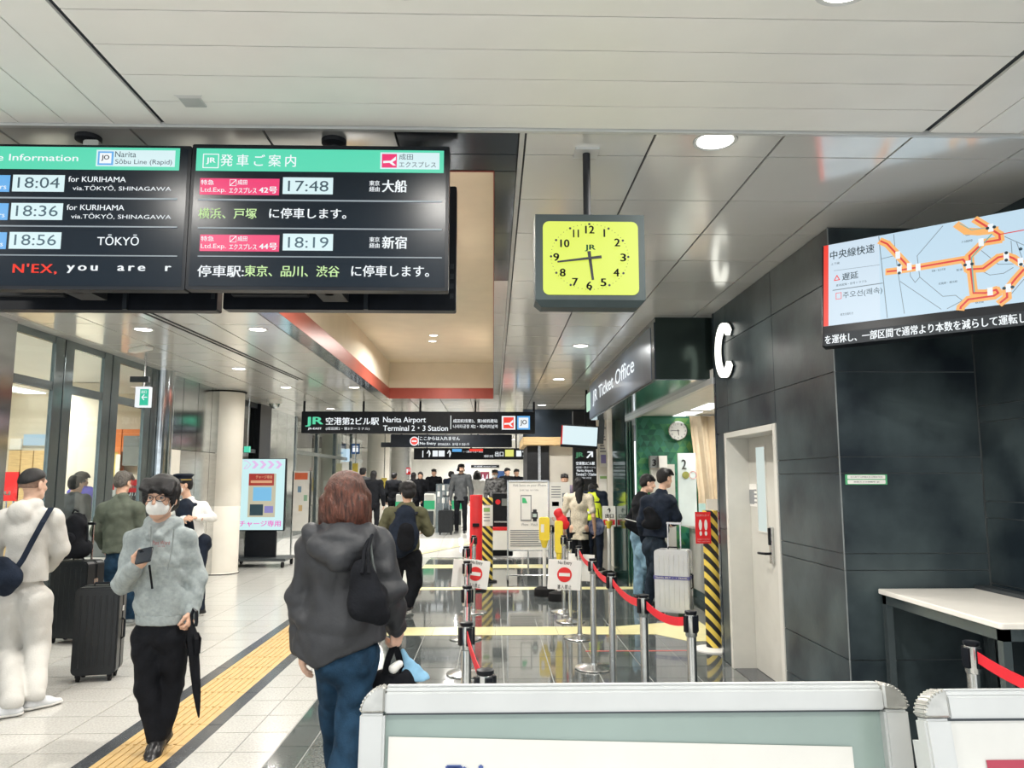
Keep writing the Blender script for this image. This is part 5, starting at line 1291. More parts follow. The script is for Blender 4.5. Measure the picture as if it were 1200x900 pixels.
def facemask(t, I, m=None):
    HP, HR = I['HP'], I['HR']; s = I['hs']; q = Sdf()
    q.ell(HP(0, .042, -.056), np.array([.063, .068, .058]) * s, HR); q.rc(HP(0, .085, -.02), HP(0, .098, -.055), .014 * s, .018 * s, .03)
    q.ell(HP(0, -.05, -.05), np.array([.10, .085, .12]) * s, HR, .01, sub=True); q.cut(HP(0, .10, -.018), nrm(I['hu'] + I['hf'] * .25)); q.cut(HP(0, .03, -.112), -I['hu'])
    o = mk_obj('face_mask', [q.mesh(.0045)], M['mask'], t, I['og'])
    lp = MB()
    for k in (-1, 1): lp.tube([tuple(HP(k * .060, .048, -.030) - I['og']), tuple(HP(k * .079, .01, .012) - I['og']), tuple(HP(k * .084, -.018, -.015) - I['og']), tuple(HP(k * .060, .040, -.085) - I['og'])], .0016, 5)
    lp.build('ear_loop', M['mask'], o); return o
def strap(t, I, pts, wd, m, normal=(0, 1, 0), name='strap', parent=None, wdir=None):
    return MB().band([tuple(np.array(p) - I['og']) for p in pts], wd, normal, .006, wdir).build(name, m, parent or t)

# ---------------------------------------------------------------- A: man in the grey hoodie, walking towards the camera
Y = 5.05
J = dict(head=at(189, 583, Y - .02), neck=at(190, 611, Y + .01), chest=at(189, 655, Y), waist=at(189, 695, Y + .01), pelvis=at(188, 735, Y + .02),
    shR=at(161, 633, Y + .0), elR=at(145, 684, Y - .04), wrR=at(159, 664, Y - .24), shL=at(216, 632, Y + .02), elL=at(231, 678, Y + .07), wrL=at(224, 717, Y - .02),
    hipR=at(172, 748, Y + .02), knR=at(172, 806, Y - .04), anR=at(184, 868, Y + .10), hipL=at(204, 748, Y + .02), knL=at(201, 800, Y - .05), anL=at(187, 860, Y + .30),
    hdR=at(170, 652, Y - .33), pnR=vec(.6, .2, .8), tnR=vec(-.3, -1, .3), curlR=.95, thR=.9, hdL=at(223, 728, Y - .05), pnL=vec(-1, .2, 0), tnL=vec(0, -1, 0), curlL=1.1, thL=.8)
J['anR'] = fl(184, 866, .075); J['anL'] = np.array([*fl(190, 857, .10)[:2], .10]); J['toeR'] = np.array([*fl(178, 888)[:2], .055]); J['toeL'] = J['anL'] + vec(-.02, -.2, -.06)
J['knR'] = at(173, 806, J['anR'][1] - .02 + .06); J['knL'] = at(202, 803, Y + .05)
bs = at(188, 735, Y + .02); bs = vec(bs[0], bs[1], 0)
def exA(g, j):
    c = at(190, 613, Y)                                        # collar of the hood standing round the neck
    g.rc(c + vec(-.07, -.03, -.02), c + vec(-.03, -.10, -.075), .030, .024, .02); g.rc(c + vec(.07, -.03, -.02), c + vec(.03, -.10, -.075), .030, .024, .02)
    g.rc(c + vec(-.085, .0, .0), c + vec(-.07, .07, .0), .034, .04, .03); g.rc(c + vec(.085, .0, .0), c + vec(.07, .07, .0), .034, .04, .03)
tA, jA, I = person('young man in a grey hoodie and black trousers walking, white mask, phone in hand', bs, 1.69, (-.03, -1), J, top='hoodie', topm=M['hood_g'], botm=M['black_c'], vox=.011, hair='mop', near=True, hem=.80, hood=True,
    wr=.006, bulk=1.25, build=1.0, legs_bulk=1.12, shoem=M['shoe_b'], seed=4, headdir=(.05, -1, .02), hem_r=.94, headscale=1.13, extra=exA)
eyes(tA, I, True); facemask(tA, I)
og = I['og']
hm = Sdf(); hz = bs[2] + .80; hm.rc(vec(bs[0], bs[1], hz + .05), vec(bs[0], bs[1], hz - .02), .163, .158, .02, (I['f'], .70)); hm.cut(vec(0, 0, hz - .055), (0, 0, -1)); hm.cut(vec(0, 0, hz + .01), (0, 0, 1))
mk_obj('hem_band', [hm.mesh(.009, .0015, 3)], M['hood_g'], tA, og)
fy = -.115
dr_ = MB(); a = at(177, 617, Y - .13) - og; b = at(177, 650, Y - .165) - og; dr_.tube([tuple(a), tuple((a + b) / 2), tuple(b)], .0042, 6); 
dr_.build('drawstring', mat('grey cord', (.24, .27, .27), .8, noise=.1), tA, smooth=True)
a = at(204, 620, Y - .13) - og; b = at(197, 668, Y - .17) - og; MB().tube([tuple(a), tuple((a + b) / 2 + vec(.005, 0, 0)), tuple(b)], .0042, 6).build('drawstring', mat('grey cord', (.24, .27, .27), .8), tA, smooth=True)
m_ = MB(); c = at(189, 636, Y - .178) - og; put_text(m_, 'Pass Word', c[0] - .052, c[2] - .012, c[0] + .052, c[2] + .012, c[1], bold=-.0); put_text(m_, 'EST.1998', c[0] - .02, c[2] - .026, c[0] + .022, c[2] - .018, c[1]); m_.build('chest_print', mat('dusty red print ink', (.35, .10, .10), .7), tA)
ph = thing('phone', 'dark phone held up by the young man in the grey hoodie', 'phone', at(169, 651, Y - .335)); ph.rotation_euler = (math.radians(-60), math.radians(-12), math.radians(12))
MB().rbox(-.045, .045, -.004, .004, -.075, .075, .012).build('phone_body', M['black'], ph, bevel=.0015); MB().rbox(-.041, .041, -.0048, -.004, -.071, .071, .01).build('phone_screen', M['lcd'], ph); MB().tube([(-.03, -.006, .05), (-.01, -.006, .05)], .009, 8).build('camera_bump', M['black'], ph)
st_ = at(167, 656, Y - .32) - og; MB().band([tuple(at(175, 662, Y - .30) - og), tuple(at(177, 678, Y - .29) - og), tuple(at(178.5, 690, Y - .29) - og)], .012, (0, 1, 0), .004).build('wrist_strap', M['black_c'], tA)
# his umbrella
um = thing('umbrella', 'folded black umbrella hanging from the hand of the young man in the grey hoodie', 'umbrella', at(225, 724, Y - .06)); uo = np.array(um.location)
TP = at(233, 841, Y - .10) - uo; HD = at(224, 728, Y - .06) - uo
ax_ = nrm(TP - HD); Lq = np.linalg.norm(TP - HD)
ub = MB(); prof = [(.0, .010), (.12, .030), (.15, .040), (.20, .036), (.30, .032), (.5, .030), (.75, .023), (.92, .012), (.985, .006)]
ub.tube([tuple(HD + ax_ * Lq * a) for a, _ in prof], [b for _, b in prof], 12); 
o = ub.build('canopy', M['black_c'], um, smooth=True)
for k in range(7):
    an = 2 * PI * k / 7; o1 = nrm(np.cross(ax_, (math.cos(an), math.sin(an), .1))); MB().band([tuple(HD + ax_ * Lq * .13 + o1 * .035), tuple(HD + ax_ * Lq * .2 + o1 * .048), tuple(HD + ax_ * Lq * .35 + o1 * .034)], .028, tuple(o1), .004).build('fold', M['black_c'], um)
MB().cyl(tuple(HD + ax_ * Lq * .97), tuple(TP), .006, .004, n=8).build('tip', M['black'], um)
MB().tube([tuple(HD + ax_ * .04), tuple(HD), tuple(HD + vec(.0, 0, .04)), tuple(HD + vec(.012, 0, .075)), tuple(HD + vec(.03, 0, .06)), tuple(HD + vec(.034, 0, .0)), tuple(HD + vec(.03, 0, -.03))], .011, 8).build('hook_handle', M['black'], um, smooth=True)

# ---------------------------------------------------------------- B: man in the white tracksuit, back to us
Y = 6.2; bs = fl(27, 826); bs = vec(bs[0], Y, 0)
J = dict(head=at(39, 567, Y + .02), neck=at(36, 590, Y), chest=at(34, 625, Y), waist=at(31, 660, Y), pelvis=at(29, 695, Y),
    shR=at(62, 608, Y), elR=at(71, 643, Y + .06), wrR=at(58, 664, Y + .30), shL=at(8, 608, Y), elL=at(-9, 648, Y + .02), wrL=at(-4, 680, Y + .22),
    hipR=at(43, 703, Y), knR=at(44, 760, Y + .02), anR=np.array([*fl(40, 818, .08)[:2], .08]), hipL=at(16, 703, Y), knL=at(12, 765, Y + .03), anL=np.array([*fl(14, 826, .08)[:2], .08]))
J['toeR'] = J['anR'] + vec(-.09, -.10, -.02); J['toeR'] = J['anR'] + vec(.12, .16, 0); J['toeL'] = J['anL'] + vec(-.17, -.10, -.0)
tB, jB, I = person('man in an off white hooded tracksuit seen from behind, black bag slung across', bs, 1.80, (.25, 1), J, top='hoodie', topm=M['white_fl'], botm=M['white_fl'], vox=.012, hair='fade', near=True, hem=.87, hood=True,
    wr=.003, bulk=1.3, build=1.05, legs_bulk=1.38, shoem=M['shoe_w'], seed=9, skin=M['skin2'], headdir=(.3, 1, 0))
og = I['og']
strap(tB, I, [at(60, 595, Y - .06), at(50, 612, Y - .16), at(38, 634, Y - .18), at(27, 655, Y - .20), at(18, 668, Y - .22)], .042, M['navy_c'], name='bag_strap')
sb_ = Sdf(); sb_.rc(at(2, 665, Y - .20), at(12, 676, Y - .22), .085, .095, .03, (vec(0, 1, 0), .5)); sb_.rc(at(-4, 680, Y - .2), at(6, 688, Y - .2), .09, .07, .03, (vec(0, 1, 0), .5))
bo = sb_.mesh(.010, .002, 2); cb_ = thing('crossbody_bag', 'black crossbody bag on the hip of the man in the white tracksuit', 'bag', at(5, 676, Y - .2)); mk_obj('bag_body', [bo], M['navy_c'], cb_, np.array(cb_.location))

# ---------------------------------------------------------------- C: woman in the charcoal jacket, back to us, nearest figure
Y = 3.6; bs = at(408, 800, Y); bs = vec(bs[0], Y, 0)
J = dict(head=at(407, 582, Y + .03), neck=at(404, 617, Y), chest=at(402, 660, Y), waist=at(401, 705, Y), pelvis=at(406, 752, Y),
    shL=at(367, 642, Y), elL=at(353, 700, Y + .02), wrL=at(353, 757, Y + .06), shR=at(440, 638, Y), elR=at(458, 690, Y - .03), wrR=at(464, 733, Y + .10),
    hdL=at(354, 778, Y + .06), hdR=at(464, 750, Y + .10), hipL=at(392, 768, Y), hipR=at(421, 768, Y),
    knL=at(393, 850, Y + .12), anL=vec(bs[0] - .05, Y + .22, .12), knR=at(409, 862, Y - .06), anR=vec(bs[0] - .02, Y - .28, .13),
    pnL=vec(.8, .4, 0), tnL=vec(0, 1, 0), pnR=vec(-.8, .5, 0), tnR=vec(.1, .8, .2), curlR=1.15, curlL=.35)
J['toeL'] = J['anL'] + vec(0, .2, 0); J['toeR'] = J['anR'] + vec(0, .15, -.12)
def exC(g, j):
    V = vec(0, 1, 0)
    g.ell(at(398, 640, Y - .12), (.150, .058, .075), None, .012); g.rc(at(365, 627, Y - .06), at(398, 655, Y - .15), .05, .05, .02); g.rc(at(432, 625, Y - .06), at(398, 655, Y - .15), .05, .05, .02)
    g.rc(at(398, 735, Y - .01), at(392, 757, Y - .01), .19, .175, .06, (V, .62)); g.cut(at(384, 775, Y), nrm(vec(.42, 0, -1))); g.cut(at(352, 764, Y), nrm(vec(-.5, 0, -1)))
tC, jC, I = person('woman with red brown bobbed hair in a charcoal hooded jacket and blue jeans, walking away', bs, 1.62, (-.04, 1), J, top='jacket', topm=M['jacket'], botm=M['jeans'], vox=.010, hair='bob', near=True, hem=.80, hood=True,
    wr=.007, bulk=1.4, build=.98, legs_bulk=.98, hairm=M['hair_r'], skin=M['skin2'], shoem=M['shoe_w'], seed=12, hem_r=1.28, headdir=(.15, 1, 0), headscale=1.0, extra=exC)
og = I['og']
sb_ = Sdf(); A_ = [at(424, 668, Y - .21), at(430, 702, Y - .21)]; sb_.rc(A_[0], A_[1], .045, .082, .03, (vec(0, 1, 0), .5)); sb_.rc(at(440, 700, Y - .18), at(444, 718, Y - .18), .06, .05, .03, (vec(0, 1, 0), .5)); sb_.rc(at(422, 715, Y - .21), at(440, 721, Y - .2), .035, .035, .03)
bt = thing('shoulder_bag', 'soft black bag hanging on the shoulder of the woman in the charcoal jacket', 'bag', at(434, 690, Y - .2)); mk_obj('bag_body', [sb_.mesh(.009, .004, 3)], M['black_c'], bt, np.array(bt.location))
bo_ = np.array(bt.location)
MB().tube([tuple(p - bo_) for p in (at(424, 672, Y - .24), at(427, 645, Y - .20), at(436, 622, Y - .06), at(441, 622, Y + .05))], .009, 8).build('strap', M['black_c'], bt, smooth=True)
MB().tube([tuple(p - bo_) for p in (at(444, 690, Y - .22), at(437, 660, Y - .19), at(433, 630, Y - .12), at(438, 620, Y - .0))], .006, 8).build('strap', mat('grey cord dark', (.07, .08, .08), .7), bt, smooth=True)
MB().tube([tuple(p - bo_) for p in (at(432, 672, Y - .25), at(431, 645, Y - .2), at(437, 622, Y - .08))], .008, 8).build('strap', M['black_c'], bt, smooth=True)
# what she carries in her right hand
hb_ = thing('handbag', 'black open handbag with a white pouch, held low by the woman in the charcoal jacket', 'bag', at(462, 790, Y + .13)); ho = np.array(hb_.location)
q = Sdf(); q.rc(at(447, 794, Y + .13), at(474, 796, Y + .13), .035, .045, .03, (vec(0, 1, 0), .8)); q.rc(at(450, 806, Y + .13), at(472, 808, Y + .13), .06, .06, .03, (vec(0, 1, 0), .6)); q.ell(at(461, 782, Y + .13), (.05, .022, .05), None, .01, sub=True)
mk_obj('bag_body', [q.mesh(.008, .002, 3)], M['black_c'], hb_, ho)
for pts in ((at(450, 794, Y + .11), at(455, 772, Y + .10), at(462, 755, Y + .10)), (at(472, 794, Y + .14), at(468, 772, Y + .13), at(463, 755, Y + .11))): MB().band([tuple(p - ho) for p in pts], .030, (0, 1, 0), .006).build('handle', M['black_c'], hb_)
q = Sdf(); q.rc(at(461, 784, Y + .09), at(468, 778, Y + .10), .022, .018, .01); mk_obj('white_pouch', [q.mesh(.007, .002, 3)], M['white'], hb_, ho)
cl_ = thing('folded_cloth', 'pale blue cloth bundle hanging beside the black handbag', 'cloth', at(480, 785, Y + .14)); ho = np.array(cl_.location)
q = Sdf(); q.rc(at(474, 768, Y + .14), at(482, 785, Y + .14), .012, .040, .02, (vec(0, 1, 0), .5)); q.rc(at(482, 785, Y + .14), at(494, 806, Y + .14), .040, .065, .02, (vec(0, 1, 0), .4)); q.rc(at(472, 762, Y + .13), at(475, 770, Y + .14), .008, .014, .01); q.cut(at(490, 806, Y), (0, 0, -1))
mk_obj('cloth', [q.mesh(.007, .005, 3, 1.6)], M['blue_cl'], cl_, ho)

# ---------------------------------------------------------------- D: man in the olive jacket with a big backpack
V3 = vec
Y = 9.9; bs = at(476, 700, Y); bs = V3(bs[0], Y, 0)
J = dict(head=at(478, 576, Y), neck=at(476, 592, Y), chest=at(475, 612, Y), waist=at(474, 632, Y), pelvis=at(474, 649, Y),
    shL=at(457, 602, Y), elL=at(447, 622, Y + .02), wrL=at(452, 618, Y + .25), shR=at(493, 602, Y), elR=at(502, 622, Y + .02), wrR=at(497, 620, Y + .25),
    hipL=at(466, 652, Y), knL=at(463, 682, Y + .06), anL=V3(at(464, 700, Y + .12)[0], Y + .25, .14), hipR=at(484, 652, Y), knR=at(486, 684, Y + .02), anR=V3(at(478, 712, Y)[0], Y - .02, .09))
tD, jD, I = person('man in an olive jacket and black trousers walking away with a large black backpack', bs, 1.77, (.05, 1), J, top='jacket', topm=M['olive'], botm=M['black_c'], vox=.013, hair='mop', near=False, hem=.74, hood=True, wr=.006, bulk=1.6, build=1.08, legs_bulk=1.35, seed=21, headdir=(-.5, 1, -.1))
bp = thing('backpack', 'large navy black backpack on the man in the olive jacket', 'backpack', at(474, 618, Y - .2)); bo = np.array(bp.location)
q = Sdf(); q.rc(at(475, 604, Y - .17), at(472, 632, Y - .20), .13, .19, .05, (V3(0, 1, 0), .6)); q.rc(at(472, 628, Y - .17), at(466, 640, Y - .16), .19, .15, .05, (V3(0, 1, 0), .55)); mk_obj('bag_body', [q.mesh(.013, .006, 2)], M['navy_c'], bp, bo)
q = Sdf(); q.rc(at(476, 622, Y - .32), at(475, 636, Y - .30), .10, .11, .03, (V3(0, 1, 0), .3)); mk_obj('front_pocket', [q.mesh(.013, .003, 2)], M['black_c'], bp, bo)
MB().tube([tuple(at(473, 600, Y - .2) - bo), tuple(at(475, 594, Y - .16) - bo), tuple(at(478, 600, Y - .2) - bo)], .01, 6).build('haul_loop', M['black_c'], bp)
for (ua, ub) in ((466, 458), (486, 494)):
    MB().band([tuple(at(ua, 603, Y - .14) - bo), tuple(at((ua + ub) / 2, 597, Y - .03) - bo), tuple(at(ub, 603, Y + .12) - bo)], .05, (0, 0, 1), .012, (1, 0, 0)).build('shoulder_strap', M['navy_c'], bp)

# ---------------------------------------------------------------- E: station officer
Y = 9.8; bs = at(228, 700, Y); bs = V3(bs[0], Y, 0)
J = dict(head=at(215, 568, Y), neck=at(221, 585, Y + .01), chest=at(224, 603, Y), waist=at(226, 622, Y), pelvis=at(228, 645, Y),
    shL=at(238, 594, Y + .05), elL=at(249, 607, Y + .0), wrL=at(231, 607, Y - .22), shR=at(209, 592, Y - .02), elR=at(206, 612, Y - .05), wrR=at(216, 608, Y - .24), hdL=at(224, 606, Y - .27), pnL=V3(0, 0, -1), tnL=V3(0, -1, 0))
tE, jE, I = person('station officer in a peaked cap, white mask, white shirt and dark waistcoat, arms folded', bs, 1.74, (-.55, -.8), J, top='shirt', topm=M['shirt'], botm=M['navy_c'], vox=.012, hair='short', hem=.92, wr=.004, bulk=.6, seed=31, headdir=(-.75, -.65, -.12), mouth=False, near=False)
facemask(tE, I); og = I['og']; HP = I['HP']; f_, r_ = I['f'], I['r']
g = Sdf(); g.rc(jE['chest'] + V3(0, 0, .05), jE['waist'], .162, .150, .05, (f_, .70)); g.rc(jE['waist'], jE['pelvis'] + V3(0, 0, .02), .138, .150, .05, (f_, .70)); g.rc(jE['shR'] - r_ * .06, jE['shL'] + r_ * .06, .062, .062, .03); g.cut(jE['pelvis'] + V3(0, 0, -.03), (0, 0, -1))
g.rc(jE['neck'] + f_ * .16 + V3(0, 0, .02), jE['chest'] + f_ * .17, .07, .02, .01, None, True); g.rc(jE['neck'] + V3(0, 0, .05), jE['neck'] + V3(0, 0, -.0), .07, .06, .01, None, True)
mk_obj('waistcoat', [g.mesh(.011, .002, 4)], M['navy_c'], tE, og)
MB().flat([(-.018, 0), (.018, 0), (.03, -.2), (0, -.24), (-.03, -.2)], 0, .01).build('necktie', M['black_c'], tE).location = tuple(jE['neck'] + f_ * .135 - V3(0, 0, .05) - og)
tE.children[-1].rotation_euler = (.1, 0, -.6)
cp = MB(); pr_ = [(.0, .055), (.075, .058), (.115, .050), (.128, .036), (.105, .012), (.098, .004), (.098, -.032), (.092, -.034)]
cp.lathe(pr_[::-1], n=28)
cap = cp.build('peaked_cap', M['navy_c'], tE, smooth=True)
Rm = Matrix((tuple(I['hr']), tuple(I['hf']), tuple(I['hu']))).transposed()
cap.matrix_local = Matrix.Translation(tuple(HP(0, -.005, .082) - og)) @ Rm.to_4x4() @ Matrix.Rotation(.10, 4, 'X')
MB().lathe([(.0995, -.028), (.1005, -.012)], n=28).build('cap_band', mat('gold braid', (.45, .33, .1), .4, .5, noise=.1), cap)
vs = MB(); pts = []
n = 10
va = [(.094 * math.cos(a), .094 * math.sin(a), -.03) for a in [PI * (.14 + .72 * i / n) for i in range(n + 1)]]; vb = [(.104 * math.cos(a), .098 * math.sin(a) + .062 * math.sin(a) ** 2, -.055) for a in [PI * (.14 + .72 * i / n) for i in range(n + 1)]]
vs.add(va + vb + [(x, y, z - .005) for x, y, z in va + vb], [(i, i + 1, n + 2 + i, n + 1 + i) for i in range(n)] + [(2 * n + 2 + i, 3 * n + 3 + i, 3 * n + 4 + i, 2 * n + 3 + i) for i in range(n)] + [(n + 1 + i, n + 2 + i, 3 * n + 4 + i, 3 * n + 3 + i) for i in range(n)])
vs.build('cap_peak', M['black'], cap, smooth=True); MB().box(-.014, .014, .098, .106, -.02, .03).build('cap_badge', mat('gold braid', (.45, .33, .1)), cap)
MB().cyl(tuple(jE['wrL'] - og - nrm(jE['wrL'] - jE['elL']) * .03), tuple(jE['wrL'] - og - nrm(jE['wrL'] - jE['elL']) * .0), .037, n=14).build('wristwatch', M['black'], tE)

# ---------------------------------------------------------------- F: man in the green sweater at the machines
Y = 9.0; bs = fl(132, 738); bs = V3(bs[0], Y, 0)
J = dict(head=at(144, 565, Y + .04), neck=at(143, 582, Y), chest=at(141, 602, Y), waist=at(140, 630, Y), pelvis=at(139, 655, Y),
    shL=at(122, 597, Y), elL=at(113, 622, Y), wrL=at(121, 640, Y + .1), shR=at(161, 597, Y), elR=at(167, 622, Y + .06), wrR=at(157, 625, Y + .32),
    hipL=at(133, 662, Y), knL=at(131, 695, Y + .03), anL=V3(*fl(133, 733, .09)[:2], .09), hipR=at(149, 662, Y), knR=at(150, 698, Y + .05), anR=V3(at(153, 720, Y + .1)[0], Y + .12, .09))
J['toeL'] = J['anL'] + V3(-.22, .02, 0)
tF, jF, I = person('grey haired man in a green sweater and jeans, back turned, at the ticket machine', bs, 1.76, (-.1, 1), J, top='sweater', topm=M['sweater'], botm=M['jeans'], hairm=M['hair_g'], vox=.012, hair='short', near=False, hem=.83, wr=.006, bulk=1.3, build=1.05, legs_bulk=1.15, seed=41, shoem=M['greywall'], headdir=(.2, 1, -.15))
# ---------------------------------------------------------------- G: man with a backpack behind the glass
Y = 11.2; bs = at(97, 640, Y); bs = V3(bs[0], Y, 0)
tG, jG, I = person('man in a purple blue jacket with a dark backpack, standing behind the glass wall', bs, 1.78, (.2, 1), dict(head=at(95, 563, Y)), top='jacket', topm=M['purple_c'], botm=M['navy_c'], vox=.015, hair='short', hem=.86, wr=.006, bulk=1.4, seed=51)
bp = thing('backpack', 'dark backpack worn by the man in purple blue behind the glass', 'backpack', at(92, 600, Y - .2)); bo = np.array(bp.location)
q = Sdf(); q.rc(at(92, 590, Y - .17), at(91, 612, Y - .18), .12, .15, .04, (V3(0, 1, 0), .6)); mk_obj('bag_body', [q.mesh(.014, .004, 2)], M['navy_c'], bp, bo); q = Sdf(); q.rc(at(91, 602, Y - .29), at(91, 612, Y - .29), .08, .09, .04, (V3(0, 1, 0), .4)); mk_obj('front_pocket', [q.mesh(.014)], M['black_c'], bp, bo)
Y = 10.6; bs = at(83, 640, Y); bs = V3(bs[0], Y, 0)
person('person in dark clothes half hidden behind the left glass post', bs, 1.70, (.3, 1), dict(), top='jacket', topm=M['grey_c'], botm=M['black_c'], vox=.016, hair='short', hem=.86, seed=52)
Y = 11.6; bs = at(113, 640, Y); bs = V3(bs[0], Y, 0)
person('person in a brown coat beyond the second glass pane', bs, 1.66, (-.4, 1), dict(), top='coat', topm=mat('brown coat cloth', (.10, .08, .06), .8, noise=.2), botm=M['black_c'], vox=.016, hair='short', hem=.70, seed=53)

# ---------------------------------------------------------------- H, I: two men at the ticket office counter
Y = 10.8; bs = fl(757, 700); bs = V3(at(754, 690, Y)[0], Y, 0)
J = dict(head=at(759, 566, Y - .0), neck=at(752, 580, Y), shR=at(757, 590, Y - .12), elR=at(749, 618, Y - .14), wrR=at(757, 628, Y - .02), shL=at(749, 592, Y + .14), hipR=at(754, 645, Y - .05), anR=V3(*fl(752, 690, .08)[:2], .08))
tH, jH, I = person('man in a black jacket and washed jeans, left of the two at the counter', bs, 1.74, (.85, .35), J, top='jacket', topm=M['black_c'], botm=M['jeans_l'], vox=.012, hair='short', hem=.90, wr=.006, bulk=1.4, legs_bulk=1.3, seed=61, headdir=(1, .0, -.15), skin=M['skin2'])
bs_ = thing('shoulder_bag', 'black bag with a pale stripe hanging behind the man in washed jeans', 'bag', at(748, 618, Y - .26)); bo = np.array(bs_.location)
q = Sdf(); q.rc(at(738, 614, Y - .25), at(752, 621, Y - .26), .07, .09, .04, (V3(0, 1, 0), .6)); mk_obj('bag_body', [q.mesh(.012, .003, 2)], M['black_c'], bs_, bo)
MB().band([tuple(at(733, 608, Y - .33) - bo), tuple(at(744, 611, Y - .36) - bo), tuple(at(756, 614, Y - .34) - bo)], .012, (0, 1, 0), .004).build('pale_stripe', M['white'], bs_)
Y = 10.05; bs = V3(at(772, 690, Y)[0], Y, 0)
J = dict(head=at(779, 560, Y), neck=at(775, 577, Y), chest=at(772, 595, Y), waist=at(770, 612, Y), pelvis=at(768, 632, Y), shR=at(785, 588, Y - .10), elR=at(792, 607, Y - .06), wrR=at(790, 612, Y + .1), shL=at(758, 588, Y + .08), elL=at(752, 612, Y + .1),
    hipR=at(772, 640, Y - .04), knR=at(770, 668, Y - .02), anR=V3(*fl(771, 696, .08)[:2], .08), hipL=at(763, 640, Y + .05), anL=V3(at(762, 690, Y)[0], Y + .15, .08))
tI, jI, I = person('man in a navy jacket and dark jeans at the counter, beside the silver suitcase', bs, 1.76, (.75, .55), J, top='jacket', topm=M['navy_c'], botm=M['jeans_d'], vox=.012, hair='short', hem=.92, wr=.006, bulk=1.6, build=1.08, legs_bulk=1.2, seed=62, headdir=(1, .55, -.1), skin=M['skin2'])
wb = thing('waist_bag', 'small black bag worn on the back of the man in the navy jacket', 'bag', at(764, 604, Y - .22)); bo = np.array(wb.location)
q = Sdf(); q.rc(at(760, 600, Y - .2), at(765, 611, Y - .2), .07, .10, .04, (V3(0, 1, 0), .6)); q.rc(at(757, 614, Y - .2), at(770, 615, Y - .2), .06, .06, .03, (V3(0, 1, 0), .6)); mk_obj('bag_body', [q.mesh(.012, .004, 2)], M['black_c'], wb, bo)

# ---------------------------------------------------------------- J, K: long haired woman, worker in the fluorescent vest
Y = 13.0; bs = V3(at(679, 660, Y)[0], Y, 0)
J = dict(head=at(679, 567, Y), anL=V3(bs[0] - .03, Y + .1, .08), anR=V3(bs[0] + .20, Y + .3, .10), knR=V3(bs[0] + .14, Y + .22, .45))
person('long haired woman in a beige patterned shirt and black trousers, beyond the belt posts', bs, 1.66, (.25, 1), J, top='shirt', topm=M['beige_c'], botm=M['black_c'], vox=.013, hair='long', hem=.66, wr=.005, bulk=1.0, build=.85, seed=71, hem_r=1.05, short_sleeve=True, hood=False)
Y = 14.15; bs = V3(at(697, 660, Y)[0], Y, 0)
tK, jK, I = person('worker in a fluorescent yellow vest bending over beside the long haired woman', bs, 1.68, (.6, 1), dict(head=at(695, 574, Y + .12)), top='jacket', topm=M['navy_c'], botm=M['navy_c'], vox=.013, hair='short', hem=.80, seed=72, bulk=1.)
g = Sdf(); g.rc(jK['chest'] + V3(0, 0, .04), jK['waist'] - V3(0, 0, .06), .17, .17, .05, (I['f'], .75)); g.cut(jK['pelvis'] + V3(0, 0, .02), (0, 0, -1)); vo = mk_obj('safety_vest', [g.mesh(.013, .002)], M['hivis'], tK, I['og'])
for z in (.06, -.06): MB().lathe([(.182, z - .02), (.182, z + .02)], n=24).build('reflective_band', M['shirt'], vo).location = tuple((jK['chest'] + jK['waist']) / 2 - I['og'] + V3(0, 0, -.03)); 
for c_ in vo.children: c_.scale = (1, .76, 1)
tb_ = thing('tote_bag', 'round blue printed bag hanging beside the long haired woman', 'bag', at(699, 617, 13.1)); bo = np.array(tb_.location)
q = Sdf(); q.ell(bo, (.14, .08, .15), None, .02); mk_obj('bag_body', [q.mesh(.012, .003)], mat('blue print cloth', (.12, .16, .42), .7, noise=.5, nscale=14, col2=(.4, .42, .6)), tb_, bo)
MB().tube([(-.05, 0, .12), (-.03, 0, .3), (.03, 0, .3), (.05, 0, .12)], .008, 6).build('handle', M['black_c'], tb_)

# ---------------------------------------------------------------- L: standing man with a case; people in the far hall
def far_person(u, Y, label, top, bot, face=(0, -1), H=1.72, hair='short', vox=.02, seed=0, hem=.86, J=None, topn='jacket', **k):
    b = at(u, 600, Y); b = V3(b[0], Y, gz(Y)); return person(label, b, H, face, J or {}, top=topn, topm=top, botm=bot, vox=vox, hair=hair, hem=hem, seed=seed, wr=.005, bulk=1.3, **k)
far_person(540, 20.3, 'tall man in black cap and dark grey jacket standing in the middle of the hall', M['grey_c'], M['black_c'], (-.15, -1), 1.80, 'short', .016, 81, J=None, headdir=(.3, -1, 0))
cp = thing('cap', 'black cap on the tall man standing in the middle of the hall', 'cap', at(540, 551, 20.3)); MB().lathe([(.105, -.03), (.108, 0), (.09, .055), (.05, .08), (0, .088)], n=20).build('crown', M['black_c'], cp, smooth=True); MB().rbox(-.07, .07, -.19, -.07, -.032, -.02, .03, axis='z').build('visor', M['black_c'], cp)
far_person(484, 24.2, 'woman with long dark hair and dark coat seen from behind in the far hall', M['black_c'], M['black_c'], (.2, 1), 1.62, 'long', .02, 82, hem=.7); 
far_person(437, 19.4, 'woman with long dark hair and a dark backpack, left of the olive jacket man', M['black_c'], M['black_c'], (.1, 1), 1.62, 'long', .018, 83, hem=.7)
far_person(492, 24.5, 'dark haired woman in black beyond the ticket gates', M['black_c'], M['navy_c'], (0, -1), 1.64, 'long', .022, 84)
far_person(508, 25.5, 'man in black standing behind the grey leaflet rack', M['black_c'], M['black_c'], (0, -1), 1.74, 'short', .022, 85)
far_person(528, 24.9, 'person in dark clothes just left of the tall capped man', M['navy_c'], M['black_c'], (.4, 1), 1.66, 'short', .022, 86)
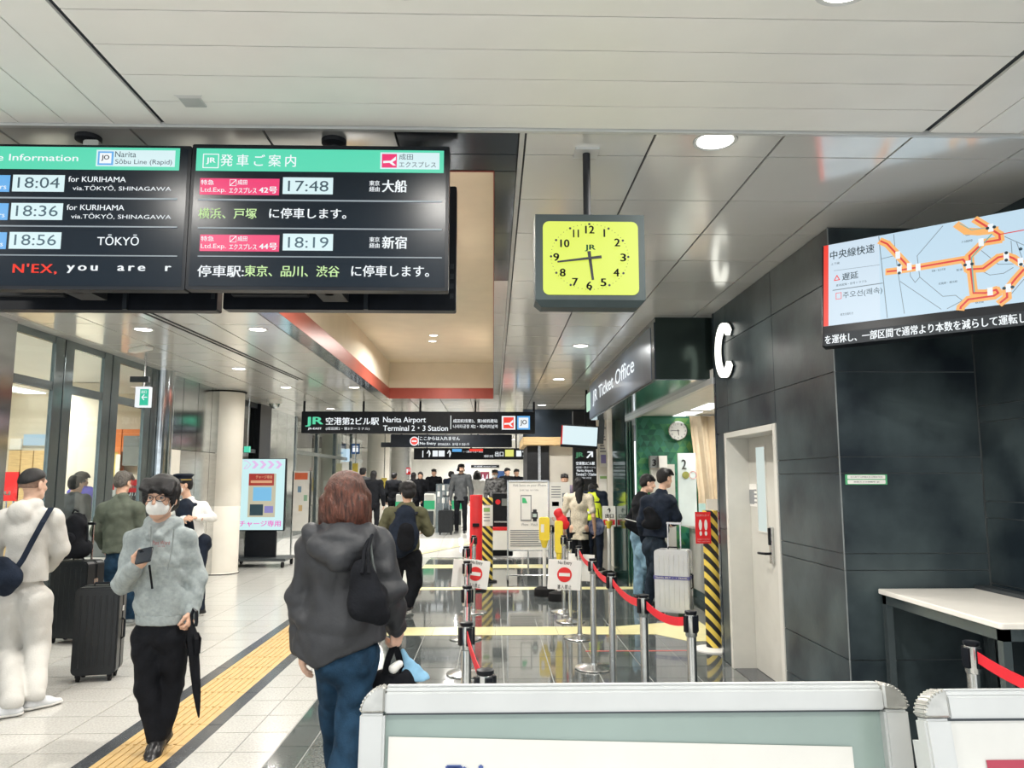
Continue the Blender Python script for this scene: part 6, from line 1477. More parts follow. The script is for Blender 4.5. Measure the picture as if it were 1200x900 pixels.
far_person(559, 22.0, 'dark haired woman in a white dress right of the tall capped man', M['shirt'], M['shirt'], (0, 1), 1.64, 'bob', .02, 87, hem=.55, topn='dress')
t_, j_, I_ = far_person(580, 20.6, 'person in a patterned black and grey top and white mask facing us', mat('black grey patterned cloth', (.03, .03, .035), .8, noise=.4, nscale=16, col2=(.22, .22, .22)), M['black_c'], (-.1, -1), 1.66, 'short', .018, 88, hem=.8); facemask(t_, I_)
far_person(594, 24.5, 'person in a black coat, first of the dark group at the far right', M['black_c'], M['black_c'], (.6, -1), 1.76, 'short', .022, 89)
t_, j_, I_ = far_person(605, 25.5, 'person in black with one arm raised in the dark group at the far right', M['black_c'], M['black_c'], (.3, -1), 1.74, 'short', .022, 90, J=None)
far_person(622, 23.0, 'person in black at the edge of the dark wall, behind the poster stand', M['black_c'], M['black_c'], (-.4, -1), 1.72, 'short', .022, 91)
far_person(461, 23.0, 'person in a black coat half hidden by the head of the olive jacket man', M['black_c'], M['black_c'], (.2, 1), 1.6, 'short', .022, 92)
far_person(424, 20.0, 'person with dark hair behind the red haired woman, by the white columns', M['grey_c'], M['black_c'], (0, 1), 1.7, 'short', .022, 93)
Y = 18.2; far_person(662, 17.2, 'person in a red and blue patterned top behind the poster stand', mat('red blue patterned cloth', (.35, .08, .10), .8, noise=.5, nscale=9, col2=(.3, .35, .5)), M['navy_c'], (-.2, -1), 1.72, 'short', .02, 94, hem=.8)

# ================================================================ LUGGAGE
def suitcase(name, label, loc, rz, w_, d_, h_, m, group=None, ribs=6, handle=.0, mstrap=None):
    t = thing(name, label, 'suitcase', loc, rz); z0 = .055
    def half(y0, y1):
        q = MB().rbox(-w_ / 2, w_ / 2, y0, y1, z0, h_, .045, 5); return q
    half(-d_ / 2, -.006).build('front_shell', m, t, bevel=.012, seg=2, smooth=True); half(.006, d_ / 2).build('rear_shell', m, t, bevel=.012, seg=2, smooth=True)
    MB().rbox(-w_ / 2 + .004, w_ / 2 - .004, -.006, .006, z0 + .004, h_ - .004, .042, 5).build('zip_seam', M['black'], t)
    for k in range(ribs):
        x = -w_ / 2 + w_ * (k + 1) / (ribs + 1); MB().box(x - .008, x + .008, -d_ / 2 - .004, -d_ / 2 + .01, z0 + .06, h_ - .06).build('rib', m, t, bevel=.003); MB().box(x - .008, x + .008, d_ / 2 - .01, d_ / 2 + .004, z0 + .06, h_ - .06).build('rib', m, t, bevel=.003)
    for sx in (-1, 1):
        for sy in (-1, 1):
            x, y = sx * (w_ / 2 - .05), sy * (d_ / 2 - .045); wh = MB().cyl((x - .012, y, .026), (x + .012, y, .026), .026, n=14).build('wheel', M['rubber'], t)
            MB().box(x - .02, x + .02, y - .018, y + .018, .035, z0 + .012).build('wheel_housing', M['black'], wh)
    MB().tube([(-.06, 0, h_), (-.055, 0, h_ + .022), (.055, 0, h_ + .022), (.06, 0, h_)], .009, 6).build('top_handle', M['black'], t)
    MB().tube([(w_ / 2, 0, h_ * .42), (w_ / 2 + .022, 0, h_ * .44), (w_ / 2 + .022, 0, h_ * .62), (w_ / 2, 0, h_ * .64)], .009, 6).build('side_handle', M['black'], t)
    if handle:
        th = MB(); MB().box(-.085, -.070, d_ / 2 - .05, d_ / 2 - .035, h_ - .01, h_ + handle).build('handle_tube', M['chrome'], t); MB().box(.070, .085, d_ / 2 - .05, d_ / 2 - .035, h_ - .01, h_ + handle).build('handle_tube', M['chrome'], t)
        MB().rbox(-.095, .095, d_ / 2 - .058, d_ / 2 - .027, h_ + handle - .005, h_ + handle + .025, .01).build('grip', M['chrome'] if m is M['case_s'] else M['black'], t, bevel=.004)
    if mstrap:
        zs = h_ * .56; e = .006; ms_ = MB().box(-w_ / 2 - e, w_ / 2 + e, -d_ / 2 - e, -d_ / 2 - .001, zs, zs + .04).box(-w_ / 2 - e, w_ / 2 + e, d_ / 2 + .001, d_ / 2 + e, zs, zs + .04).box(-w_ / 2 - e, -w_ / 2 - .001, -d_ / 2, d_ / 2, zs, zs + .04).box(w_ / 2 + .001, w_ / 2 + e, -d_ / 2, d_ / 2, zs, zs + .04).build('luggage_strap', mstrap, t)
        tx = MB(); put_text(tx, 'TRAVEL BELT ・ ・ TRAVEL', -w_ / 2 + .01, zs + .01, w_ / 2 - .01, zs + .03, -d_ / 2 - e - .002, bold=.02); tx.build('strap_lettering', M['paper'], ms_)
    MB().box(w_ / 2 - .002, w_ / 2 + .006, -.03, .03, h_ * .72, h_ * .78).build('lock', M['chrome'], t); return t
p = fl(80, 812); suitcase('suitcase', 'large black ribbed hard suitcase with wheels beside the man in the white tracksuit', (p[0] + .0, 6.75, 0), math.radians(12), .34, .25, .76, M['case_b'], handle=0)
p = at(86, 700, 8.2); suitcase('suitcase', 'black hard suitcase standing behind, carrying the black backpack', (p[0], 8.25, 0), math.radians(-10), .42, .27, .82, M['case_b'], handle=.36)
bp = thing('backpack', 'black backpack resting on the rear suitcase by the glass wall', 'backpack', at(84, 645, 8.2)); bo = np.array(bp.location); bp.location.z = .85; bo[2] = .85
q = Sdf(); q.rc(bo + V3(-.02, -.02, .12), bo + V3(.03, 0, .34), .14, .12, .05, (V3(.4, 1, 0), .8)); q.rc(bo + V3(-.12, -.02, .10), bo + V3(.1, 0, .10), .10, .10, .04); q.cut(bo, (0, 0, -1)); mk_obj('bag_body', [q.mesh(.011, .005, 3)], M['black_c'], bp, bo)
q = Sdf(); q.rc(bo + V3(-.04, -.13, .12), bo + V3(.02, -.12, .2), .08, .07, .03, (V3(0, 1, 0), .5)); mk_obj('front_pocket', [q.mesh(.011, .003, 3)], M['black_c'], bp, bo); MB().tube([(.10, 0, .44), (.16, -.03, .3), (.17, -.03, .1), (.12, 0, .04)], .012, 6).build('shoulder_strap', M['black_c'], bp); MB().tube([(-.02, 0, .45), (.0, 0, .49), (.04, 0, .47)], .009, 6).build('haul_loop', M['black_c'], bp)
p = fl(791, 708); suitcase('suitcase', 'silver suitcase with a blue lettered strap standing by the ticket counter', (at(790, 700, 9.6)[0], 9.6, 0), math.radians(-25), .42, .27, .80, M['case_s'], handle=.30, mstrap=mat('navy strap', (.10, .10, .30), .6, noise=.1))
p = at(522, 620, 20.0); suitcase('suitcase', 'black cabin case held by the tall capped man', (p[0], 20.1, .25), 0, .38, .24, .62, M['case_b'], ribs=3, handle=.35)
# ================================================================ QUEUE LINES
def stanchion(label, x, Y, top=.95, group='left', base=True, belt=None):
    t = thing('belt_post', label, 'belt post', (x, Y, 0))
    MB().lathe([(.0, 0), (.165, 0), (.17, .006), (.165, .014), (.12, .024), (.035, .036), (.033, .05), (.0, .05)], n=32).build('base', M['chrome'], t, smooth=True)
    MB().cyl((0, 0, .04), (0, 0, top - .13), .0255, n=18).build('pole', M['chrome'], t, smooth=True)
    MB().lathe([(.028, top - .135), (.031, top - .13), (.031, top - .02), (.029, top - .018)], n=20).build('head', M['chrome'], t, smooth=True)
    MB().lathe([(.030, top - .018), (.033, top - .014), (.033, top - .002), (.028, top), (0, top)], n=20).build('cap', M['black'], t, smooth=True)
    for a in range(4):
        c, s_ = math.cos(a * PI / 2), math.sin(a * PI / 2); m_ = MB().box(-.013, .013, .028, .040, top - .11, top - .025).build('belt_clip', M['black'], t); m_.rotation_euler = (0, 0, a * PI / 2 + .4)
    return t
def belt(label, a, b, sag=.03, name='queue_belt'):
    a = V3(*a); b = V3(*b); n = 10; d = nrm(b - a); a2, b2 = a + d * .045, b - d * .045; pts = [a2 + (b2 - a2) * i / n - V3(0, 0, sag * 4 * (i / n) * (1 - i / n)) for i in range(n + 1)]
    o = MB().band([tuple(p) for p in pts], .048, (d[1], -d[0], 0), .0025, (0, 0, 1)).build(name, M['redbelt']); return tag(o, label, 'belt', 'red queue belts')
LQ = []
for (u, Y, lb) in ((569, 2.97, 'short looking steel belt post whose head shows just above the wide sign board'), (547, 3.93, 'nearest tall steel belt post of the left queue line'), (547.5, 5.25, 'second steel belt post of the left line, behind the nearest tall one'),
                   (547, 6.83, 'third steel belt post of the left line, carrying a No Entry plate'), (546, 8.3, 'fourth steel belt post of the left line'), (555, 9.9, 'furthest steel belt post of the left line, before the red column')):
    x = at(u, 700, Y)[0]; LQ.append((x, Y)); stanchion(lb, x, Y)
for i, lb in enumerate(('red belt from the short foreground post to the next', 'red belt between the first two tall posts of the left line', 'red belt between the second and third posts of the left line', 'red belt below the left No Entry plate', 'red belt at the far end of the left line')):
    belt(lb, (*LQ[i], .89), (*LQ[i + 1], .89), .02)
RQ = []
for (u, Y, lb) in ((809, 4.23, 'nearest steel belt post of the right queue line, below the striped pole'), (754, 4.83, 'second steel belt post of the right queue line'), (717, 5.9, 'third steel belt post of the right line, in front of the EXIT pole'),
                   (695, 7.0, 'fourth steel belt post of the right line, on a wide round base'), (679, 8.3, 'fifth steel belt post of the right line, right of the No Entry plate'), (668, 9.25, 'sixth steel belt post of the right line'), (661, 9.9, 'seventh steel belt post of the right line'), (647, 12.1, 'furthest steel belt post of the right line by the yellow poles')):
    x = at(u, 700, Y)[0]; RQ.append((x, Y)); stanchion(lb, x, Y)
for i, lb in enumerate(('red belt between the two nearest posts of the right line', 'red belt between the second and third posts of the right line', 'red belt between the third and fourth posts of the right line', 'red belt between the fourth and fifth posts of the right line')):
    belt(lb, (*RQ[i], .89), (*RQ[i + 1], .89), .035)
x = at(1137, 740, 3.9)[0]; x2 = at(1212, 790, 2.95)[0]
stanchion('steel belt post standing before the white topped counter', x, 3.35 if False else 3.42); x = x * 3.42 / 3.9; bpy.data.objects['belt_post.014' if 'belt_post.014' in bpy.data.objects else 'belt_post.013'].location.x = x
stanchion('steel belt post at the right edge, its red belt leading to the counter', x2 + .02, 2.6); belt('red belt stretched across in front of the white topped counter', (x, 3.42, .89), (x2 + .02, 2.6, .89), .03)
# No Entry plates
def entry_plate(label, u0, v0, u1, v1, Y, ry):
    t, F, hw, hh = panel_at('no_entry_plate', label, 'sign', u0, v0, u1, v1, Y); 
    MB().rbox(-hw, hw, 0, .004, -hh, hh, .01).build('plate', M['paper'], t)
    r = hh * .5; MB().disc(0, -.0, r, -.003, n=32).build('red_disc', mat('printed red', (.72, .03, .03), .5, noise=.03), t); MB().rect(-r * .75, -.05 * r - .012, r * .75, .12 * r + .008, -.0045).build('white_bar', M['paper'], t)
    m_ = MB(); put_text(m_, 'No Entry', -hw * .42, hh * .62, hw * .42, hh * .92, -.003, bold=.01); put_text(m_, '進入禁止', -hw * .4, -hh * .95, hw * .45, -hh * .66, -.003, space=1.3, bold=.01); m_.each('lettering', M['ink'], t)
    MB().box(-.02, .02, .004, .03, -.02, .05).build('clip', M['black'], t); t.rotation_euler = (0, ry, 0); return t
entry_plate('white No Entry plate on the right queue line with a red disc', 642, 656, 681, 691, 8.15, math.radians(3))
entry_plate('white No Entry plate on the left queue line, partly behind a belt post', 541.5, 656, 573, 689, 6.93, math.radians(7))
o = tag(MB().box(-.10, .10, 0, .004, -.12, .12).build('notice_card', M['paper']), 'blank back of a white card hanging left of the left No Entry plate', 'sign'); o.location = tuple(at(543, 672, 6.97)); o.rotation_euler = (0, .1, .3)
o = tag(MB().box(-.14, .14, 0, .004, -.14, .14).build('notice_card', M['paper']), 'blank white card hanging behind the right No Entry plate', 'sign'); o.location = tuple(at(681, 665, 8.36)); o.rotation_euler = (0, .05, -.2)
# red column and striped columns
def tube_thing(name, label, cat, u, Y, r, v0, v1, m, h=None):
    x = at(u, 600, Y)[0]; zt = at(u, v0, Y)[2]; t = thing(name, label, cat, (x, Y, 0)); return t, zt
t, zt = tube_thing('red_column', 'tall round red marker column in the left queue line', 'column', 558, 11.8, .1, 580, 690, None)
MB().lathe([(.095, .02), (.095, zt - .01), (.09, zt), (0, zt)], n=28).build('tube', M['red'], t, smooth=True); MB().lathe([(.16, 0), (.16, .02), (.10, .03)], n=28).build('base', M['rubber'], t, smooth=True)
MB().box(-.05, .05, -.13, -.09, .95, 1.0).build('clip', M['black'], t)
t, zt = tube_thing('striped_column', 'column with white notices above black and yellow stripes behind the red column', 'column', 570.5, 12.8, .1, 583, 690, None)
MB().lathe([(.10, .02), (.10, .9)], n=28).build('striped_wrap', M['stripe2'], t, smooth=True); MB().lathe([(.10, .9), (.10, zt - .12)], n=28).build('notice_wrap', M['paper'], t, smooth=True); MB().lathe([(.10, zt - .12), (.10, zt), (0, zt)], n=28).build('striped_wrap', M['stripe2'], t, smooth=True); MB().lathe([(.17, 0), (.17, .02), (.1, .03)], n=28).build('base', M['rubber'], t)
m_ = MB(); 
for k in range(6): m_.rect(-.05, .98 + k * .05, .05, .995 + k * .05, -.103)
m_.build('printed_lines', M['inkg'], t); MB().rect(-.05, 1.28 - .15, .05, 1.34 - .15, -.104).build('green_print', mat('green print', (.25, .45, .15), .5, noise=.05), t)
# striped pole by the office with the red footprint poster
Y = 7.72; zt = at(832, 598, Y)[2]; xx = fl(835, 757)[0] ; t = thing('striped_pole', 'tall pole wrapped in black and yellow hazard stripes beside the ticket office jamb', 'pole', (at(835, 700, Y)[0], Y, 0))
MB().lathe([(.074, .03), (.074, zt), (0, zt)], n=30).build('striped_wrap', M['stripe'], t, smooth=True); MB().lathe([(.19, 0), (.19, .012), (.08, .03)], n=32).build('base', M['white'], t, smooth=True)
t, F, hw, hh = panel_at('footprint_poster', 'red poster with two white footprints on the striped pole', 'poster', 814.5, 600, 833.5, 637, 7.62)
MB().box(-hw, hw, 0, .006, -hh, hh).build('board', M['red'], t); m_ = MB()
fp = []
for sg in (-1, 1):
    x = sg * hw * .36; m1 = MB(); m1.disc(x, hh * .18, hw * .21, -.003, rz=hh * .34, n=20).build('footprint', M['paper'], t); MB().disc(x * .95, -hh * .36, hw * .17, -.003, rz=hh * .15, n=16).build('heel_print', M['paper'], t)
put_text(m_, '足元表示に従って', -hw * .85, hh * .72, hw * .85, hh * .86, -.003); put_text(m_, 'お並びください', -hw * .8, -hh * .78, hw * .8, -hh * .66, -.003); put_text(m_, 'Please stand here', -hw * .8, -hh * .9, hw * .8, -hh * .82, -.003); m_.each('lettering', mat('pale pink print', (.75, .45, .42), .6), t)
# yellow headed poles
def cone_pole(label, u, vt, vb_, Y, wid, hh_=None, face=None):
    x = at(u, 650, Y)[0]; t = thing('barrier_pole', label, 'barrier pole', (x, Y, 0)); z0 = at(u, vt, Y)[2]; z1 = at(u, vb_, Y)[2]; w_ = wid / FPX * Y / 2
    MB().lathe([(.15, 0), (.155, .02), (.145, .10), (.10, .12), (.03, .13)], n=28).build('rubber_base', M['rubber'], t, smooth=True)
    MB().cyl((0, 0, .1), (0, 0, z1 + .02), .026, n=14).build('pole', M['white'], t, smooth=True)
    MB().rbox(-w_, w_, -.05, .05, z1 + .08, z0, .03).build('head', M['yellow'], t, bevel=.006); MB().lathe([(.03, z1 - .02), (w_ * .8, z1 + .09)], n=16).build('socket', M['yellow'], t)
    return t, z0, z1, w_
t, z0, z1, w_ = cone_pole('white barrier pole with a yellow head on a black rubber base, left one', 638, 606, 640, 11.3, 12); m_ = MB().rect(-w_ * .7, z1 + .2, -w_ * .1, z0 - .1, -.053); m_.build('printed_face', M['paper'], t)
t, z0, z1, w_ = cone_pole('white barrier pole with a tall yellow head on a black rubber base, right one', 655, 610, 655, 10.85, 9)
rc_ = thing('red_cloth', 'red and white cloth hanging over the right yellow barrier head', 'cloth', at(658.5, 606, 10.86)); q = Sdf(); o_ = np.array(rc_.location); q.rc(o_ + V3(-.05, 0, .06), o_ + V3(.03, 0, -.10), .06, .07, .03, (V3(0, 1, 0), .6)); mk_obj('cloth', [q.mesh(.01, .006, 3, 1.4)], M['red'], rc_, o_)
Y = 13.3; x = at(714, 650, Y)[0]; t = thing('exit_pole', 'white pole sign with an up arrow and EXIT label on a black base', 'sign', (x, Y, 0)); F = Face(t)
MB().lathe([(.13, 0), (.135, .02), (.125, .09), (.03, .12)], n=24).build('rubber_base', M['rubber'], t, smooth=True); MB().cyl((0, 0, .1), (0, 0, 1.0), .03, n=14).build('pole', M['white'], t); MB().lathe([(.03, .82), (.07, .95)], n=16).build('socket', M['yellow'], t)
a = F.L(706, 593); b = F.L(721.5, 617); MB().rbox(a[0], b[0], -.01, .02, b[1], a[1], .01).build('plate', M['paper'], t)
m_ = MB(); F.T(m_, '↑', 711.5, 595, 716, 601, -.013, bold=.04); F.T(m_, '出口', 709, 602, 719, 607, -.013, bold=.04); m_.each('lettering', M['ink'], t); F.R(MB(), 707, 609, 720.5, 615, -.012).build('red_label', M['red'], t); m_ = MB(); F.T(m_, 'EXIT', 709, 610, 719, 614, -.014, bold=.03); m_.build('exit_lettering', M['paper'], t)

# poster stand
t, F, hw, hh = panel_at('poster_stand', 'tall white poster stand showing a phone and a watch, on thin steel legs', 'poster stand', 595, 563.5, 643, 645, 12.9)
MB().box(-hw, hw, 0, .03, -hh, hh).build('panel', M['paper'], t); z0 = -t.location[2]
for (x0_, x1_, a0, a1) in ((-hw - .01, -hw + .012, z0 + .08, hh + .01), (hw - .012, hw + .01, z0 + .08, hh + .01)): MB().box(x0_, x1_, -.01, .035, a0, a1).build('side_rail', M['chrome'], t)
MB().box(-hw, hw, -.01, .035, hh - .012, hh + .01).build('top_rail', M['chrome'], t)
MB().box(-hw, hw, -.01, .035, -hh - .01, -hh + .012).build('bottom_rail', M['chrome'], t)
MB().box(-.015, .015, 0, .02, z0 + .08, -hh).build('centre_leg', M['chrome'], t)
for sx in (-1, 1):
    MB().tube([(sx * (hw + .0), -.3, z0 + .05), (sx * hw, 0, z0 + .09), (sx * hw, .3, z0 + .05)], .013, 6).build('foot', M['chrome'], t); 
    for yy_ in (-.3, .3): MB().cyl((sx * hw - .012, yy_, z0 + .028), (sx * hw + .012, yy_, z0 + .028), .028, n=12).build('castor', M['rubber'], t)
MB().tube([(-hw, 0, z0 + .09), (hw, 0, z0 + .09)], .012, 6).build('cross_bar', M['chrome'], t)
F.R(MB(), 610, 580, 622.8, 610.5, -.004).build('phone_outline', M['inkg'], t); F.R(MB(), 611, 581.5, 621.8, 609, -.006).build('phone_picture', M['white'], t); a = F.L(612, 583); b = F.L(618, 589.5); MB().flat([(a[0], a[1]), (a[0] + .05, a[1] - .01), (b[0], b[1]), (a[0], b[1])], -.008).build('green_card', mat('green print bright', (.05, .45, .18), .5, noise=.04), t)
F.R(MB(), 624.5, 597, 629, 611, -.004).build('watch_strap', M['ink'], t); F.R(MB(), 623.3, 600, 630, 608, -.005).build('watch_case', M['ink'], t); F.R(MB(), 624.5, 602, 628.8, 606, -.007).build('watch_face', mat('watch print', (.5, .6, .55), .4), t)
m_ = MB(); F.T(m_, 'Add Suica on your iPhone', 601, 567, 640, 571, -.004); F.T(m_, 'Just tap to ride', 609, 573, 631, 576, -.004); F.T(m_, 'iPhone   Watch', 611, 613, 630, 616, -.004)
for k in range(8): F.R(m_, 598, 621 + k * 2.6, 640 - (k * 37 % 11), 622.1 + k * 2.6, -.004)
m_.each('lettering', M['inkg'], t)
# second notice board behind
t, F, hw, hh = panel_at('notice_board', 'pale grey board of small notices right of the poster stand', 'notice board', 644, 565, 668, 606, 14.6)
MB().box(-hw, hw, 0, .03, -hh, hh).build('panel', M['paper'], t); z0 = -t.location[2]
for sx in (-1, 1): MB().box(sx * hw - .012, sx * hw + .012, 0, .03, z0, -hh).build('leg', M['chrome'], t)
m_ = MB()
for k in range(5): F.R(m_, 646, 570 + k * 3, 657, 571 + k * 3, -.004); F.R(m_, 647, 588, 655, 593, -.004)
for k in range(4): F.R(m_, 659, 578 + k * 6, 664, 582.5 + k * 6, -.004)
m_.build('printed_lines', M['inkg'], t)
# gate machines between
def gate(label, u, Y, face_green=True, w_=.3, L=1.5):
    x = at(u, 600, Y)[0]; t = thing('ticket_gate', label, 'ticket gate', (x, Y, gz(Y))); MB().rbox(-w_ / 2, w_ / 2, 0, L, 0, 1.0, .03, axis='z').build('body', M['white'], t, bevel=.02)
    MB().box(-w_ / 2, w_ / 2, .1, L - .1, .96, 1.03).build('top_deck', M['darkgrey'], t, bevel=.01); MB().box(-w_ / 2 - .006, w_ / 2 + .006, -.008, .0, .55, .8).build('indicator', mat('lit gate green', (.03, .50, .20), emit=.8) if face_green else M['red'], t)
    MB().box(-w_ / 2 + .02, w_ / 2 - .02, -.006, .0, .1, .5).build('front_panel', M['darkgrey'], t); return t
for (u, Y, lb) in ((470, 21.4, 'ticket gate with a green light, beside the olive jacket man'), (518, 21.2, 'ticket gate with a green light below the leaflet rack'), (503, 22.5, 'second ticket gate with a green light, further left'), (535, 22.6, 'ticket gate with a green light behind the tall capped man'), (430, 23, 'ticket gate far left in the hall'), (560, 24, 'white ticket gate beyond the red column'), (602, 27, 'white ticket gate far right in the hall')):
    gate(lb, u, Y)
t, F, hw, hh = panel_at('leaflet_rack', 'grey rack of black and white leaflets in the far hall', 'rack', 511, 567, 529, 590, 20.8)
MB().box(-hw, hw, .0, .3, .25 - t.location[2], hh).build('cabinet', M['frame'], t)
for k in range(3):
    for i in range(3): MB().box(-hw + .04 + i * (2 * hw - .04) / 3, -hw - .02 + (i + 1) * (2 * hw - .04) / 3, -.02, 0, hh - .17 * (k + 1), hh - .17 * k - .03).build('leaflet', M['paper'] if (i + k) % 2 else M['inkg'], t)
x = at(598, 600, 18.6)[0]; Y = 16.5; x = at(589, 600, Y)[0]; t = thing('ticket_machine', 'black floor machine with a red button and red foot, left of the poster stand', 'machine', (x, Y, 0))
MB().box(-.22, .22, 0, .4, .05, 1.36).build('body', M['black'], t, bevel=.02); MB().disc(-.10, 1.18, .055, -.004).build('red_button', M['red'], t); MB().rect(-.02, 1.1, .16, 1.25, -.004).build('display', M['greywall'], t); MB().box(-.18, .18, -.02, 0, .75, .78).build('tray', M['chrome'], t); MB().box(-.34, .34, -.25, .05, .60, .66).build('red_shelf', M['red'], t)
MB().box(-.30, .30, -.24, -.22, .2, .6).build('white_apron', M['paper'], t)

# ================================================================ LEFT: MACHINES AND BANNERS
t = thing('ticket_machine', 'grey ticket machine counter the man in the green sweater stands at', 'machine', (at(145, 700, 9.6)[0], 9.55, 0))
MB().box(-.55, .30, 0, .45, .72, 1.02).build('desk', M['greywall'], t, bevel=.01); MB().box(-.42, .20, .05, .42, .06, .72).build('pedestal', M['greywall'], t); MB().box(-.5, .34, -.02, .46, 0, .10).build('plinth', M['darkgrey'], t, bevel=.01); MB().box(-.5, .3, -.01, .46, .66, .72).build('white_band', M['white'], t); MB().rbox(-.5, -.36, .1, .3, 1.02, 1.14, .02).build('terminal', M['white'], t, bevel=.008)
def banner(label, u0, v0, u1, v1, Y, txt, m=M['red'], tu=None):
    t, F, hw, hh = panel_at('banner', label, 'banner', u0, v0, u1, v1, Y); MB().box(-hw, hw, 0, .03, -hh, hh).build('cloth', m, t); m_ = MB()
    if txt: put_text(m_, txt, -hw * .75, -hh * .35, hw * .75, hh * .3, -.003, bold=.02); m_.each('lettering', M['paper'], t)
    for sx in (-1, 1): MB().cyl((sx * (hw - .05), .015, -hh), (sx * (hw - .05), .015, -t.location[2]), .012, n=8).build('pole', M['chrome'], t)
    return t
banner('red banner with white lettering at the left edge behind the glass', -40, 566, 19, 587, 10.9, 'ine S u')
banner('small plain red block above the left banner behind the glass', 5, 553, 21, 566, 11.0, None)
banner('red banner with white lettering behind the green sweater man', 150, 562, 175, 577, 11.4, 'ine S u')
t, F, hw, hh = panel_at('notice_board', 'white and red notice board left of the grey haired man behind the glass', 'notice board', 125, 562, 135, 582, 11.3); MB().box(-hw, hw, 0, .03, -hh, hh).build('panel', M['paper'], t); MB().rect(-hw * .7, -hh * .2, hw * .7, hh * .6, -.003).build('red_print', M['red'], t); MB().box(-.02, .02, 0, .03, -t.location[2], -hh).build('leg', M['chrome'], t)
# shops behind the glass
def shopface(name, label, x0u, x1u, z0, z1, Y, m): 
    a = at(x0u, 500, Y)[0]; b = at(x1u, 500, Y)[0]; return a, b
Y = 14.1; a = at(104, 520, Y)[0]; b = at(172, 520, Y)[0]; t = thing('kiosk', 'orange kiosk with grey shutters seen through the glass wall', 'kiosk', ((a + b) / 2, Y, 0)); hw = (b - a) / 2; F = Face(t)
zt = at(140, 503, Y)[2]; 
MB().box(-hw, hw, 0, .15, 2.15, zt).build('sign_band', M['orange'], t); MB().box(hw * -.98, -hw * .9, -.02, .14, 0, zt).build('pillar', M['orange'], t); MB().box(hw * .05, hw * .13, -.02, .14, 0, zt).build('pillar', M['orange'], t); MB().box(hw * .9, hw, -.02, .14, 0, zt).build('pillar', M['orange'], t)
MB().box(-hw * .9, hw * .05, .05, .14, 0, 2.15).build('window_board', mat('shop yellow', (.75, .62, .15), .5, noise=.2, nscale=3), t); MB().box(hw * .2, hw * .9, -.01, .05, 1.9, zt - .12).build('shutter', M['greywall'], t)
MB().box(hw * .13, hw * .9, .0, .05, 0, 1.6).build('blackboard', M['blackm'], t); m_ = MB(); put_text(m_, 'スカイライナー', hw * .17, 1.36, hw * .86, 1.52, -.004, bold=.02); m_.each('lettering', M['e_white'], t); MB().rbox(hw * .0, hw * .15, -.04, -.02, 1.7, 2.1, .02).build('white_sign', M['paper'], t)
MB().box(hw * .0, hw * .12, -.06, -.042, 1.5, 1.7).build('white_emblem', M['paper'], t)
for (u0, u1, v0, v1, lb) in ((12, 24, 514, 527, 'small white notice on the far wall at the left edge'), (28, 62, 509, 522, 'lit blue white map panel on the shop hall wall')):
    t, F, hw, hh = panel_at('wall_notice', lb, 'notice', u0, v0, u1, v1, 14.2); MB().box(-hw, hw, 0, .04, -hh, hh).build('panel', M['e_map'] if u0 > 20 else M['paper'], t)
t, F, hw, hh = panel_at('wood_screen', 'pale wooden wall screen seen through the nearest glass pane', 'screen', 10, 528, 61, 640, 14.15)
n = 4
for k in range(n): MB().box(-hw + 2 * hw * k / n + .01, -hw + 2 * hw * (k + 1) / n - .01, 0, .05, -t.location[2], hh).build('panel', M['wood'], t)
t, F, hw, hh = panel_at('pale_column', 'pale square column behind the second glass pane', 'column', 82, 494, 104, 700, 12.6); MB().box(-hw, hw, 0, .4, -t.location[2], ZC - t.location[2] - .03).build('shaft', M['cream'], t)
# poster stand with a red head near the far glazing, no smoking sign, posters
t, F, hw, hh = panel_at('poster_stand', 'narrow white poster stand with a red heading by the far glass wall', 'poster stand', 344, 552, 362, 622, 17.0)
t.location[2] += 0; MB().box(-hw, hw, 0, .05, -hh, hh).build('panel', M['paper'], t); F.R(MB(), 345.5, 554, 360.5, 562, -.003).build('red_heading', mat('orange red print', (.75, .16, .07), .5, noise=.05), t); m_ = MB()
for (u, v, m1) in ((349, 570, 'e_blue'), (356, 580, 'signg'), (350, 592, 'e_orange')): F.R(MB(), u, v, u + 4, v + 7, -.003).build('printed_picture', mat('muted ' + m1, {'e_blue': (.2, .35, .5), 'signg': (.3, .5, .35), 'e_orange': (.7, .5, .25)}[m1], .5, noise=.05), t)
for sx in (-1, 1): MB().box(sx * hw - .015, sx * hw + .015, -.02, .06, -t.location[2], hh).build('leg', M['chrome'], t)
cN = at(387, 574, 26.13); t = thing('no_smoking_sign', 'red round no smoking sign on the white column in the far hall', 'sign', cN); MB().ring(0, 0, .14, .20, 0, .01).build('red_ring', M['red'], t); MB().line([(-.12, .12), (.12, -.12)], .05, -.002, .01).build('red_bar', M['red'], t); m_ = MB().rect(-.1, -.02, .1, .03, .002).build('cigarette', M['ink'], t); m_ = MB(); put_text(m_, '禁煙', -.16, -.42, .16, -.26, 0, bold=.03); m_.each('lettering', M['red'], t); MB().rect(-.24, -.5, .24, .3, .01, .01).build('ground', M['paper'], t)
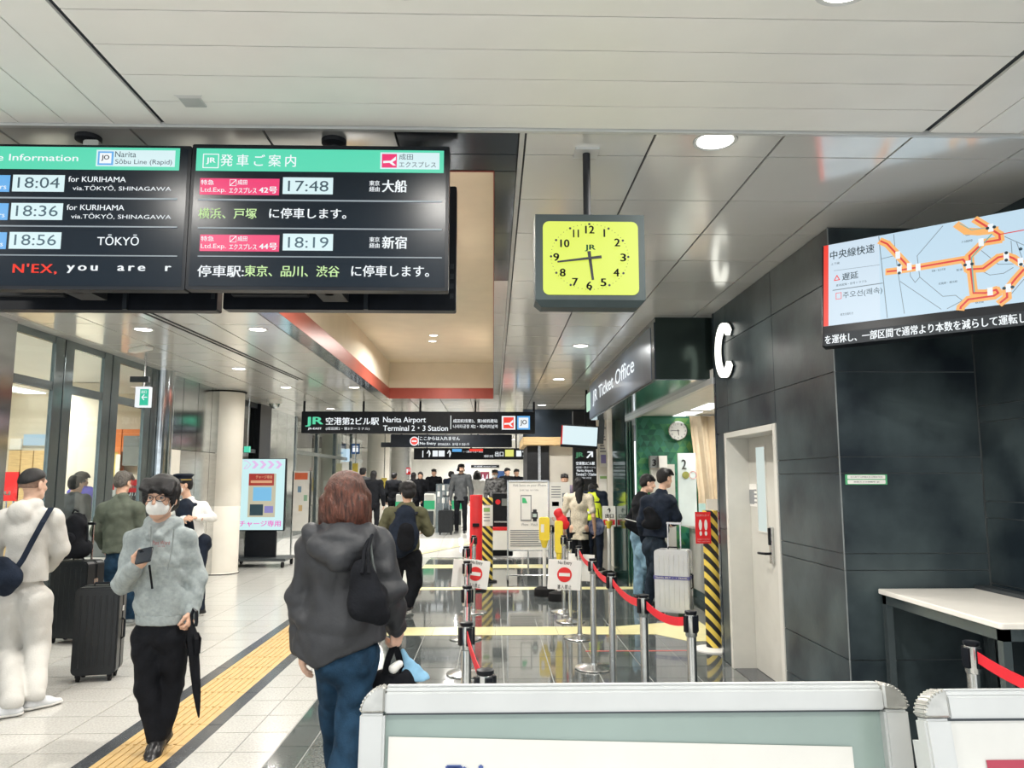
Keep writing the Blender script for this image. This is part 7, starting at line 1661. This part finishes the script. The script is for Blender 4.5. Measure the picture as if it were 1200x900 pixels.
# coloured signs in the far hall
def card(label, u0, v0, u1, v1, Y, m, txt=None, mt=None, down=True):
    t, F, hw, hh = panel_at('wall_sign' if Y > 40 else 'hanging_sign', label, 'sign', u0, v0, u1, v1, Y if Y < 40 else 44.915); MB().box(-hw, hw, 0, .08, -hh, hh).build('face', m, t)
    if Y < 40: MB().cyl((0, .04, hh), (0, .04, ZC - t.location[2]), .02, n=8).build('hanging_rod', M['chrome'], t)
    if txt: m_ = MB(); put_text(m_, txt, -hw * .8, -hh * .6, hw * .8, hh * .6, -.004, bold=.02); m_.each('lettering', mt or M['e_white'], t)
    return t
card('maroon panel with a white aircraft mark on the far wall', 563, 553, 573, 562 + 4, 44.8, mat('maroon', (.18, .02, .05), .5, noise=.1), 'A ◄'.replace('◄', '4'))
card('blue panel on the far wall right of the maroon one', 577, 552, 591, 567, 44.8, mat('deep blue', (.02, .07, .22), .5, noise=.1))
card('dark header strip with white text above the maroon panel', 552, 545, 585, 548, 44.7, M['black'], '京成線 Keisei Line')
card('blue and white sign on the white column behind the station name sign', 412, 520, 421, 532, 27.0, mat('sign blue', (.04, .14, .40), .5, noise=.05), 'i')
card('yellow and white poster at the far glazing', 413, 543, 419, 556, 26.8, mat('poster yellow', (.8, .62, .1), .5, noise=.1))
card('blue screen panel low on the far glazing', 400, 526, 409, 541, 26.6, M['e_map'])
card('yellow upright notice beside the steel pillar', 447, 560, 453, 575, 27.0, mat('poster yellow', (.8, .62, .1)))
card('small red and white fire sign beyond the steel pillar', 476, 548, 481, 556, 29.5, M['red'], 'F')
card('green strip light panel seen beside the black post', 286, 523, 292, 530, 15.2, M['e_green'])

# ================================================================ RIGHT, FAR: SHOP FASCIA, SCREEN, DIRECTION BOARD
a = at(613, 512, 17.5); b = at(661, 522, 17.5); hw_ = (2.27 - a[0]) / 2; t = thing('entrance_canopy', 'pale wooden boxed canopy above the passage on the right', 'canopy', (a[0] + hw_, 17.5, 0)); MB().box(-hw_, hw_, 0, 2.6, b[2] + .004, a[2]).build('box', M['wood'], t, bevel=.01); MB().box(-hw_, hw_, .02, 2.6, a[2], ZC - .004).build('upper_panel', M['ceil_dark'], t)
xk0, xk1 = at(618, 560, 17.6)[0], at(644, 560, 17.6)[0]
struct('wall_dark', MB().box(xk0, xk1, 17.7, 20.0, 0, b[2]), M['blackm']); MB().box(xk0 + .25, xk0 + .31, 17.66, 17.7, 0, b[2]).build('steel_trim', M['chrome'], bpy.data.objects['wall_dark'])
struct('wall_grey', MB().box(xk1, at(676, 560, 17.6)[0], 17.8, 17.95, 0, b[2]), M['wallw'])
t = thing('information_screen', 'small tilted lit screen hanging over the direction board on the right', 'screen', at(679, 511, 13.6)); hw, hh = .33, .185
t.rotation_euler = (math.radians(14), math.radians(4), math.radians(-8))
MB().box(-hw, hw, 0, .06, -hh - .03, hh).build('case', M['black'], t, bevel=.005); MB().rect(-hw + .03, -hh + .02, hw - .015, hh - .012, -.002).build('screen', mat('lit pale map', (.72, .88, .92), emit=1.), t); MB().rect(-hw + .008, -hh + .02, -hw + .03, hh - .012, -.003).build('red_edge', M['red'], t)
MB().box(hw, hw + .10, .02, .35, -.12, .34).build('wall_bracket', M['darkgrey'], t); MB().cyl((.1, .04, hh), (.08, -.02, ZC - t.location[2] - .0), .02).build('hanger', M['black'], t)
t, F, hw, hh = panel_at('direction_board', 'tall black board with an arrow and station names on the right', 'sign', 672, 527, 702, 640, 14.9)
MB().box(-hw, hw, 0, .2, -t.location[2], hh + .75).build('board', M['blackm'], t); m_ = MB(); F.T(m_, '↗', 687, 529, 695, 537, -.004, bold=.04); F.T(m_, '空港第2ビル駅', 675, 541, 697, 545, -.004, bold=.03); F.T(m_, '成田第2・第3ターミナル', 675, 546.5, 698, 549, -.004); F.T(m_, 'Narita Airport', 676, 550, 695, 553.5, -.004, bold=.02); F.T(m_, 'Terminal 2・3 Station', 675, 554, 699, 557.5, -.004, bold=.02); F.T(m_, '成田机场  나리타공항', 680, 559, 693, 561, -.004); m_.each('lettering', M['e_white'], t)
m_ = MB(); F.T(m_, 'JR', 674, 530, 684, 537, -.005, bold=.06); m_.build('green_emblem', mat('dim emblem green', (.10, .35, .18), emit=.6), t)
# poster column and steel edge beside the office glazing
t, F, hw, hh = panel_at('poster_column', 'white strip of posters on a steel column beside the ticket office', 'column', 700, 495, 713, 640, 14.5)
MB().box(-hw, hw, 0, .2, -t.location[2], ZC - t.location[2] - .02).build('shaft', M['wallw'], t); F.R(MB(), 702, 498, 712, 547, -.012).build('poster', M['paper'], t); F.R(MB(), 702, 556, 711, 590, -.012).build('poster', M['paper'], t)
m_ = MB()
for k in range(9): F.R(m_, 703, 501 + k * 3.4, 710 - (k * 7) % 4, 502.6 + k * 3.4, -.015)
m_.build('printed_lines', M['inkg'], t); F.R(MB(), 704, 533, 710, 543, -.016).build('violet_print', mat('violet print', (.28, .26, .55), .5, noise=.05), t); F.R(MB(), 703, 558, 711, 561, -.016).build('green_print', mat('green print', (.25, .45, .15)), t)

# ================================================================ TICKET OFFICE INSIDE
Yc = 11.38; c = at(794, 505, Yc); t = thing('wall_clock', 'round white wall clock on the green triangle wall', 'clock', c); R_ = 11.5 / FPX * Yc * .98
MB().lathe([(R_, 0), (R_, .03), (R_ - .012, .04), (R_ - .016, .03), (0, .03)], n=36).build('case', M['chrome'], t, smooth=False).rotation_euler = (PI / 2, 0, 0)
MB().disc(0, 0, R_ - .014, -.034, n=36).build('dial', M['e_white'] if False else M['paper'], t); m_ = MB()
for i in range(12):
    a = 2 * PI * i / 12; put_text(m_, str(i if i else 12), math.sin(a) * R_ * .74 - .012, math.cos(a) * R_ * .74 - .013, math.sin(a) * R_ * .74 + .012, math.cos(a) * R_ * .74 + .013, -.037)
m_.build('numerals', M['inkg'], t); hand(0, 0, math.radians(173), .07, .02, .006, .004, -.040).build('hour_hand', M['ink'], t); hand(0, 0, math.radians(272), .10, .02, .004, .003, -.042).build('minute_hand', M['ink'], t)
# curtain: hangs in folds right of the print
cu = MB(); x0 = at(808, 540, 11.25)[0]; x1 = x0 + 1.3; n = 60; zt_, zb_c = 2.58, .0
z1c = at(820, 603, 11.2)[2]
v = []; f = []
for i in range(n + 1):
    a = i / n; y = 11.2 + .05 * math.sin(a * 38) + .02 * math.sin(a * 91)
    for (z, s_) in ((zt_, 0), (z1c + .3, .10 * (1 - a)), (z1c, .10 * (1 - a))): v.append((x0 + (x1 - x0) * a + s_, y, z))
for i in range(n):
    for k in range(2): f.append((i * 3 + k, i * 3 + k + 1, i * 3 + 4 + k, i * 3 + 3 + k))
cu.add(v, f); t = thing('curtain', 'long beige curtain hanging at the right of the ticket office', 'curtain', (0, 0, 0)); cu.build('cloth', M['curtain'], t, smooth=True); MB().cyl((x0 - .05, 11.2, 2.585), (x1, 11.2, 2.585), .012, n=8).build('rail', M['white'], t)
struct('wall_office_side', MB().box(2.95, 3.0, JY + .06, 9.0, 1.05, 2.6), M['curtain'])
# counter
t = thing('ticket_counter', 'white topped ticket office counter with a beige front', 'counter', (2.86, 0, 0))
MB().rbox(-.12, .55, 7.75, 11.3, .98, 1.02, .03, axis='z').build('counter_top', M['counter'], t, bevel=.005); MB().box(0, .5, 7.8, 11.3, .12, .98).build('front', M['jamb'], t); MB().box(.03, .5, 7.8, 11.3, 0, .12).build('kickboard', mat('teal grey kickboard', (.10, .15, .16), .4, noise=.1), t)
for k in range(4): MB().box(-.004, .0, 8.66 + k * .87, 8.665 + k * .87, .12, .98).build('panel_joint', M['gap'], t)
def counter_screen(label, u0, v0, u1, v1, Y, num, m):
    t, F, hw, hh = panel_at('counter_partition', label, 'partition', u0, v0, u1, v1, Y); t.location[2] -= 0; MB().box(-hw, hw, 0, .03, 1.025 - t.location[2], hh).build('panel', m, t)
    m_ = MB(); put_text(m_, num, -hw * .6, hh * .45, -hw * .05, hh * .78, -.004, bold=.03); m_.build('number', M['inkg'], t); return t, F
t, F = counter_screen('white counter partition numbered 2 with a small sticker', 794, 531, 817, 600, 10.6, '2', mat('frosted acrylic', (.72, .82, .82), .25, noise=.03))
MB().disc(-.02, .1, .05, -.005, n=14).build('green_sticker', mat('olive sticker', (.3, .32, .08), .5, noise=.3), t); MB().ring(.08, .1, .045, .055, -.005, n=20).build('red_ring', mat('pink print', (.7, .35, .35), .5), t)
t, F, hw, hh = panel_at('counter_number_box', 'small white and grey number box reading 3 on the green wall', 'sign', 763, 534, 782, 548, 11.2); MB().box(0, hw, 0, .2, -hh, hh).build('white_box', M['paper'], t); MB().box(-hw, 0, .05, .2, -hh, hh).build('grey_box', M['greywall'], t); m_ = MB(); put_text(m_, '3', -hw * .8, -hh * .7, -hw * .3, hh * .4, .045, bold=.03); m_.build('number', M['ink'], t)
t, F, hw, hh = panel_at('back_counter', 'grey beige cupboard below the green wall behind the two men', 'cupboard', 763, 544, 793, 640, 11.3); MB().box(-hw, hw, 0, .12, -t.location[2], hh).build('cupboard', M['jamb'], t); MB().box(-.004, .004, -.003, 0, -t.location[2], hh).build('door_gap', M['gap'], t)
for (u0, v0, u1, v1, Y, lb, m) in ((828, 585, 842, 612, 9.0, 'white counter partition at the right edge of the office opening', M['e_map']), (819, 590, 827, 600, 9.6, 'small pale blue card standing on the ticket counter', mat('pale blue card', (.5, .75, .75), .5, noise=.05))):
    t, F, hw, hh = panel_at('counter_card', lb, 'card', u0, v0, u1, v1, Y); MB().box(-hw, hw, 0, .02, 1.025 - t.location[2], hh).build('panel', M['paper'] if m is M['e_map'] else m, t)
t = thing('counter_terminal', 'small black and white card terminal on the ticket counter', 'terminal', (2.95, 9.9, 1.021)); MB().rbox(-.06, .06, -.08, .08, 0, .06, .01).build('body', M['white'], t, bevel=.006); MB().box(-.045, .045, -.06, .03, .06, .066).build('keypad', M['black'], t)
